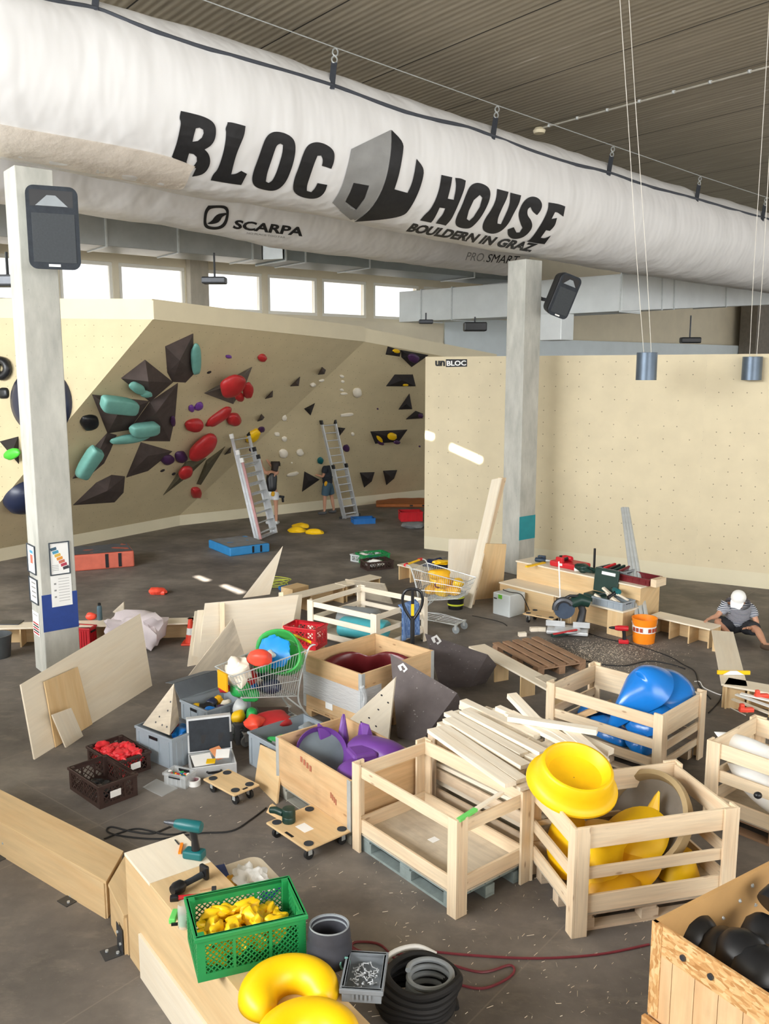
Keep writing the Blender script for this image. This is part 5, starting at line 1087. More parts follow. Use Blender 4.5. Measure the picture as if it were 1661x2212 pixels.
def dolly(label, M, L, W_, hz=.14, th=.022, mat=None, grip=True):
    r = thing('wheeled_dolly', label, 'dolly', M=M); b = B(M); b.box(0, L, 0, W_, hz-th, hz); obj('deck', b, mat or M_plyw, r, bev=.01, seg=3)
    for x in (.07, L-.07):
        for y in (.07, W_-.07):
            b = B(M); b.cyl((x-.015, y, .047), (x+.015, y, .047), .045, None, 18); w_ = obj('caster_wheel', b, M_blackr, r, smooth=True, ang=40)
            b = B(M); b.bx((x, y, hz-th-.006), (.09, .09, .012)); b.beam((x-.022, y, .045), (x-.022, y, hz-th-.008), .004, .04, YA); b.beam((x+.022, y, .045), (x+.022, y, hz-th-.008), .004, .04, YA); obj('caster_fork', b, M_steel, r)
            b = B(M); b.lathe([(.042, hz+.0005), (.042, hz+.006), (.002, hz+.007)], 18, MX.Translation((x, y, 0))); obj('corner_cap', b, M_foam, r)
    if grip: b = B(M); b.box(L*.42, L*.6, .02, .045, hz, hz+.002); obj('grip_slot', b, M_dark, r)
    return r
dolly('wooden dolly on the floor in front of the step box beside the pale grey case', frm(G(1128, 1345), G(1192, 1358)), .56, .36, .16)
for (x, y), (w_, d_, h_), a_, l in (((1128, 1374), (.12, .07, .06), .2, 'single pale wooden block nearest the pallet'), ((1153, 1363), (.12, .08, .06), .1, 'left of two pale wooden blocks by the mitre saw'), ((1169, 1363), (.14, .07, .06), -.15, 'right of two pale wooden blocks by the mitre saw')):
    b = B(LR(G(x, y), a_)); b.bx((0, 0, h_/2), (w_, d_, h_)); solo('wood_block', b, M_pinel, l, 'block')
ob = bucket('orange plastic bucket with a white printed band holding metal pipes', G(1390, 1386), .16, .185, .37, M_orange)
M = fr(ob); b = B(M)
b.lathe([(.173, .17), (.179, .27)], 40, cap=False); obj('printed_band', b, M_white, ob, smooth=True)
for k in range(7):
    if k in (3,): continue
    a_ = R(-160+k*20); b = B(M @ MX.Rotation(a_, 4, 'Z') @ MX.Translation((.181, 0, .19)) @ MX.Rotation(R(3), 4, 'Y')); b.box(0, .003, -.022, .022, 0, .06); obj('printed_letter', b, plain('rust_red_print', '#b0472a', .6), ob)
for k in range(5):
    tp = D(1345+2.5*k, 1098+3*(k % 2), 15.2+.06*(k % 2)); bt = G(1392, 1386)+V((-.08+.04*k, .05*(k % 2), .06)); b = B(); b.cyl(bt, tp, .034, None, 12); solo('metal_pipe', b, M_steel, 'galvanised pipe in the bundle standing in the orange bucket', 'pipe', 'pipes in the orange bucket', smooth=True, ang=50)
drill('red cordless drill standing on the floor left of the orange bucket', LR(G(1343, 1390)+Z3*.24, R(170)), M_red_p, M_dark, 1.25)
bk = bucket('black bucket with yellow-green stripes below the far shopping cart', G(984, 1314), .13, .15, .28, M_dark)
for z_ in (.07, .2): b = B(fr(bk) @ MX.Translation((0, 0, 0))); b.lathe([(.137+.02*z_/.28+.001, z_), (.137+.02*(z_+.03)/.28+.001, z_+.03)], 28, cap=False); obj('stripe', b, plain('lime_stripe', '#c8d23a', .5), bk, smooth=True)
# yellow spirit level on the right edging unit
a0, a1 = G(1549, 1452, .34), G(1620, 1453, .34); r = thing('spirit_level', 'yellow level with white clip lying across the low board unit', 'level', a0)
b = B(); b.beam(a0, a1, .03, .05); obj('level_body', b, M_yel, r, bev=.004)
b = B(); m_ = a0.lerp(a1, .45); b.prism([m_+V((-.12, -.02, -.02)), m_+V((.14, -.02, -.02)), m_+V((.05, -.02, .03)), m_+V((-.03, -.02, .03))], (0, -.02, 0)); obj('clip', b, M_white, r)
# cables on the floor
def cable(label, pts, rr, mat, name='power_cable', n=6):
    b = B(); b.tube(smooth_path([G(x, y, rr) for x, y in pts], n), rr, 6); return solo(name, b, mat, label, 'cable', smooth=True)
cable('thin black cable running over the floor from the mitre saw to the blue-hold crate', [(1270, 1368), (1310, 1380), (1360, 1390), (1410, 1405), (1450, 1420), (1475, 1435), (1500, 1450), (1510, 1480), (1535, 1510)], .007, M_blackr)
cable('black cable loop on the sawdust left of the blue-hold crate', [(1300, 1465), (1265, 1450), (1243, 1440), (1242, 1432), (1265, 1428), (1300, 1435), (1350, 1438), (1400, 1428), (1450, 1435), (1480, 1445)], .008, M_blackr)
cable('thin dark cable on the floor in front of the far shopping cart', [(1020, 1330), (1060, 1338), (1085, 1345), (1095, 1352)], .006, M_blackr)
cable('white cable running along the floor to the right low edging', [(1500, 1472), (1512, 1473), (1520, 1485), (1545, 1497), (1560, 1502)], .007, M_white)
cable('white cable going down from the low edging to the right slatted crate', [(1560, 1505), (1562, 1520), (1580, 1530), (1610, 1545)], .007, M_white)
cable('thin black cable on the floor behind the right slatted crate', [(1530, 1540), (1545, 1525), (1556, 1510), (1560, 1495)], .007, M_blackr)
# pale trims and orange clamps on the right edging unit
for k, ((a_, c_), l) in enumerate((((( 1590, 1500), (1680, 1532)), 'front white trim strip lying at the right edge'), (((1582, 1510), (1680, 1548)), 'wood-toned trim strip lying at the right edge'), (((1600, 1498), (1690, 1520)), 'rear white trim strip lying at the right edge'))):
    b = B(); b.beam(G(*a_, .36+.015*k), G(*c_, .36+.015*k), .05, .015); solo('trim_strip', b, (M_white, M_pinel, M_white)[k], l, 'strip')
for (x, y), l in (((1645, 1503), 'upper orange clamp among the trim strips'), ((1612, 1533), 'lower orange clamp under the trim strips')):
    b = B(); b.bx(G(x, y, .4), (.16, .06, .05)); b.bx(G(x, y, .4)+V((-.05, 0, .04)), (.05, .05, .06)); solo('clamp', b, M_redor, l, 'clamp', bev=.012)
# ---------------------------------------------------------------- wooden crates
def pallet(label, M, L, W, mat=None, z0=0.0, n=5):
    r = thing('pallet', label, 'pallet', M=M @ MX.Translation((0, 0, z0))); mt = mat or M_palw; m = fr(r)
    for k in range(n): b = B(m); w_ = W/n*.68; y = (W-w_)*k/(n-1); b.box(0, L, y, y+w_, .122, .144); obj('deck_board', b, mt, r)
    for y in (0, W/2-.05, W-.1): b = B(m); b.box(0, L, y, y+.1, 0, .022); obj('bottom_board', b, mt, r)
    for x in (0, L/2-.07, L-.14):
        b = B(m); b.box(x, x+.12, 0, W, .1, .12); obj('cross_board', b, mt, r)
        for y in (0, W/2-.05, W-.1): b = B(m); b.box(x, x+.14, y, y+.1, .023, .099); obj('block', b, mt, r)
    return r
def slat_crate(label, M, L, W, Hh, sides, floor=.17, post=.09, mat=None, base=True, basemat=None, th=.024):
    """sides: four lists of (z0, z1) rails: y=0, x=L, y=W, x=0"""
    r = thing('slatted_crate', label, 'crate', M=M); mt = mat or M_pine
    for x, sx in ((0, 1), (L, -1)):
        for y, sy in ((0, 1), (W, -1)):
            b = B(M); b.box(min(x, x+sx*post), max(x, x+sx*post), min(y-sy*th, y), max(y-sy*th, y), 0, Hh); b.box(min(x-sx*th, x), max(x-sx*th, x), min(y-sy*th, y+sy*post*.8), max(y-sy*th, y+sy*post*.8), 0, Hh); obj('corner_post', b, mt, r, bev=.003)
    for k, sd in enumerate(sides):
        for z0, z1 in sd:
            b = B(M)
            if k == 0: b.box(0.002, L-.002, .001, th, z0, z1)
            if k == 2: b.box(0.002, L-.002, W-th, W-.001, z0, z1)
            if k == 1: b.box(L-th, L-.001, th+.002, W-th-.002, z0, z1)
            if k == 3: b.box(.001, th, th+.002, W-th-.002, z0, z1)
            obj('rail', b, mt, r, bev=.003)
    if base: b = B(M); b.box(.01, L-.01, .01, W-.01, floor-.015, floor); obj('floor_panel', b, basemat or M_plyg, r)
    return r
def box_crate(label, M, L, W, z0, Hh, mat, th=.025, corner=True):
    r = thing('board_crate', label, 'crate', M=M)
    b = B(M); b.box(0, L, 0, W, z0, z0+.02); obj('floor_panel', b, M_boxw, r)
    for x0, x1, y0, y1 in ((0, L, 0, th), (0, L, W-th, W), (0, th, th+.001, W-th-.001), (L-th, L, th+.001, W-th-.001)): b = B(M); b.box(x0, x1, y0, y1, z0+.021, Hh); obj('side_panel', b, mat, r, bev=.003)
    if corner:
        for x, y, sx, sy in ((0, 0, 1, 1), (L, 0, -1, 1), (0, W, 1, -1), (L, W, -1, -1)):
            b = B(M); b.box(min(x-sx*.002, x+sx*.05), max(x-sx*.002, x+sx*.05), min(y-sy*.003, y), max(y-sy*.003, y), z0, Hh); b.box(min(x-sx*.003, x), max(x-sx*.003, x), min(y, y+sy*.05), max(y, y+sy*.05), z0, Hh); obj('corner_iron', b, M_steel, r)
    return r
# empty slatted crate in the foreground, on a grey-blue pallet
p, q = V((.54, 6.10, 0)), V((-.25, 7.08, 0)); Mm = frm(p, q) @ MX.Diagonal((1, -1, 1, 1))   # x along the long side, y to the right
Lm, Wm = 1.25, .80
def mirror_frame(p, q): m = frm(p, q); return m @ MX.Rotation(math.pi, 4, 'X')
def frame_xy(o, xdir, ydir):   # right-handed: choose order
    return axes(o, xdir, ydir)
Mm = frm(V((.54, 6.10, 0)), V((.54, 6.10, 0))+V((.606, .49, 0)))   # x along short side to the right, y away-left along the long side
pallet('grey-blue pallet under the empty slatted crate', Mm @ MX.Translation((.03, 1.22, 0)) @ MX.Rotation(-math.pi/2, 4, 'Z'), 1.19, .74, plain('grey_blue_pallet', '#8b9896', .8, amt=.18, scale=9))
slat_crate('empty slatted wooden crate with dusty floor in the foreground centre', Mm, .79, 1.25, .80, [[(.18, .30), (.66, .76)], [(.17, .29), (.66, .79)], [(.17, .29), (.66, .77)], [(.18, .30), (.68, .78)]], .17, .095)
b = B(Mm); b.box(.38, .46, .68, .75, .1715, .173); solo('paper_scrap', b, M_paper, 'small white paper scrap on the floor of the empty crate', 'paper')
b = B(); a0, a1 = G(990, 1772, .8), G(1085, 1712, .8); b.beam(a0, a1, .035, .02); o = solo('batten', b, M_pinel, 'short loose batten with a green taped end lying over the empty crate', 'batten'); b = B(); b.beam(a0, a0.lerp(a1, .38), .038, .022); obj('tape', b, M_grn_p, o, label='green tape')
# yellow-hold crate in the right foreground
yF, yR = V((1.38, 5.87, 0)), V((2.68, 6.19, 0)); My = frm(yF, yR); Ly, Wy, Hy = 1.30, .82, .86
pallet('pale wooden pallet under the yellow-hold crate', My @ MX.Translation((.05, .04, 0)), 1.2, .74, M_pined)
YC = slat_crate('slatted wooden crate full of yellow holds in the right foreground', My, Ly, Wy, Hy, [[(.17, .31), (.44, .53), (.68, .85)], [(.17, .3), (.42, .52), (.68, .84)], [(.17, .3), (.44, .48), (.67, .85)], [(.18, .3), (.42, .52), (.68, .84)]], .17, .1)
def inY(x, y, z): return My @ V((x, y, z))
# crate of blue holds
bF, bR = G(1430, 1545, .74), G(1526, 1490, .74); bL = G(1190, 1467, .74); dv = (bR-bF); dv.z = 0; 
Mb = frm(V((bF.x, bF.y, 0)), V((bR.x, bR.y, 0))); Wb = (bL-bF).length; Lb = .92
BC = slat_crate('slatted wooden crate of glossy blue holds at right', Mb, Lb, 1.32, .75, [[(.17, .24), (.33, .42), (.48, .73)], [(.17, .3), (.45, .72)], [(.17, .3), (.36, .45), (.52, .72)], [(.17, .26), (.36, .46), (.58, .71)]], .17, .095)
pallet('worn pallet under the blue-hold crate', Mb @ MX.Translation((.06, 1.26, 0)) @ MX.Rotation(-math.pi/2, 4, 'Z'), 1.2, .8, M_pined)
def inB(x, y, z): return Mb @ V((x, y, z))
# crate at the right edge with white holds
rL = G(1535, 1600, .80); rB = G(1613, 1546, .80); rF = G(1661, 1642, .80); xd = (rF-rL); xd.z = 0; yd = (rB-rL); yd.z = 0
Mr = frm(V((rL.x, rL.y, 0)), V((rL.x, rL.y, 0))+V((xd.x, xd.y, 0)));
RC = slat_crate('slatted wooden crate of white holds cut by the right edge', Mr, 1.25, .86, .81, [[(.17, .3), (.44, .55), (.66, .8)], [(.17, .3), (.66, .8)], [(.17, .28), (.5, .56), (.62, .8)], [(.17, .3), (.42, .5), (.64, .8)]], .17, .1)
pallet('dark worn pallet under the white-hold crate', Mr @ MX.Translation((.04, .04, 0)), 1.18, .78, M_oldw)
# lumber crate between
lF = G(1135, 1900); Ml = Mm @ MX.Translation((.93, .1, 0)) @ MX.Rotation(R(0), 4, 'Z')
LCR = slat_crate('slatted crate piled high with pale battens behind the empty crate', Ml, .80, 1.22, .78, [[(.17, .28), (.6, .74)], [(.17, .28), (.5, .6)], [(.17, .28), (.6, .74)], [(.17, .27), (.36, .46), (.58, .74)]], .17, .095, M_pined)
pallet('pallet under the crate of battens', Ml @ MX.Translation((.04, 1.2, 0)) @ MX.Rotation(-math.pi/2, 4, 'Z'), 1.18, .74, M_pined)
# rack crate at the back with turquoise hold
kL, kF, kB, kR_ = G(668, 1298, .66), G(812, 1330, .66), G(757, 1270, .66), G(922, 1310, .66)
Mk = frm(V((kL.x, kL.y, 0)), V((kF.x, kF.y, 0))); Lk = V((kF.x-kL.x, kF.y-kL.y)).length
slat_crate('open slatted crate with a turquoise hold and blue towel in the middle distance', Mk, Lk, 1.2, .68, [[(.14, .22), (.38, .46), (.58, .66)], [(.14, .22), (.36, .43), (.58, .66)], [(.14, .22), (.36, .43), (.58, .66)], [(.14, .22), (.36, .43), (.58, .66)]], .14, .085, M_pinel)
b = B(Mk); b.lathe([(.2, -.36), (.23, -.33), (.235, 0), (.23, .33), (.2, .36)], 28, MX.Translation((Lk*.6, .35, .3)) @ MX.Rotation(.35, 4, 'Z') @ MX.Rotation(math.pi/2, 4, 'Y'), True, (.62, 1)); solo('climbing_hold', b, plain('turquoise_hold', '#4fb4c0', .4), 'large turquoise drum hold in the far slatted crate', 'climbing hold', smooth=True, ang=50)
b = B(Mk); b.lathe([(.24, -.3), (.27, -.26), (.27, .26), (.22, .3)], 28, MX.Translation((Lk*.3, .7, .3)) @ MX.Rotation(.35, 4, 'Z') @ MX.Rotation(math.pi/2, 4, 'Y'), True, (.62, 1)); solo('climbing_hold', b, M_greyh, 'large grey-green drum hold left of the turquoise one', 'climbing hold', smooth=True, ang=50)
tw0 = Mk @ V((Lk-.012, .78, .675)); td = Mk.to_3x3() @ YA; tx = Mk.to_3x3() @ XA; M_tow = NT('blue_towel'); wv = M_tow.n('ShaderNodeTexWave', wave_type='BANDS', bands_direction='X'); wv.inputs['Scale'].default_value = 2.2; M_tow.l(M_tow.coord('UV', (1, 1, 1)), wv.inputs[0]); M_tow.base(M_tow.ramp(wv.outputs[1], [(.2, lin('#5577b0')), (.8, lin('#7c9bcb'))])); M_tow.rough(.9); M_tow = M_tow.m
b = B(); b.grid(lambda u, v: tw0 + td*(.42*(u-.5)) + (tx*.035-Z3*(v*.52) if v > .06 else tx*(.035-.07*(.06-v)/.06)+Z3*.008) + tx*(.02*math.sin(u*14)*v), 22, 12); o = solo('towel', b, M_tow, 'blue striped towel hanging over the right rail of the far slatted crate', 'towel', smooth=True); md = o.modifiers.new('thick', 'SOLIDIFY'); md.thickness = .012
sheet('plywood_offcut', 'small grey-brown worn board leaning behind the far slatted crate', [(772, 1290), (848, 1305), (830, 1262), (745, 1252)], [0, 0, .42, .42], .02, M_plyg)
# solid board boxes
xL, xF, xR = G(657, 1412, .76), G(781, 1457, .76), G(937, 1405, .76); a = (xL-xF); c = (xR-xF)
Mx = frm(V((xF.x, xF.y, 0)), V((xR.x, xR.y, 0)))
lx, wx = (xR-xF).length, (xL-xF).length
BX = box_crate('tall board crate with stretch wrap holding a dark red hold', Mx, lx, wx, .12, .76, M_boxw, .025)
pallet('pallet under the wrapped board crate', Mx @ MX.Translation((0.02, .02, -.024)), lx-.04, wx-.04, M_boxw)
b = B(Mx)
for x0, x1, y0, y1 in ((-.012, -.004, .01, wx*.98),): b.box(x0, x1, y0, y1, .28, .56)
b.box(-.012, .3, -.012, -.004, .3, .58)
M_wrap = NT('stretch_wrap'); M_wrap.base(lin('#e3e7ea')); M_wrap.rough(.2); M_wrap.b.inputs['Alpha'].default_value = .5; M_wrap.bump(M_wrap.noise(M_wrap.coord('Object', (2, 2, 14)), 4, 4), .6, .02); M_wrap = M_wrap.m
obj('stretch_wrap', b, M_wrap, BX, label='clear plastic stretch wrap')
b = B(Mx); b.tube(smooth_path([(-.01, -.012, .62), (.03, -.02, .5), (.01, -.02, .38), (.04, -.015, .3)], 5), [.03]*16, 8); obj('loose_wrap', b, M_wrap, BX, smooth=True, label='bunched plastic wrap')
b = B(Mx); b.box(-.008, -.003, wx*.48, wx*.6, .2, .28); obj('paper_label', b, M_paper, BX)
b = B(); rm = Mx @ MX.Translation((lx*.52, wx*.48, .44))
def saddle(u, v, R_=.5, dep_=.3, n_=3): pass
def rim_hold(M_, pts, depth, wall, mat, label, bottom=.5, cat='climbing hold', name='climbing_hold', sub=0, inner=None, group=None):
    """hollow shell hold: outline pts (x,y) as the open rim, tapering to a smaller base"""
    n = len(pts); c = V((sum(p[0] for p in pts)/n, sum(p[1] for p in pts)/n, 0)); r = thing(name, label, cat, M=M_, group=group); b = B(M_)
    def ring(f, z): return [c + (V((p[0], p[1], 0))-c)*f + Z3*z for p in pts]
    rs = [ring(bottom, -depth), ring(bottom+(1-bottom)*.55, -depth*.75), ring(.95, -depth*.3), ring(1, 0), ring(1-wall*.5, .012), ring(1-wall, 0), ring(.95-wall, -depth*.3), ring(max(.05, bottom-wall), -depth*.8)]
    vs = [b.pts(q) for q in rs]
    for A, C in zip(vs, vs[1:]):
        for k in range(n): b._f([A[k], A[(k+1) % n], C[(k+1) % n], C[k]])
    b._f(vs[0][::-1]); b._f(vs[-1]); obj('shell', b, mat, r, smooth=True, ang=60)
    if inner:
        b = B(M_); q = ring(.95-wall-.02, -depth*.33); b._f(b.pts(q)); obj('inner_face', b, inner, r)
    return r
kid = [(.5*math.cos(t_)*(1+.12*math.cos(2*t_)), .34*math.sin(t_)-.16*math.exp(-((math.cos(t_))/.35)**2)*(1 if math.sin(t_) > 0 else -.2)) for t_ in [k*2*math.pi/40 for k in range(40)]]
r = rim_hold(Mx @ MX.Translation((lx*.5, wx*.5, .6)) @ MX.Rotation(R(-45), 4, 'Z') @ MX.Rotation(R(18), 4, 'X'), kid, .4, .14, M_maroon, 'dark red kidney-shaped hollow hold inside the wrapped board crate', .8)
# purple crate
pL, pF, pB = G(592, 1592, .60), G(757, 1688, .60), G(725, 1552, .60); Mp = frm(V((pF.x, pF.y, 0)), V((pF.x, pF.y, 0))+V(((pB-pL).x, (pB-pL).y, 0)))
wp_, lp_ = .82, (pL-pF).length
PC = box_crate('board crate full of purple holds in the middle foreground', Mp, wp_, lp_, .13, .60, M_boxw, .025)
pallet('grey pallet under the purple-hold crate', Mp @ MX.Translation((0.01, 1.19, -.015)) @ MX.Rotation(-math.pi/2, 4, 'Z'), 1.18, .8)
b = B(Mp)
for y0, y1, z0, z1 in ((.62, .86, .52, .56),): pass
mS = Mp @ MX(((0, 0, -1, 0), (-1, 0, 0, 0), (0, 1, 0, 0), (0, 0, 0, 1)))
text_flat('CHINA', mS @ MX.Translation((-.86, .46, .004)), .2, .06, plain('faded_red_stencil', '#b0573f', .7), PC, 'stencil') if 0 else None
for k, (y, z, w_) in enumerate(((.78, .5, .2), (.3, .33, .1))):
    for i in range(4): b = B(mS @ MX.Translation((-y+w_*i/4, z-.012*i, .003))); b.box(0, w_*.16, 0, .055, 0, .001); obj('faded_stencil', b, plain('faded_red_stencil', '#b06a50', .7), PC)
def inP(x, y, z): return Mp @ V((x, y, z))
circ = [(.40*math.cos(k*2*math.pi/36), .40*math.sin(k*2*math.pi/36)) for k in range(36)]
circ = [(x*.64, y*.64) for x, y in circ]
rim_hold(axes(G(695, 1626, .45), V((.95, .05, -.25)), V((.0, .62, .78))) , circ, .2, .05, M_purp, 'large purple dome hold lying open with its grey hollow side up in the board crate', .7, inner=plain('grey_fibreglass', '#6f7a80', .7, amt=.1))
for pts_, l in (([(.5, .95, .5), (.62, .88, .52), (.6, 1.02, .5), (.66, 1.0, .98), (.55, .9, .55), (.68, .93, .62)], 'upright purple spike hold at the back of the purple crate'), ([(.4, 1.0, .5), (.62, .95, .5), (.45, 1.1, .52), (.36, 1.06, .86), (.5, 1.0, .7), (.58, 1.1, .5)], 'second purple spike hold left of the tall one'),
    ([(.62, .62, .6), (.78, .6, .6), (.66, .8, .55), (.78, .85, .6), (.66, .72, .86), (.72, .66, .84), (.7, .8, .8)], 'folded purple fin hold right of the spikes')):
    b = B(Mp @ MX.Translation((0, 0, -.12))); b.hull(pts_); solo('climbing_hold', b, M_purp, l, 'climbing hold', bev=.02)
b = B(Mp @ MX.Translation((0, 0, -.12))); b.blob((.62, .42, .66), (.18, .3, .13), MX.Rotation(.3, 4, 'Z'), .08, 120, 3, 1.2, .75); solo('climbing_hold', b, M_purp, 'big rounded purple hold at the right of the purple crate', 'climbing hold', smooth=True, ang=180)
b = B(Mp @ MX.Translation((0, 0, -.12))); b.prism([(.24, .3, .5), (.54, .22, .5), (.5, .24, .76), (.28, .32, .76)], (.06, .22, 0)); solo('climbing_hold', b, M_purp, 'purple wedge hold with a pale edge in front of the open dome', 'climbing hold', bev=.03)
b = B(Mp @ MX.Translation((0, 0, -.12))); b.lathe([(.2, 0), (.21, .03), (.16, .11), (.08, .14), (.005, .145)], 28, MX.Translation((.27, .25, .56)) @ MX.Rotation(.4, 4, 'X')); solo('climbing_hold', b, M_purp, 'purple dome hold nearest us in the purple crate', 'climbing hold', smooth=True, ang=60)
# ---------------------------------------------------------------- dark volumes and plywood triangle
def poly_vol(name, label, front, zs_, back, mat, mk=None):
    ps = [G(x, y, z) for (x, y), z in zip(front, zs_)]; pn = (ps[3]-ps[0]).cross(ps[2]-ps[0]).normalized(); ps[1] = PLN(*front[1], ps[0], pn); b = B(); b.hull(ps + [p + V(back) for p in ps]); o = solo(name, b, mat, label, 'climbing volume', bev=.004)
    if mk:
        n = pn if pn.dot(EYE-ps[0]) > 0 else -pn
        for lp in mk:
            b = B(); b._f(b.pts([PLN(x, y, ps[0], n, .004) for x, y in lp])); obj('printed_logo', b, M_white, o)
    return o
def hslogo(x0, y0, s):
    a = lambda q: [(x0+x*s, y0+y*s) for x, y in q]
    return [a([(0, 6), (13, -1), (21, 9), (16, 11), (12, 5), (8, 7), (11, 16), (6, 18), (1, 9)]), a([(21, 9), (24, 14), (15, 22), (12, 17), (18, 15), (17, 11)])]
poly_vol('volume', 'dark grey speckled volume standing in front, beside the wrapped crate', [(858, 1592), (908, 1606), (988, 1497), (843, 1412)], [.02, .0, .62, 1.0], (.12, .34, -.3), M_vol, hslogo(859, 1433, .9))
poly_vol('volume', 'dark grey speckled volume standing behind the other one', [(950, 1482), (1000, 1508), (1054, 1414), (917, 1368)], [.02, .0, .58, .92], (.16, .36, -.26), M_vol, hslogo(931, 1372, .95))
tr = [(742, 1563), (834, 1612), (853, 1465)]
o = sheet('plywood_triangle', 'pale plywood triangle with bolt holes leaning against the wrapped crate', [(742, 1566), (838, 1606), (853, 1465)], [.1, 0, .92], .03, M_ply)
ps = [G(742, 1566, .1), G(838, 1606, 0), G(853, 1465, .92)]; n = (ps[1]-ps[0]).cross(ps[2]-ps[0]).normalized(); n = n if n.dot(EYE-ps[0]) > 0 else -n
for x, y in ((824, 1502), (817, 1533), (797, 1551), (812, 1569), (838, 1518), (780, 1560), (806, 1588)):
    c_ = PLN(x, y, ps[0], n, .003); b = B(); b.cyl(c_-n*.004, c_, .012, None, 10); obj('bolt_hole', b, M_iron, o)
# brown pallet on the floor by the saw
pp, pq = G(1160, 1462), G(1226, 1447); mpl = frm(pp, pq); pallet('reddish brown pallet lying on the floor behind the long plank unit', frm(G(1162, 1464), G(1045, 1398)) @ MX.Translation((0, -.78, 0)), 1.2, .78, M_oldw)
sheet('plywood_offcut', 'thin grey-green board lying on the end of the long plank unit', [(1155, 1462), (1185, 1478), (1203, 1465), (1180, 1456)], [.325]*4, .012, M_plyg)
# ---------------------------------------------------------------- contents: blue holds
def bell(M_, label, s=1.0, mat=None):
    """saddle-backed bell: broad dome drawn out to a flat lip"""
    b = B(M_)
    def fn(u, v):
        a = u*2*math.pi; rr = v; x, y = math.cos(a), math.sin(a); ex = 1 + (.95*max(0, -x)**3)
        h = (1-rr**2.2)*(.30) ; lip = .03*rr
        return ((x*ex*.36*rr - .05)*s, y*.34*rr*(1-.25*max(0, -x)**2)*s, (h+lip + .1*max(0, x)*(1-rr))*s)
    b.grid(fn, 40, 12, cu=True); b.grid(lambda u, v: tuple(V(fn(u, v))*.97-V((0, 0, .02*s))), 40, 12, cu=True, flip=True); return solo('climbing_hold', b, mat or M_blue, label, 'climbing hold', smooth=True, ang=180)
pb = G(1440, 1500, .82)
bell(axes(G(1405, 1486, .76), V((.62, .2, .55)), V((-.35, .9, .2))), 'large glossy blue bell-shaped hold on top of the blue-hold crate', .84)
b = B(axes(G(1447, 1496, .70), V((.5, .6, .3)), V((-.6, .5, .5)))); b.lathe([(.27, 0), (.285, .015), (.26, .07), (.18, .12), (.08, .14), (.005, .142)], 36); solo('climbing_hold', b, M_blue, 'blue dish hold leaning behind the large blue bell-shaped hold', 'climbing hold', smooth=True, ang=60)
b = B(axes(G(1400, 1550, .5), V((.75, -.4, .2)), V((.4, .7, .5)))); b.lathe([(.25, 0), (.26, .015), (.22, .07), (.14, .11), (.005, .12)], 36); solo('climbing_hold', b, M_blue, 'blue dish hold below the large blue bell-shaped hold', 'climbing hold', smooth=True, ang=60)
for k, (x, y, z, a_, s_, l) in enumerate(((.3, .35, .33, .4, .26, 'flat blue hold at the right bottom of the blue-hold crate'), (.3, .75, .3, 1.2, .3, 'blue hold in the middle bottom of the blue-hold crate'), (.62, 1.05, .33, 2.0, .24, 'blue hold at the far left bottom of the blue-hold crate'), (.66, .5, .3, .2, .26, 'blue hold at the back bottom of the blue-hold crate'))):
    b = B(Mb @ MX.Translation((x, y, z)) @ MX.Rotation(a_, 4, 'Z') @ MX.Rotation(R(18), 4, 'X')); b.lathe([(s_, -.1), (s_*1.02, -.05), (s_*.85, .04), (s_*.4, .1), (.005, .11)], 28, None, True, (1, .6)); solo('climbing_hold', b, M_blue, l, 'climbing hold', smooth=True, ang=60)
b = B(Mb @ MX.Translation((.4, 1.0, .4)) @ MX.Rotation(1.0, 4, 'X')); b.bx((0, 0, 0), (.34, .06, .3)); solo('board_block', b, M_boxw, 'brown board standing among the blue holds at the left', 'board')
# white holds in the right crate
def leaf(M_, L, W_, h, mat, label, print_=None, curve=.0):
    b = B(M_)
    def fn(u, v):
        t_ = u*2-1; wd = W_*(1-abs(t_)**2.4)*.5; a = v*math.pi*2; return (t_*L/2, math.cos(a)*wd, math.sin(a)*h*.5*(1-abs(t_)**2.6)+curve*t_*t_)
    b.grid(fn, 24, 20, cv=True); return solo('climbing_hold', b, mat, label, 'climbing hold', smooth=True, ang=180)
def tilt(c_, rz, rx=0, ry=0): return LR(c_, rz, rx, ry)
rz0 = Mr.to_euler().z
w1h = leaf(Mr @ MX.Translation((.3, .42, .62)) @ MX.Rotation(R(8), 4, 'Z') @ MX.Rotation(R(14), 4, 'Y') @ MX.Rotation(R(25), 4, 'X'), .95, .26, .16, M_white, 'long white blade hold on top in the crate at the right edge')
w2h = leaf(Mr @ MX.Translation((.62, .6, .5)) @ MX.Rotation(R(-4), 4, 'Z') @ MX.Rotation(R(30), 4, 'X'), .8, .36, .2, plain('white_grey_hold', '#d9dde0', .4), 'broad grey-white hold with a black bolt at the right edge')
b = B(); c_ = G(1637, 1718, .66); b.blob(c_, (.035, .03, .03), None, 0, 0, 2); obj('bolt', b, M_dark, w2h, smooth=True)
leaf(Mr @ MX.Translation((.52, .24, .36)) @ MX.Rotation(R(20), 4, 'Y') @ MX.Rotation(R(30), 4, 'X'), 1.0, .3, .24, M_white, 'lower white hold with small black print in the crate at the right edge')
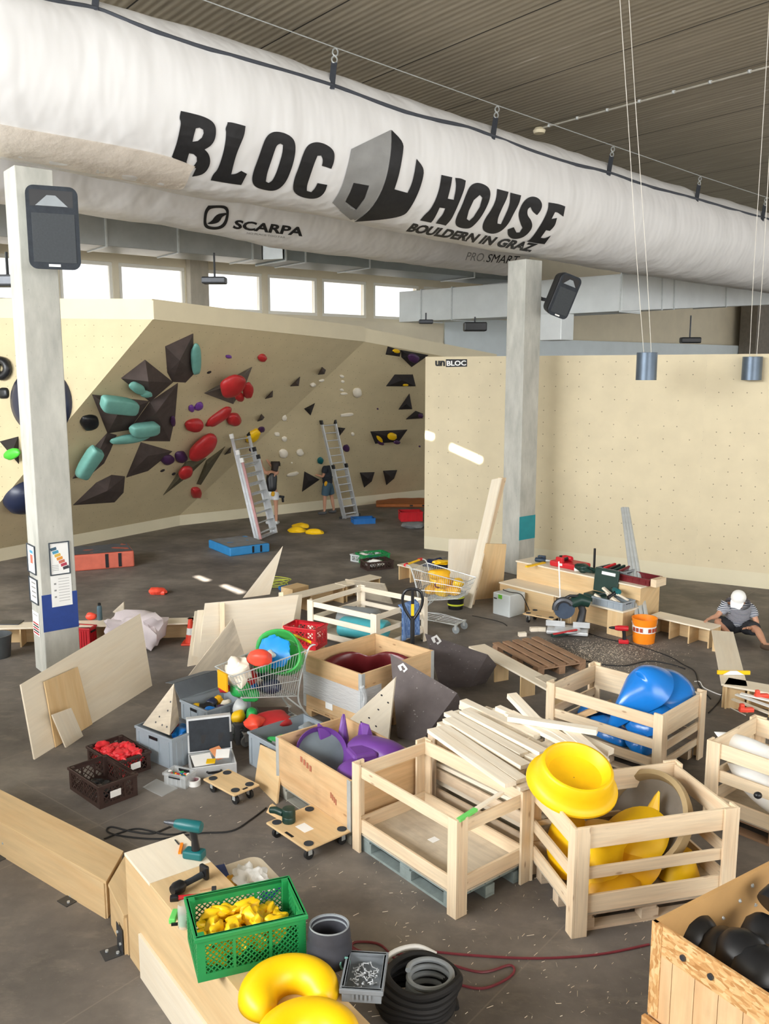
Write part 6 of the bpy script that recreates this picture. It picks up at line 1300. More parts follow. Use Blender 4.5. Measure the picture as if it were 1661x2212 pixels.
# ---------------------------------------------------------------- battens in the lumber crate
rnd = random.Random(21); grp = 'pale battens heaped on the crate'
dl = Ml.to_3x3() @ YA; dw = Ml.to_3x3() @ XA
def batten(a_, c_, w_, h_, lab=None, mat=None): b = B(); b.beam(a_, c_, w_, h_); return solo('batten', b, mat or M_pinel, lab or 'pale rough batten lying in the heap on the slatted crate', 'batten', None if lab else grp)
cen = Ml @ V((.4, .62, 0))
for lv in range(5):
    for k in range(7 if lv < 3 else 5):
        z = .30+.075*lv if lv < 4 else .30+.075*lv; off = (k-3)*.098+rnd.uniform(-.02, .02) if lv < 3 else (k-2)*.12+rnd.uniform(-.03, .03); a_ = rnd.uniform(-.05, .05)*(1+lv*.8); ln = rnd.uniform(1.15, 1.5); sh_ = rnd.uniform(.0, .3)
        d_ = MX.Rotation(a_, 3, 'Z') @ dl; c_ = cen+dw*off+Z3*z+dl*sh_; tl = rnd.uniform(0, .06)
        batten(c_-d_*ln*.5, c_+d_*ln*.5+Z3*tl, rnd.uniform(.06, .085), rnd.uniform(.03, .05))
top = [((1000, 1516), (1160, 1592), .86, .84, .09, 'thick pale batten with a notched end on top of the heap'), ((945, 1580), (1110, 1690), .8, .78, .08, 'pale batten with a notched end at the lower left of the heap'), ((1105, 1502), (1160, 1560), .98, .9, .1, 'pale batten sticking up at the back of the heap'), ((1098, 1550), (1290, 1580), .92, .92, .08, 'long pale batten lying crosswise towards the blue-hold crate'), ((1000, 1548), (1140, 1600), .84, .84, .06, 'pale batten crossing the middle of the heap'), ((985, 1570), (1200, 1660), .86, .86, .07, 'pale batten running under the thick one'), ((1180, 1560), (1320, 1625), .84, .8, .08, 'pale batten at the right back of the heap'), ((1075, 1530), (1230, 1600), .88, .86, .07, 'pale batten just right of the thick one'), ((1190, 1600), (1310, 1640), .74, .7, .1, 'short wide batten behind the yellow hat-shaped hold'), ((1010, 1620), (1150, 1700), .82, .8, .06, 'batten with a brown glue stripe along it')]
for a_, c_, z0, z1, w_, l in top: batten(G(*a_, z0), G(*c_, z1), w_, .05, l, M_pine if 'glue' in l else None)
for k in range(15):
    f = (k+.5)/15+rnd.uniform(-.03, .03); g_ = rnd.uniform(-12, 12); z = .80+.05*(k % 3)+rnd.uniform(0, .02)
    batten(G(1003-60*f+g_, 1522+62*f+g_*.5, z), G(1170-52*f+g_*1.5, 1598+112*f+g_, z-.02), rnd.uniform(.085, .12), rnd.uniform(.03, .05))
for k in range(9):
    f = (k+.5)/9; a_ = rnd.uniform(-25, 25); z = .80+.03*(k % 3)
    batten(G(1060+150*f+a_, 1530+40*f, z+.02), G(1190+120*f, 1590+55*f+a_*.3, z), rnd.uniform(.08, .12), .04)
for k in range(8):
    a_ = rnd.uniform(0, 3.1); c_ = Ml @ V((rnd.uniform(.45, 1.0), rnd.uniform(.3, 1.25), .74+.012*k)); d_ = V((math.cos(a_), math.sin(a_), .03)); ln = rnd.uniform(.3, .55); batten(c_-d_*ln/2, c_+d_*ln/2, rnd.uniform(.06, .1), .035, None)
# ---------------------------------------------------------------- yellow holds in the foreground crate
hm = axes(G(1236, 1690, .93), V((.97, .1, -.1)), V((-.12, .86, .36))); r = thing('climbing_hold', 'large yellow hat-shaped hold with a broad brim resting on the corner of the yellow-hold crate', 'climbing hold', M=hm); r['label'] = 'large yellow hat-shaped hold lying on the corner of the crate'
b = B(hm); b.lathe([(.3, -.035), (.345, -.03), (.362, -.018), (.36, 0), (.335, .012), (.312, .04), (.298, .1), (.285, .165), (.274, .183), (.256, .186), (.24, .17), (.21, .09), (.12, .06), (.005, .055)], 48, None, False, (1.0, .92)); obj('shell', b, M_yel, r, smooth=True, ang=50)
def yh(l, M_, prof, sq=(1, 1), mat=None, cap=True): b = B(M_); b.lathe(prof, 32, None, cap, sq); return solo('climbing_hold', b, mat or M_yel, l, 'climbing hold', smooth=True, ang=50)
yh('yellow tube-shaped hold standing in the crate at the left', My @ MX.Translation((.34, .3, .19)) @ MX.Rotation(R(10), 4, 'Y'), [(.2, 0), (.19, .04), (.15, .2), (.14, .34), (.17, .42), (.18, .44), (.15, .45), (.005, .43)])
yh('yellow flared hold lying against the left side of the crate', My @ MX.Translation((.2, .5, .42)) @ MX.Rotation(R(-70), 4, 'Y') @ MX.Rotation(R(10), 4, 'X'), [(.25, 0), (.26, .015), (.2, .05), (.1, .075), (.005, .08)])
yh('upper yellow dish hold leaning in the middle of the crate', My @ MX.Translation((.68, .38, .46)) @ MX.Rotation(R(-35), 4, 'Y') @ MX.Rotation(R(32), 4, 'X'), [(.3, 0), (.31, .012), (.24, .05), (.12, .08), (.005, .085)], (1, .75))
yh('lower yellow dish hold leaning in the middle of the crate', My @ MX.Translation((.6, .28, .32)) @ MX.Rotation(R(-25), 4, 'Y') @ MX.Rotation(R(35), 4, 'X'), [(.26, 0), (.27, .012), (.2, .05), (.1, .08), (.005, .085)], (1, .75), M_yel2)
b = B(My); b.hull([(.8, .42, .5), (.98, .5, .86), (.9, .36, .55), (.76, .5, .52), (.88, .5, .6)]); solo('climbing_hold', b, M_yel, 'yellow pointed fin hold in front of the tan ring', 'climbing hold', bev=.02)
rg = thing('climbing_hold', 'big tan ring-shaped hold standing among the yellow ones', 'climbing hold', M=My @ MX.Translation((.86, .52, .53)) @ MX.Rotation(R(-52), 4, 'Y') @ MX.Rotation(R(12), 4, 'X'))
M_tan = plain('tan_fibreglass', '#a58f68', .6, amt=.12)
b = B(fr(rg)); b.lathe([(.40, -.05), (.42, 0), (.41, .05), (.37, .055), (.355, .02), (.35, -.03)], 44, None, False); obj('rim', b, M_tan, rg, smooth=True, ang=60)
b = B(fr(rg)); b.lathe([(.352, -.02), (.25, -.06), (.005, -.08)], 44, None, False); obj('dish', b, plain('grey_brown_fibreglass', '#857d72', .6, amt=.12), rg, smooth=True)
yh('yellow block hold at the right bottom of the crate', My @ MX.Translation((1.02, .26, .19)), [(.17, 0), (.16, .03), (.11, .17), (.1, .2), (.005, .21)], (1, .8))
yh('flat yellow hold lying at the bottom left of the crate', My @ MX.Translation((.42, .2, .19)) @ MX.Rotation(R(12), 4, 'X'), [(.24, 0), (.25, .02), (.2, .1), (.1, .14), (.005, .145)], (1, .7), M_yel2)
yh('small yellow cup hold behind the standing tube hold', My @ MX.Translation((.42, .62, .4)), [(.12, -.2), (.13, .0), (.12, .06), (.005, .08)])
b = B(My); b.cuboid([(1.0, .3, .42), (1.26, .5, .3), (1.26, .52, .3), (1.0, .32, .42), (.98, .3, .62), (1.24, .5, .5), (1.24, .52, .5), (.98, .32, .62)]); solo('bent_panel', b, plain('orange_brown_panel', '#b98440', .5), 'brown bent panel at the right of the yellow holds', 'panel')
# ---------------------------------------------------------------- front left: solid edging, podium and what stands on it
def solid_unit(label, plan, Hh, mat_top=None, name='edging_unit', cat='edging'):
    c = sum(plan, V((0, 0, 0)))/len(plan); r = thing(name, label, cat, (c.x, c.y, 0)); fl = [V((p.x, p.y, 0)) for p in plan]
    b = B(); b.prism([p+Z3*(Hh-.024) for p in fl], Z3*.024); obj('top_board', b, mat_top or M_plyw, r, bev=.003)
    cen = V((c.x, c.y, 0)); ins = [p+(cen-p)*.012 for p in fl]
    for i in range(len(ins)): b = B(); p, q = ins[i-1], ins[i]; t_ = V((-(q-p).y, (q-p).x, 0)).normalized(); t_ = (t_ if t_.dot(cen-p) > 0 else -t_)*.018; d_ = (q-p).normalized()*.02; b.cuboid([p+d_, q-d_, q-d_+t_, p+d_+t_, p+d_+Z3*(Hh-.025), q-d_+Z3*(Hh-.025), q-d_+t_+Z3*(Hh-.025), p+d_+t_+Z3*(Hh-.025)]); obj('side_panel', b, M_plyw, r)
    return r
PT = [G(268, 1842, .8), G(396, 1800, .8)]; pw = (PT[1]-PT[0]); pw.z = 0
pd_ = V((pw.y, -pw.x, 0)).normalized(); pd_ = -pd_ if pd_.y > 0 else pd_
k1 = G(267, 1838, .32); k2 = G(229, 1905, .32); k0 = G(-60, 1675, .32); k3 = G(-60, 1742, .32)
solid_unit('long solid plywood edging at the left edge of the foreground', [k0, k1, k2, k3], .32)
pn_ = pw.normalized(); q0 = V((PT[0].x, PT[0].y, 0))
solid_unit('short solid plywood edging corner joining the tall podium', [V((k1.x, k1.y, 0))+V((.03, -.02, 0)), q0+pw*.55-pd_*.02, q0-pd_*.02-pn_*.02, V((k2.x, k2.y, 0))+V((.025, -.03, 0))], .32)
kk = q0
def angle_bracket(label, px, py, dirv, w_=.13, h_=.19, foot=.13, z=.0):
    p = G(px, py); d_ = V(dirv).normalized(); o_ = V((d_.y, -d_.x, 0)); o_ = -o_ if o_.y > 0 else o_   # outward
    r = thing('angle_bracket', label, 'bracket', p); b = B(); q = p+o_*.004
    b.cuboid([q-d_*w_/2, q+d_*w_/2, q+d_*w_/2+o_*.005, q-d_*w_/2+o_*.005]+[v+Z3*h_ for v in (q-d_*w_/2, q+d_*w_/2, q+d_*w_/2+o_*.005, q-d_*w_/2+o_*.005)])
    b.cuboid([q-d_*w_/2+o_*.006, q+d_*w_/2+o_*.006, q+d_*w_/2+o_*foot, q-d_*w_/2+o_*foot]+[v+Z3*.006 for v in (q-d_*w_/2+o_*.006, q+d_*w_/2+o_*.006, q+d_*w_/2+o_*foot, q-d_*w_/2+o_*foot)]); obj('plate', b, M_iron, r)
    for s_ in (-.03, .03): b = B(); c_ = q+d_*s_+o_*.006+Z3*(.1+s_); b.cyl(c_, c_+o_*.01, .011, None, 8); obj('screw', b, M_steel, r)
    for s_ in (-.03, .03): b = B(); c_ = q+d_*s_+o_*(.06+s_)+Z3*.006; b.cyl(c_, c_+Z3*.012, .012, None, 8); obj('screw', b, M_steel, r)
    return r
de = V(((k2-k3).x, (k2-k3).y, 0))
angle_bracket('steel angle bracket bolted to the edging at the left edge', 8, 1848, de)
angle_bracket('steel angle bracket in the middle of the long solid edging', 166, 1936, de)
d3 = V((PT[0].x, PT[0].y, 0))+pd_*.6-V((kk.x, kk.y, 0))
angle_bracket('steel angle bracket bolted low beside the podium corner', 262, 2052, V((k2-q0).xy.to_3d()))
Mpd = axes((PT[0].x, PT[0].y, 0), pw, -pd_)     # x across, -y towards us
Wp, Lp, Hp = pw.length, 3.4, .8
r = thing('podium', 'tall plywood podium box with tools on top in the left foreground', 'podium', M=Mpd)
b = B(Mpd); b.box(0, Wp, -.46, 0, Hp-.022, Hp); obj('top_board', b, M_ply, r, bev=.003)
b = B(Mpd); b.box(0, Wp, -Lp, -.462, Hp-.022, Hp); obj('top_board', b, M_plyw, r, bev=.003)
b = B(Mpd); b.box(0.004, .022, -Lp, -.004, 0, Hp-.023); obj('side_panel', b, M_plyw, r)
b = B(Mpd); b.box(Wp-.022, Wp-.004, -Lp, -.004, 0, Hp-.023); obj('side_panel', b, M_plyw, r)
b = B(Mpd); b.box(.023, Wp-.023, -.022, -.004, 0, Hp-.023); obj('end_panel', b, M_plyw, r)
b = B(Mpd); b.box(-.016, .003, -Lp, -.25, 0, .33); obj('kick_strip', b, M_ply, r, label='paler plywood strip along the foot')
PZ = .801
def pod(px, py, z=PZ): return G(px, py, z)
# impact driver standing on its battery
p = pod(413, 1851); az = math.atan2(-.25, -.9)
drill('teal impact driver standing on its battery at the far end of the podium', LR(p+Z3*.23, R(165)), M_teal_t, M_iron, 1.22)
b = B(); a0 = pod(388, 1843, PZ+.008); b.beam(a0, pod(393, 1822, PZ+.008), .02, .014); solo('pencil_marker', b, M_orange, 'small orange marker lying left of the impact driver', 'marker')
b = B(); b.beam(pod(378, 1814, PZ+.004), pod(386, 1824, PZ+.004), .008, .006); solo('screw_bit', b, M_iron, 'tiny screw lying on the pale end of the podium', 'screw')
# black cordless tool grip lying down
c0, c1 = pod(385, 1917, PZ+.04), pod(436, 1890, PZ+.035); r = thing('torch_lamp', 'black cordless work lamp lying on the podium', 'lamp', c0)
b = B(); dv = (c1-c0); b.tube([c0-dv*.25, c0-dv*.12, c0+dv*.12, c0+dv*.25], [.03, .042, .042, .024], 16); obj('lamp_head', b, M_dark, r, smooth=True, ang=50)
b = B(); b.tube([c0+dv*.22, c0+dv*.6, c1], [.02, .019, .022], 12); obj('grip', b, M_foam, r, smooth=True)
b = B(); q = c1+dv*.06; b.beam(q-Z3*.034+dv*.05, q+Z3*.06+dv*.05, .075, .03, dv); obj('battery', b, M_dark, r, bev=.01)
# hammer with a red handle
a0, a1 = pod(367, 1941, PZ+.016), pod(468, 1930, PZ+.02); r = thing('hammer', 'red-handled hammer lying on the podium behind the green crate', 'hammer', a0)
b = B(); b.tube([a0, a0.lerp(a1, .3), a0.lerp(a1, .9)], [.016, .014, .01], 8); obj('handle', b, M_red_p, r, smooth=True)
b = B(); b.beam(a0, a0.lerp(a1, .18), .036, .034); obj('grip_end', b, M_dark, r, bev=.006)
b = B(); n_ = V((a1-a0).y and (-(a1-a0).y, (a1-a0).x, 0)).normalized(); q = a0.lerp(a1, .94)+Z3*.004; b.beam(q-n_*.06, q+n_*.06, .03, .03); obj('head', b, M_iron, r, bev=.004)
b = B(); b.beam(pod(432, 1923, PZ+.005), pod(462, 1917, PZ+.005), .014, .01); solo('carpenter_pencil', b, M_boxw, 'flat wooden pencil lying by the hammer head', 'pencil')
# clear bottle with water and green tape, marker
p = pod(398, 2003); r = thing('clear_bottle', 'clear plastic bottle standing at the left of the green crate', 'bottle', p)
M_clear = NT('clear_plastic'); M_clear.base(lin('#e8efe9')); M_clear.rough(.12); M_clear.b.inputs['Alpha'].default_value = .38; M_clear = M_clear.m
b = B(LR(p)); b.lathe([(.03, 0), (.036, .008), (.036, .13), (.033, .155), (.034, .16)], 24, None, False); obj('bottle_wall', b, M_clear, r, smooth=True, ang=50)
b = B(LR(p)); b.lathe([(.003, .02), (.033, .02), (.033, .06), (.003, .06)], 24, None, False); obj('contents', b, plain('pale_green_content', '#9cc7a0', .5), r, smooth=True)
b = B(); p = pod(376, 1985, PZ); b.bx(p+Z3*.018, (.04, .11, .034)); solo('tape_dispenser', b, M_grn_p, 'bright green tape lying beside the clear bottle', 'tape', bev=.006)
b = B(); b.beam(pod(370, 1997, PZ+.008), pod(384, 1996, PZ+.008), .014, .014); solo('black_marker', b, M_dark, 'short black marker lying beside the clear bottle', 'marker')
# green lattice crate full of yellow footholds
ga, gb = pod(428, 2124), pod(671, 2066); Mg = frm(ga, gb, PZ); Lg = .61
plastic_crate('green lattice crate full of yellow holds standing across the podium', Mg, Lg, .40, .27, M_crg, 'mesh')
for k, x in enumerate((.0, Lg)): pass
pile('yellow foothold heaped in the green lattice crate', 'yellow footholds in the green crate', Mg @ MX.Translation((.05, .04, 0)), Lg-.1, .32, .04, 34, .064, M_yel, 300, 3, .55, .42)
# dark bag-bucket
p = pod(712, 2078); r = thing('chalk_bucket', 'dark fabric chalk bucket standing right of the green crate on the podium', 'bucket', p); m = LR(p)
M_bag = plain('dark_bag_fabric', '#32333a', .75, amt=.2, scale=12); b = B(m); b.lathe([(.11, 0), (.125, .02), (.128, .12), (.118, .14), (.122, .16), (.115, .22), (.108, .235), (.1, .22), (.1, .1), (.003, .06)], 32, None, False, (1, .85)); b.lathe([(.11, 0), (.003, 0)], 32, None, False, (1, .85)); obj('bag_body', b, M_bag, r, smooth=True)
b = B(m); b.lathe([(.098, .2), (.104, .232), (.112, .236), (.112, .222)], 32, None, False, (1, .85)); obj('grey_lining', b, M_greyh, r, smooth=True)
b = B(m); b.tube(arc((.09, -.08, .05), (0, 0, 1), (.7, .3, 0), .035, 0, 5.2, 12), .006, 6); obj('cord_loop', b, M_teal, r, smooth=True)
b = B(); b.blob(pod(660, 2092)+Z3*.025, (.07, .045, .025), None, .2, 140); solo('black_glove', b, M_dark, 'black glove lying under the corner of the green crate', 'glove', smooth=True)
b = B(); b.blob(pod(716, 2096)+Z3*.012, (.035, .03, .012), None, .1, 141); solo('small_hold', b, M_redor, 'small orange thing lying in front of the chalk bucket', 'hold', smooth=True)
# grey box of screws
sa, sb = pod(742, 2146), pod(806, 2178); Ms = frm(sa, pod(810, 2168), PZ); pS = plastic_crate('small grey box of screws at the right edge of the podium', frm(pod(738, 2163), pod(812, 2168), PZ), .21, .3, .08, plain('dark_grey_box', '#777c80', .5), 'solid', name='screw_box', cat='box')
m = fr(pS); rnd = random.Random(5); out = []
for k in range(46):
    p_ = m @ V((rnd.uniform(.04, .17), rnd.uniform(.04, .26), .016+rnd.uniform(0, .02)))
    if k == 0:
        b = B(); b.cyl(p_-V((.015, 0, 0)), p_+V((.015, 0, 0)), .0028, .002, 6); b.cyl(p_+V((.013, 0, 0)), p_+V((.017, 0, 0)), .006, .006, 8); o0 = solo('screw', b, M_alu, 'loose steel screw in the grey screw box', 'screw', 'screws in the grey box')
    else: dup(o0, MX.Translation(p_) @ MX.Rotation(rnd.uniform(0, 6.3), 4, 'Z') @ MX.Rotation(rnd.uniform(-.4, .4), 4, 'Y'))
# big yellow crescent holds on the podium
def crescent(M_, R0, r0, h, a0, a1, mat, label, dent=.0):
    b = B(M_)
    def fn(u, v):
        a = a0+(a1-a0)*u; e = math.sin(math.pi*min(1, max(0, u)))**.32; rr = r0*max(.02, e); t_ = v*2*math.pi; c_ = math.cos(t_); s_ = math.sin(t_)
        z = h*e*max(0, s_)**.8 if s_ > 0 else 0
        rad = R0 + rr*c_ ; return (rad*math.cos(a), rad*.86*math.sin(a), z)
    b.grid(fn, 56, 28, cv=True); return solo('climbing_hold', b, mat, label, 'climbing hold', smooth=True, ang=180)
M_ycr = plain('bright_yellow_hold', '#f5c400', .4, amt=.04)
pc_ = pod(628, 2160); crescent(LR(pc_, R(14)), .17, .125, .15, R(-35), R(232), M_ycr, 'bright yellow crescent-shaped hold lying in front of the green crate')
pc_ = pod(668, 2262); crescent(LR(pc_, R(10)), .17, .13, .14, R(-20), R(215), M_ycr, 'second bright yellow crescent hold at the bottom edge')
# low pale stool with rounded seat and a plastic bag, right of the podium
ps_ = [G(x, y, .5) for x, y in ((470, 1862), (540, 1846), (612, 1940), (520, 1960))]
so_ = G(545, 1905, .5); dS = V((.55, -.83, 0)); wS = V((.83, .55, 0)); ms = axes(so_, wS, -dS)
r = thing('stool', 'pale board stool with rounded end standing right of the podium', 'stool', M=MX.Translation((0, 0, 0)) @ ms)
b = B(ms); rd = []
for cx_, cy_, a0 in ((.1, .22, 0), (-.1, .22, 90), (-.1, -.3, 180), (.1, -.3, 270)):
    for k in range(6): a_ = R(a0+18*k); rd.append((cx_+.09*math.cos(a_), cy_+.09*math.sin(a_), -.02))
b.prism(rd, (0, 0, .02)); obj('seat', b, M_ply, r, bev=.004)
for x in (-.12, .12):
    for y in (-.3, .24): b = B(ms); b.beam((x, y, -.02), (x, y, -.5), .035, .035, YA); obj('leg', b, M_plyw, r)
b = B(ms); b.blob((-.05, -.08, .07), (.13, .17, .08), None, .32, 150, 4, 2.6); solo('plastic_bag', b, M_white, 'crumpled white plastic bag on the stool behind the green crate', 'bag', smooth=True)
b = B(ms); b.blob((-.15, -.05, .05), (.05, .1, .05), None, .3, 151, 3, 2.4); solo('snack_packet', b, M_yel2, 'yellow and red packet lying on the left edge of the stool', 'packet', smooth=True)
b = B(ms); b.blob((.0, -.22, .05), (.12, .06, .05), None, .3, 152, 3, 2.4); solo('blue_cloth', b, plain('royal_blue_cloth', '#27408c', .8), 'dark blue cloth on the stool just behind the green crate', 'cloth', smooth=True)
b = B(ms); b.beam((-.16, .1, .012), (-.12, .3, .012), .07, .02); solo('paper_box', b, plain('navy_card', '#2b3f7a', .6), 'dark blue flat card box on the left edge of the stool', 'box')
# ---------------------------------------------------------------- floor behind: dollies, crates and boxes
a0, a1 = G(583, 1785, .14), G(665, 1842, .14); Md = frm(G(574, 1776, .14), G(663, 1836, .14)); DL = (G(663, 1836, .14)-G(574, 1776, .14)).length
Dd = dolly('wooden dolly with a green can on it in front of the purple crate', Md @ MX.Translation((0, 0, 0)), DL, .50, .14)
b = B(Md @ MX.Translation((DL*.5, .2, .1402))); b.box(-.07, .07, -.05, .05, 0, .001); obj('paper_sticker', b, M_paper, Dd, label='white sticker')
a0 = G(475, 1665, .14); a1 = G(512, 1720, .14); Md2 = frm(G(474, 1662, .14), G(508, 1722, .14)); dolly('wooden dolly on the floor right of the open silver tool case', frm(G(505, 1718, .14), G(566, 1692, .14)), .31, .50, .14)
pg = G(624, 1775, .14); r = thing('speaker_can', 'dark green cylindrical sander standing on the dolly', 'sander', (pg.x, pg.y, .14)); m = LR((pg.x, pg.y, .1402))
b = B(m); b.lathe([(.056, 0), (.06, .008), (.06, .05), (.056, .056), (.06, .062), (.06, .12), (.055, .128), (.003, .13)], 28); obj('body', b, M_gtool, r, smooth=True, ang=40)
b = B(m); b.tube([(-.05, 0, .08), (-.12, .04, .09), (-.17, .06, .08)], [.03, .034, .028], 10); obj('side_handle', b, M_gtool, r, smooth=True)
r.name = 'sander'
b = B(); q = [G(578, 1752, .14), G(590, 1738, .22), G(615, 1752, .22), G(612, 1775, .141)]; b.prism([G(575, 1755, .142), G(612, 1776, .142), G(608, 1757, .2), G(583, 1739, .2)], (.02, .03, 0)); solo('wood_offcut', b, M_plyw, 'small bent plywood offcut lying at the corner of the dolly', 'offcut')
sheet('plywood_offcut', 'small warm plywood board leaning on the purple-hold crate', [(550, 1690), (597, 1737), (608, 1630), (562, 1608)], [0, 0, .38, .38], .02, M_plyw)
# brown and red crates
ba, bb = G(216, 1749), G(302, 1716); Mbk = frm(ba, bb); 
M_ = Mbk; plastic_crate('dark brown lattice crate with black gloves in it in front', Mbk, .40, .60, .23, M_crb, 'slot', tag_at=.4)
for k, (x, y) in enumerate(((.14, .22), (.24, .3), (.2, .42))): b = B(Mbk); b.blob((x, y, .05), (.09, .06, .04), MX.Rotation(k*1.1, 4, 'Z'), .3, 160+k); solo('black_glove', b, M_dark, ('front', 'middle', 'rear')[k]+' black glove lying in the dark brown lattice crate', 'glove', smooth=True)
ra, rb = G(262, 1690), G(347, 1655); Mrd = frm(G(250, 1688), G(347, 1653)); plastic_crate('dark brown lattice crate full of red holds behind the other one', Mrd, .40, .58, .2, M_crb, 'slot', tag_at=.55)
pile('red foothold heaped in the dark brown lattice crate', 'red footholds in the brown crate', Mrd @ MX.Translation((.02, .03, 0)), .36, .52, .012, 46, .058, plain('foothold_red', '#dd3038', .45, amt=.1), 400, 4, .5, .42)
# grey containers
ga, gb = G(371, 1662), G(402, 1632)
gA0 = G(292, 1566, .34); gA1 = G(371, 1597, .34); MA = frm(V((gA1.x, gA1.y, 0)), V((gA1.x, gA1.y, 0))+V((gA1.y-gA0.y, -(gA1.x-gA0.x), 0))*-1); LA = .40
gA = plastic_crate('large grey plastic container with a plywood pyramid in it', MA, .42, .6, .34, M_grp, 'solid')
ps = [G(306, 1572, .36), G(373, 1590, .34), G(377, 1476, .80), G(392, 1560, .3)]
b = B(); b.hull([G(308, 1566, .34), G(366, 1588, .34), G(376, 1476, .80), G(388, 1560, .32)]); o = solo('plywood_pyramid', b, M_plyg, 'plywood pyramid with bolt holes standing in the large grey container', 'climbing volume')
pn = [G(308, 1566, .34), G(366, 1588, .34), G(376, 1476, .80)]; n = (pn[1]-pn[0]).cross(pn[2]-pn[0]).normalized(); n = n if n.dot(EYE-pn[0]) > 0 else -n
for x, y in ((368, 1516), (362, 1535), (344, 1548), (350, 1566), (336, 1560), (360, 1570)): c_ = PLN(x, y, pn[0], n, .003); b = B(); b.cyl(c_-n*.003, c_, .01, None, 10); obj('bolt_hole', b, M_iron, o)
b = B(); b.blob(MA @ V((.3, .2, .25)), (.1, .14, .08), None, .25, 170); solo('climbing_hold', b, M_blue, 'blue hold in the large grey container beside the pyramid', 'climbing hold', smooth=True)
b = B(); b.blob(MA @ V((.34, .4, .24)), (.06, .08, .06), None, .2, 171); solo('climbing_hold', b, M_red, 'small red hold in the large grey container beside the pyramid', 'climbing hold', smooth=True)
gB0 = G(388, 1510, .30); gB1 = G(448, 1536, .30); MBx = frm(V((gB1.x, gB1.y, 0)), V((gB1.x, gB1.y, 0))+V((-(gB1.y-gB0.y), (gB1.x-gB0.x), 0)))
gBc = plastic_crate('grey plastic container with yellow, black and blue holds and an open flap lid', MBx, .62, .52, .30, M_grp, 'solid')
for k, (x, y, s_, m_, l) in enumerate(((.1, .38, .075, M_yel, 'yellow'), (.2, .3, .09, M_dark, 'black'), (.16, .16, .08, M_blue, 'blue'), (.34, .38, .08, M_navy, 'navy'), (.42, .22, .075, M_cream, 'white'), (.45, .4, .07, M_yel2, 'deep yellow'), (.3, .14, .07, M_dpurp, 'dark purple'))): rand_hold(MBx @ V((x, y, .2)), s_, m_, 180+k, l+' hold in the grey container with the open lid', None, .7, .2)
b = B(MBx); b.cuboid([(.0, .53, .3), (.62, .53, .3), (.62, .545, .3), (0, .545, .3), (.0, .66, .46), (.62, .66, .46), (.62, .675, .455), (0, .675, .455)]); b.cuboid([(.0, .67, .46), (.62, .67, .46), (.62, .68, .45), (0, .68, .45), (.05, .9, .4), (.6, .9, .4), (.6, .91, .39), (.05, .91, .39)]); obj('flap_lid', b, plain('dark_grey_lid', '#5b6167', .6), gBc, label='dark grey flap lid')
gC0 = G(537, 1580, .36); gC1 = G(606, 1617, .36); gC2 = G(645, 1530, .36); MC = frm(V((gC1.x, gC1.y, 0)), V((gC1.x, gC1.y, 0))+V((-(gC1.y-gC0.y), (gC1.x-gC0.x), 0)))
gC = plastic_crate('grey plastic container with green and grey holds left of the purple crate', MC, .72, (gC1-gC0).length, .36, M_grp, 'solid')
for k, (x, y, s_, m_, l) in enumerate(((.2, .3, .09, M_green, 'green'), (.36, .26, .09, M_green, 'second green'), (.5, .25, .1, M_greyh, 'grey'), (.6, .35, .1, M_greyh, 'second grey'), (.1, .18, .08, M_greyh, 'low grey'))): rand_hold(MC @ V((x, y, .27)), s_, m_, 200+k, l+' hold in the grey container left of the purple crate', None, .7, .3)
# small grey tub with coloured balls between
p = G(526, 1620); m = frm(G(510, 1610), G(540, 1606)); tb = plastic_crate('dark grey basket of coloured holds behind the open silver tool case', m, .3, .4, .25, plain('dark_grey_basket', '#565b5f', .5), 'slot', name='basket', cat='basket')
for k, (x, y, z, s_, m_, l) in enumerate(((.1, .3, .32, .11, plain('pale_grey_hold', '#c6cacb', .5), 'round pale grey'), (.05, .12, .28, .09, M_yel, 'yellow'), (.2, .12, .29, .1, M_green, 'rounded green'))): rand_hold(m @ V((x, y, z)), s_, m_, 220+k, l+' hold on top of the dark grey basket', None, .85, .05)
rand_hold(G(549, 1561, .36), .11, M_redor, 230, 'orange-red wedge hold behind the grey container', None, .6, .2); rand_hold(G(590, 1555, .32), .19, M_red, 231, 'long red hold behind the grey container', None, .35, .1, rot=MX.Rotation(.4, 4, 'Z'))
b = B(LR(G(560, 1590))); b.box(-.14, .3, .05, .32, 0, .22); solo('cardboard_box', b, M_crb, 'dark box on the floor behind the grey container carrying the red holds', 'box')
# silver tool case, open
ca, cb = G(413, 1684), G(512, 1671); Mc = frm(ca, cb); Lc_ = (cb-ca).length; r = thing('tool_case', 'open silver tool case with foam lid and papers on the floor', 'case', M=Mc)
b = B(Mc)
for x0, x1, y0, y1 in ((0, Lc_, 0, .015), (0, Lc_, .335, .35), (0, .015, .015, .335), (Lc_-.015, Lc_, .015, .335)): b.box(x0, x1, y0, y1, 0, .12)
b.box(.015, Lc_-.015, .015, .335, 0, .01); obj('case_shell', b, M_alu, r, bev=.004)
b = B(Mc); b.cuboid([(0, .35, .12), (Lc_, .35, .12), (Lc_, .42, .12), (0, .42, .12), (0, .41, .48), (Lc_, .41, .48), (Lc_, .48, .48), (0, .48, .48)]); ld = obj('case_lid', b, M_alu, r, bev=.006)
b = B(Mc); b.cuboid([(.02, .348, .14), (Lc_-.02, .348, .14), (Lc_-.02, .356, .14), (.02, .356, .14), (.02, .402, .46), (Lc_-.02, .402, .46), (Lc_-.02, .41, .46), (.02, .41, .46)]); obj('foam_lining', b, M_foam, ld, label='dark foam lining')
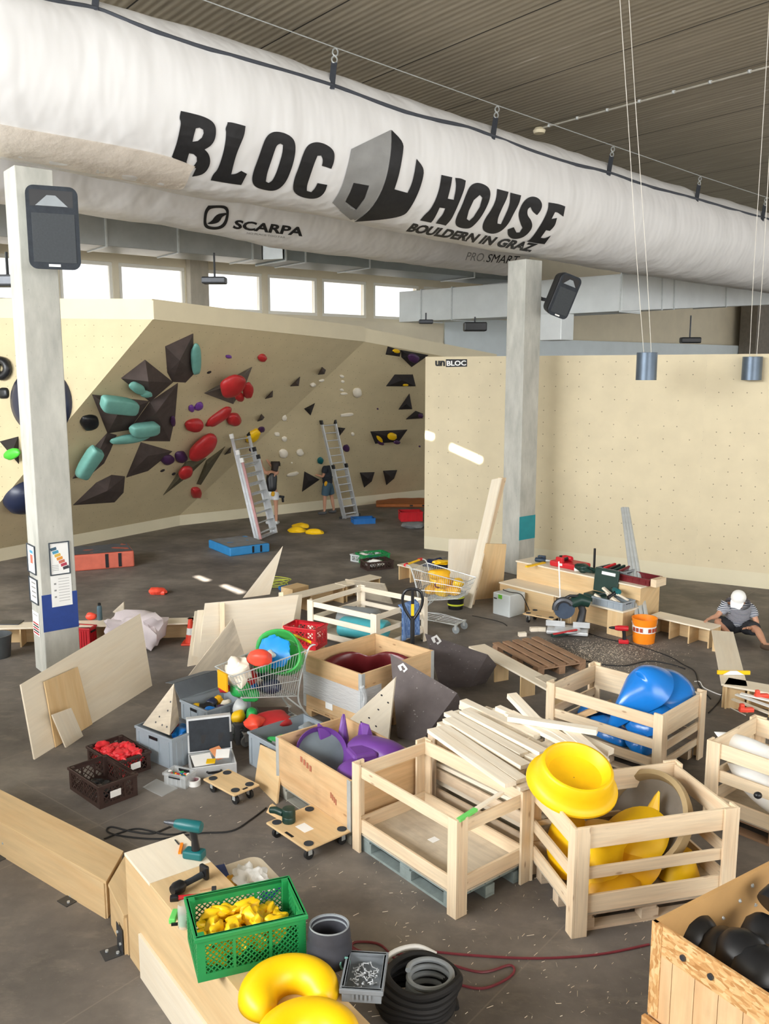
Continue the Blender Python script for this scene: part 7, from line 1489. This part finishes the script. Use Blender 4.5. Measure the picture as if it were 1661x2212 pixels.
for k in range(5): b = B(Mc); x = .05+.09*k; b.cuboid([(x, .34+.02, .2+.02*(k % 2)), (x+.06, .36, .2), (x+.06, .37, .2), (x, .37, .2), (x, .375, .3), (x+.06, .375, .3), (x+.06, .385, .3), (x, .385, .3)]); obj('pocket', b, M_dark, ld)
b = B(Mc); b.tube([(Lc_*.35, -.002, .06), (Lc_*.37, -.03, .06), (Lc_*.63, -.03, .06), (Lc_*.65, -.002, .06)], .012, 8); obj('handle', b, M_dark, r, smooth=True)
for k, (x, y, z, w_, h_, rz_, rx_, m_, l) in enumerate(((.13, .16, .125, .2, .22, .1, .1, M_paper, 'white paper sheet lying in the open silver case'), (.3, .22, .15, .12, .16, .5, .5, plain('orange_print_paper', '#e59a6a', .6), 'orange and violet printed packet standing in the silver case'), (.34, .17, .16, .14, .13, -.2, .3, M_white, 'white printed packet in the silver case'), (.21, .08, .135, .09, .1, -.2, .0, M_yel, 'yellow packet in the silver case'))):
    b = B(Mc @ MX.Translation((x, y, z)) @ MX.Rotation(rz_, 4, 'Z') @ MX.Rotation(rx_, 4, 'X')); b.bx((0, 0, 0), (w_, h_, .008)); solo('printed_packet' if k else 'paper_sheet', b, m_, l, 'packet' if k else 'paper')
# clear box of coloured screws, its lid, tape roll
M_cl2 = NT('frosted_plastic'); M_cl2.base(lin('#dfe3e4')); M_cl2.rough(.3); M_cl2.b.inputs['Alpha'].default_value = .34; M_cl2 = M_cl2.m
Mx2 = frm(G(362, 1697), G(404, 1703)); cbx = plastic_crate('clear plastic box of coloured bits in front of the silver case', frm(G(401, 1705), G(432, 1683)) @ MX.Translation((-.0, 0, 0)) , .17, .26, .13, M_cl2, 'solid', name='storage_box', cat='box')
m = fr(cbx); rnd = random.Random(9)
for k in range(26):
    p_ = m @ V((rnd.uniform(.03, .14), rnd.uniform(.03, .23), rnd.uniform(.07, .125))); b = B(); b.blob(p_, (.022, .013, .012), MX.Rotation(rnd.uniform(0, 3), 4, 'Z'), .2, k, 2); cc = k % 5
    solo('screw_packet', b, (M_red_p, M_yel, M_white, M_green, M_blue_p)[cc], ('red', 'yellow', 'white', 'green', 'blue')[cc]+' plastic bit in the clear box by the silver case', 'bit', ('red', 'yellow', 'white', 'green', 'blue')[cc]+' bits in the clear box', smooth=True)
b = B(); ql = [G(308, 1702), G(350, 1722), G(384, 1704), G(338, 1684)]; b.prism(ql, Z3*.012); solo('box_lid', b, M_cl2, 'clear plastic box lid lying on the floor in front of its box', 'lid', bev=.004)
b = B(LR(G(420, 1695))); b.lathe([(.045, .0), (.062, 0), (.062, .055), (.045, .055), (.045, .0)], 32, None, False); o = solo('tape_roll', b, M_white, 'white roll of tape standing flat beside the clear box', 'tape', smooth=True, ang=40)
b = B(LR(G(420, 1695))); b.lathe([(.0445, .001), (.0445, .054), (.041, .054), (.041, .001)], 32, None, False); obj('core', b, plain('pink_core', '#b98a92', .8), o, smooth=True, ang=40)
# cables on the near floor
cable('long black cable snaking on the floor behind the podium', [(225, 1812), (262, 1798), (300, 1790), (355, 1802), (390, 1800), (412, 1788), (380, 1782), (330, 1800), (280, 1795), (240, 1786), (232, 1796), (265, 1806), (345, 1812), (430, 1800), (500, 1795), (545, 1768), (575, 1745)], .008, M_blackr)
M_rc = plain('dark_red_cable', '#7a2f38', .5)
cable('dark red cable curling over the floor in front of the crates', [(745, 2040), (800, 2070), (850, 2085), (900, 2100), (985, 2125), (1040, 2135), (1085, 2120), (1110, 2100), (1100, 2085), (1040, 2100), (960, 2080), (880, 2062), (800, 2060), (762, 2046), (770, 2035), (820, 2040), (860, 2075), (930, 2100), (905, 2070), (850, 2058), (880, 2050), (1000, 2062), (1150, 2070), (1290, 2062), (1402, 2040)], .009, M_rc)
# hose and cable coil at the bottom edge
p = G(905, 2190); cg = thing('hose_coil', 'coil of black hose at the bottom edge right of the podium', 'hose', p)
rnd = random.Random(11)
b = B(); pts = []
for k in range(90): a_ = k*.42; rr_ = .235+.03*math.sin(k*.37); pts.append(p+V((rr_*math.cos(a_), rr_*.9*math.sin(a_), .04+.003*k+.012*math.sin(k*1.3))))
b.tube(smooth_path(pts, 3), .026, 8); obj('hose', b, M_blackr, cg, smooth=True)
b = B(); pts = []
for k in range(50): a_ = k*.45; rr_ = .14+.012*math.sin(k*.5); pts.append(p+V((.06+rr_*math.cos(a_), .0+rr_*.9*math.sin(a_), .12+.004*k)))
b.tube(smooth_path(pts, 3), .018, 8); solo('cable_coil', b, plain('grey_cable', '#9aa1a6', .5), 'grey cable coil lying inside the black hose coil', 'cable', smooth=True)
b = B(); b.tube(smooth_path([p+V((-.26, .05, .16)), p+V((-.2, .2, .26)), p+V((-.02, .26, .29)), p+V((.12, .22, .26))], 6), .02, 8); solo('white_hose', b, M_white, 'short white hose end lying over the black coil', 'hose', smooth=True)
# ---------------------------------------------------------------- board crate of black holds at the right edge
c0 = G(1410, 1988, 1.0); dA = V((.84, .54, 0)).normalized(); e_ = G(1661, 1860, 1.0)-c0; e_.z = 0; dA = e_.normalized(); e_ = G(1661, 2152, 1.0)-c0; e_.z = 0; dB = e_.normalized()
t = NT('strand_board'); vo = t.n('ShaderNodeTexVoronoi'); vo.inputs['Scale'].default_value = 26; t.l(t.coord('UV', (1, 2.6, 1)), vo.inputs['Vector']); sc = t.n('ShaderNodeSeparateColor'); t.l(vo.outputs['Color'], sc.inputs[0])
t.base(t.mix(.35, t.ramp(sc.outputs[0], [(.1, lin('#a8733a')), (.5, lin('#d0a066')), (.9, lin('#e6c490'))]), t.ramp(t.noise(t.coord('UV', (3, 12, 1)), 3, 4), [(.3, lin('#9a6a38')), (.7, lin('#dcb27a'))]))); t.rough(.7); t.bump(sc.outputs[0], .3, .004); M_osb = t.m
M_hard = plain('brown_hardboard', '#c49a63', .55, amt=.08, scale=3)
r = thing('board_crate', 'tall strand-board crate of black holds in the bottom right corner', 'crate', (c0.x, c0.y, 0))
g0 = V((c0.x, c0.y, 0)); LA_, LB_ = 1.5, 1.3
def wallq(p, q, th, z0, z1, inn): b = B(); k = inn*th; b.cuboid([p+Z3*z0, q+Z3*z0, q+k+Z3*z0, p+k+Z3*z0, p+Z3*z1, q+Z3*z1, q+k+Z3*z1, p+k+Z3*z1]); return b
nA = (dB-dA*dB.dot(dA)).normalized(); nB = (dA-dB*dA.dot(dB)).normalized()
obj('side_panel', wallq(g0, g0+dA*LA_, .03, .0, 1.0, nA), M_hard, r)
b = wallq(g0+dB*.002, g0+dB*LB_, .022, .82, 1.0, nB); obj('top_band', b, M_osb, r)
k = 0.0
while k < LB_: obj('wall_plank', wallq(g0+dB*(k+.002), g0+dB*min(LB_, k+.148), .018, 0, .82, nB), M_boxw, r); k += .15
obj('lower_band', wallq(g0-nB*.035-dA*.02, g0-nB*.035+dB*LB_, .03, .0, .42, nB), M_osb, r)
obj('corner_strip', wallq(g0-nB*.006-dB*.0, g0-nB*.006+dB*.07, .006, .42, 1.0, nB), M_osb, r)
for k, s_ in enumerate((.22, .4)):
    c_ = g0+dB*s_-nB*.001+Z3*(.9-.0*k); b = B(); b.cyl(c_, c_-nB*.012, .018, None, 10); obj('bolt_head', b, M_iron, r)
for k, (a_, z_) in enumerate(((.78, .86), (.95, .77), (.62, .8), (.9, .92))): c_ = g0+dA*a_+nA*.03+Z3*z_; b = B(); b.blob(c_, (.012, .012, .012), None, .3, k, 2); obj('screw', b, M_steel, r)
def blk(px, py, z, s_, label, rz_=0, tl=.4): 
    m = LR(G(px, py, z), rz_, tl, .2); b = B(m); b.lathe([(s_, 0), (s_*1.02, .02), (s_*.9, .1), (s_*.6, .16), (s_*.2, .185), (.005, .187)], 32); return solo('climbing_hold', b, M_dark, label, 'climbing hold', smooth=True, ang=60)
for q in ((1490, 2030, .72, .16, 'black dome hold in the left corner of the strand-board crate', .3, .5), (1560, 2075, .70, .17, 'black dome hold second from the left in the strand-board crate', .8, .3), (1600, 2080, .76, .16, 'glossy black dome hold in the middle of the strand-board crate', 1.6, .2), (1635, 2115, .74, .17, 'black dome hold nearest us in the strand-board crate', 2.2, .35), (1650, 2045, .74, .13, 'small black dome hold leaning on the back wall of the strand-board crate', 2.8, .7), (1668, 1960, .9, .1, 'black hold at the right edge above the others in the strand-board crate', 2.0, 1.0), (1540, 2120, .6, .2, 'black dome hold low in the strand-board crate', .2, .1), (1640, 2180, .6, .2, 'black dome hold lowest at the right in the strand-board crate', 1.2, .1)): blk(*q)
# ---------------------------------------------------------------- shopping carts and pallet truck
def cart(label, O, ax, wdir, W_=.52):
    """O: rear centre on the ground, ax: towards the front"""
    ax = V(ax).normalized(); M = axes((O.x, O.y, 0), ax, Z3.cross(ax)); r = thing('shopping_cart', label, 'shopping cart', M=M)
    Lt, zr, zf, br, bf = .92, .98, .86, .46, .58
    def P_(u, s_, top): wd = (W_/2)*(1-.22*u); x = .05+Lt*u if top else .18+(Lt-.26)*u; z = (zr+(zf-zr)*u) if top else (br+(bf-br)*u); return V((x, s_*wd*(1 if top else .86), z))
    b = B(M); ring = [P_(0, -1, 1), P_(1, -1, 1), P_(1, 1, 1), P_(0, 1, 1)]; b.tube(ring, .008, 6, True); b.tube([P_(0, -1, 0), P_(1, -1, 0), P_(1, 1, 0), P_(0, 1, 0)], .007, 6, True)
    for f in (.35, .68): b.tube([P_(0, -1, 0).lerp(P_(0, -1, 1), f), P_(1, -1, 0).lerp(P_(1, -1, 1), f), P_(1, 1, 0).lerp(P_(1, 1, 1), f), P_(0, 1, 0).lerp(P_(0, 1, 1), f)], .005, 5, True)
    obj('basket_frame', b, M_steel, r, smooth=True)
    g = B(M)
    for i in range(27):
        u = i/26
        for s_ in (-1, 1): g.tube([P_(u, s_, 1), P_(u, s_, 0)], .0028, 4)
    for i in range(11):
        s_ = -1+.2*i
        for u in (0, 1): g.tube([P_(u, s_, 1), P_(u, s_, 0)], .0028, 4)
        g.tube([P_(0, s_, 0), P_(1, s_, 0)], .0028, 4)
    for i in range(12): g.tube([P_(i/11, -1, 0), P_(i/11, 1, 0)], .0028, 4)
    obj('basket_wires', g, M_steel, r)
    b = B(M)
    for s_ in (-1, 1):
        y = s_*W_*.42; b.tube(smooth_path([(-.06, s_*W_*.5, 1.03), (.05, s_*W_*.5, .97), (.16, y, .46), (.04, y, .2), (.0, y, .15), (.35, y*.95, .17), (.8, y*.7, .14)], 5), .011, 6)
    for x in (.1, .42, .8): y = W_*.42*(1-.3*x/.8); b.tube([(x, -y, .165-.03*x), (x, y, .165-.03*x)], .008, 6)
    for k in range(5): y = (-1+.5*k)*W_*.33; b.tube([(.1, y, .17), (.8, y*.75, .145)], .005, 5)
    b.tube([(.3, -W_*.4, .47), (.12, -W_*.42, .3)], .01, 6); b.tube([(.3, W_*.4, .47), (.12, W_*.42, .3)], .01, 6); obj('chassis', b, M_steel, r, smooth=True)
    b = B(M); b.cyl((-.06, -W_*.38, 1.03), (-.06, W_*.38, 1.03), .017, None, 12); obj('handle_bar', b, M_yel, r, smooth=True, ang=50)
    for s_ in (-1, 1): b = B(M); b.tube([(-.07, s_*W_*.36, 1.03), (-.06, s_*W_*.52, 1.03)], .026, 10); obj('handle_end', b, M_red_p, r, smooth=True, ang=50)
    for x, w2 in ((.04, .42), (.8, .28)):
        for s_ in (-1, 1):
            b = B(M); b.cyl((x, s_*W_*w2-.012, .062), (x, s_*W_*w2+.012, .062), .06, None, 18); obj('caster_wheel', b, M_greyh, r, smooth=True, ang=40)
            b = B(M); b.beam((x, s_*W_*w2+.018, .06), (x, s_*W_*w2+.018, .15), .04, .004, YA); b.beam((x, s_*W_*w2-.018, .06), (x, s_*W_*w2-.018, .15), .04, .004, YA); b.bx((x, s_*W_*w2, .15), (.05, .05, .012)); obj('caster_fork', b, M_steel, r)
    return r, M, P_
h0 = (G(628, 1367, 1.03)+G(682, 1394, 1.03))/2; f0 = G(505, 1442, .88); ax = V((f0.x-h0.x, f0.y-h0.y, 0)).normalized()
c1, M1, P1 = cart('shopping cart piled with coloured holds in front of the wrapped board crate', V((h0.x, h0.y, 0))+ax*.06, ax, None)
b = B(M1); b.beam((.985, -.1, .76), (.985, .1, .76), .02, .2); obj('advert_panel', b, M_yel2, c1, label='yellow advert panel')
for k, (x, y, z, s_, m_, l, fl, am) in enumerate(((.78, 0, .83, .18, M_cream, 'big lumpy cream', .75, .35), (.8, -.05, .64, .12, M_green, 'dark green low', .8, .05), (.62, .12, .68, .12, M_red, 'red low', .6, .2), (.58, .1, .56, .1, M_blue, 'blue low', .6, .1), (.48, .14, .58, .1, M_cream, 'small white low', .7, .2), (.5, -.02, .84, .11, M_green, 'green and white', .8, .1), (.5, -.1, .94, .09, M_greyh, 'grey wedge', .5, .2), (.6, -.14, .98, .12, M_redor, 'orange-red upright', .8, .15), (.34, .1, .84, .13, M_green, 'rounded green right', .8, .05), (.38, .0, .93, .07, M_cream, 'white knobbly', .7, .3), (.34, .14, .66, .13, M_gtool, 'dark green rear', .9, .05), (.9, .1, .62, .08, M_red, 'small red front', .7, .2), (.7, -.1, .56, .1, M_green, 'green bottom', .7, .1), (.45, -.1, .6, .12, M_navy, 'navy bottom', .7, .1))):
    rand_hold(M1 @ V((x, -y, z)), s_, m_, 500+k, l+' hold in the loaded shopping cart', None, fl, am)
gm = axes(M1 @ V((.28, .0, .95)), V((.72, -.6, -.3)), V((.1, .55, .83)))
shp = [(.30*math.cos(t_)*(1+.1*math.cos(2*t_)), .26*math.sin(t_)) for t_ in [k*2*math.pi/30 for k in range(30)]]
rim_hold(gm, shp, .2, .08, plain('light_green_hold', '#4cbb5c', .45), 'large light green shell hold standing at the back of the loaded cart', .8)
b = B(gm); b.blob((-.03, -.03, .0), (.215, .18, .05), None, .16, 520, 3, 2.2); solo('climbing_hold', b, plain('azure_hold', '#1e8fe0', .35), 'bright blue hold lying in the light green shell hold', 'climbing hold', smooth=True)
rb0 = G(620, 1400, .5); m = frm(G(612, 1378, .62), G(680, 1400, .62), .0); r = plastic_crate('red plastic shopping basket standing behind the loaded cart', LR(G(640, 1352, .62)-Z3*.62+Z3*.3, R(-24)) @ MX.Translation((-.2, 0, .0)), .5, .34, .3, M_red_p, 'slot', name='shopping_basket', cat='basket')
b = B(); q = fr(r); b = B(q); b.box(.02, .48, .03, .3, -.3, -.01); solo('cardboard_box', b, M_boxw, 'brown box under the red shopping basket', 'box')
h0 = G(893, 1214, 1.03); f0 = G(1014, 1250, .88); ax = V((f0.x-h0.x, f0.y-h0.y, 0)).normalized()
c2, M2, P2 = cart('shopping cart of yellow holds near the right column', V((h0.x, h0.y, 0))+ax*.06, ax, None)
for k, (x, y, z, s_, l) in enumerate(((.25, .05, .6, .14, 'lower left'), (.45, .05, .6, .15, 'lower middle'), (.66, .0, .66, .13, 'lower right'), (.35, .0, .78, .13, 'upper left'), (.52, -.02, .78, .15, 'upper middle'), (.75, .02, .78, .1, 'upper right'), (.45, -.06, .9, .15, 'topmost'))): rand_hold(M2 @ V((x, y, z)), s_, M_yel if k % 2 else M_yel2, 540+k, l+' yellow hold in the far shopping cart', None, .6, .15)
for k, (x, z, l) in enumerate(((.42, .88, 'upper'), (.46, .74, 'lower'))): b = B(M2); b.blob((x, -.13, z), (.06, .03, .055), None, 0, 0, 2); solo('hold_plug', b, M_maroon, l+' mauve round hold among the yellow ones in the far cart', 'climbing hold', smooth=True)
b = B(); b.blob(G(948, 1222, .36)+Z3*.05, (.28, .2, .1), None, .3, 560); solo('work_jacket', b, M_navy, 'dark jacket lying on the edging behind the far shopping cart', 'jacket', smooth=True)
b = B(); b.blob(G(955, 1217, .5)+Z3*.02, (.16, .1, .05), None, .3, 561); solo('yellow_cloth', b, M_yel, 'yellow cloth on the dark jacket behind the far shopping cart', 'cloth', smooth=True)
tp = D(891, 1280, 11.45); tb_ = V((tp.x+.0, 11.35, .2)); r = thing('pallet_truck', 'pallet truck with black loop handle between the crates', 'pallet truck', (tb_.x, tb_.y, 0))
b = B(); b.tube([tb_, V((tp.x, 11.42, .82))], .03, 10); obj('drawbar', b, M_dark, r, smooth=True)
b = B(); q = V((tp.x, 11.42, .78)); b.tube(smooth_path([q, q+V((-.1, .0, .16)), q+V((-.135, 0, .3)), q+V((-.1, 0, .41)), q+V((0, 0, .44)), q+V((.1, 0, .41)), q+V((.135, 0, .3)), q+V((.1, 0, .16)), q], 5), .02, 8); b.tube([q+V((0, 0, .0)), q+V((0, 0, .44))], .022, 8); obj('loop_handle', b, M_dark, r, smooth=True)
b = B(); b.bx(q+V((0, -.028, .16)), (.04, .012, .16)); obj('yellow_sticker', b, M_yel, r)
b = B(); b.box(tb_.x-.1, tb_.x+.1, 11.28, 11.42, .1, .24); obj('pump_body', b, M_dark, r, bev=.02)
for s_ in (-.07, .07): b = B(); b.cyl((tb_.x+s_-.025, 11.35, .08), (tb_.x+s_+.025, 11.35, .08), .08, None, 18); obj('steer_wheel', b, M_blackr, r, smooth=True, ang=40)
# sawdust by the saw, splinters on the near floor
rnd = random.Random(31); b = B()
for k in range(2600):
    px, py = rnd.gauss(1300, 70), rnd.gauss(1412, 17); p_ = G(px, py); a_ = rnd.uniform(0, 3.14); s_ = rnd.uniform(.003, .009); d_ = V((math.cos(a_), math.sin(a_), 0))*s_; e2_ = V((-d_.y, d_.x, 0))*.5
    b._f(b.pts([p_-d_-e2_+Z3*.003, p_+d_-e2_+Z3*.003, p_+d_+e2_+Z3*.006, p_-d_+e2_+Z3*.004]))
o = obj('sawdust', b, M_pinel); tag(o, 'scattered sawdust on the floor around the mitre saw', 'sawdust', None, 'stuff')
b = B()
for k in range(700):
    px, py = rnd.uniform(430, 1400), rnd.uniform(1690, 2200); p_ = G(px, py); a_ = rnd.uniform(0, 3.14); s_ = rnd.uniform(.004, .03)*rnd.random()+.004; d_ = V((math.cos(a_), math.sin(a_), 0))*s_; e2_ = V((-d_.y, d_.x, 0)).normalized()*.0014
    b._f(b.pts([p_-d_-e2_+Z3*.002, p_+d_-e2_+Z3*.002, p_+d_+e2_+Z3*.004, p_-d_+e2_+Z3*.004]))
o = obj('wood_splinters', b, M_pinel); tag(o, 'thin wood splinters scattered over the near floor', 'splinters', None, 'stuff')
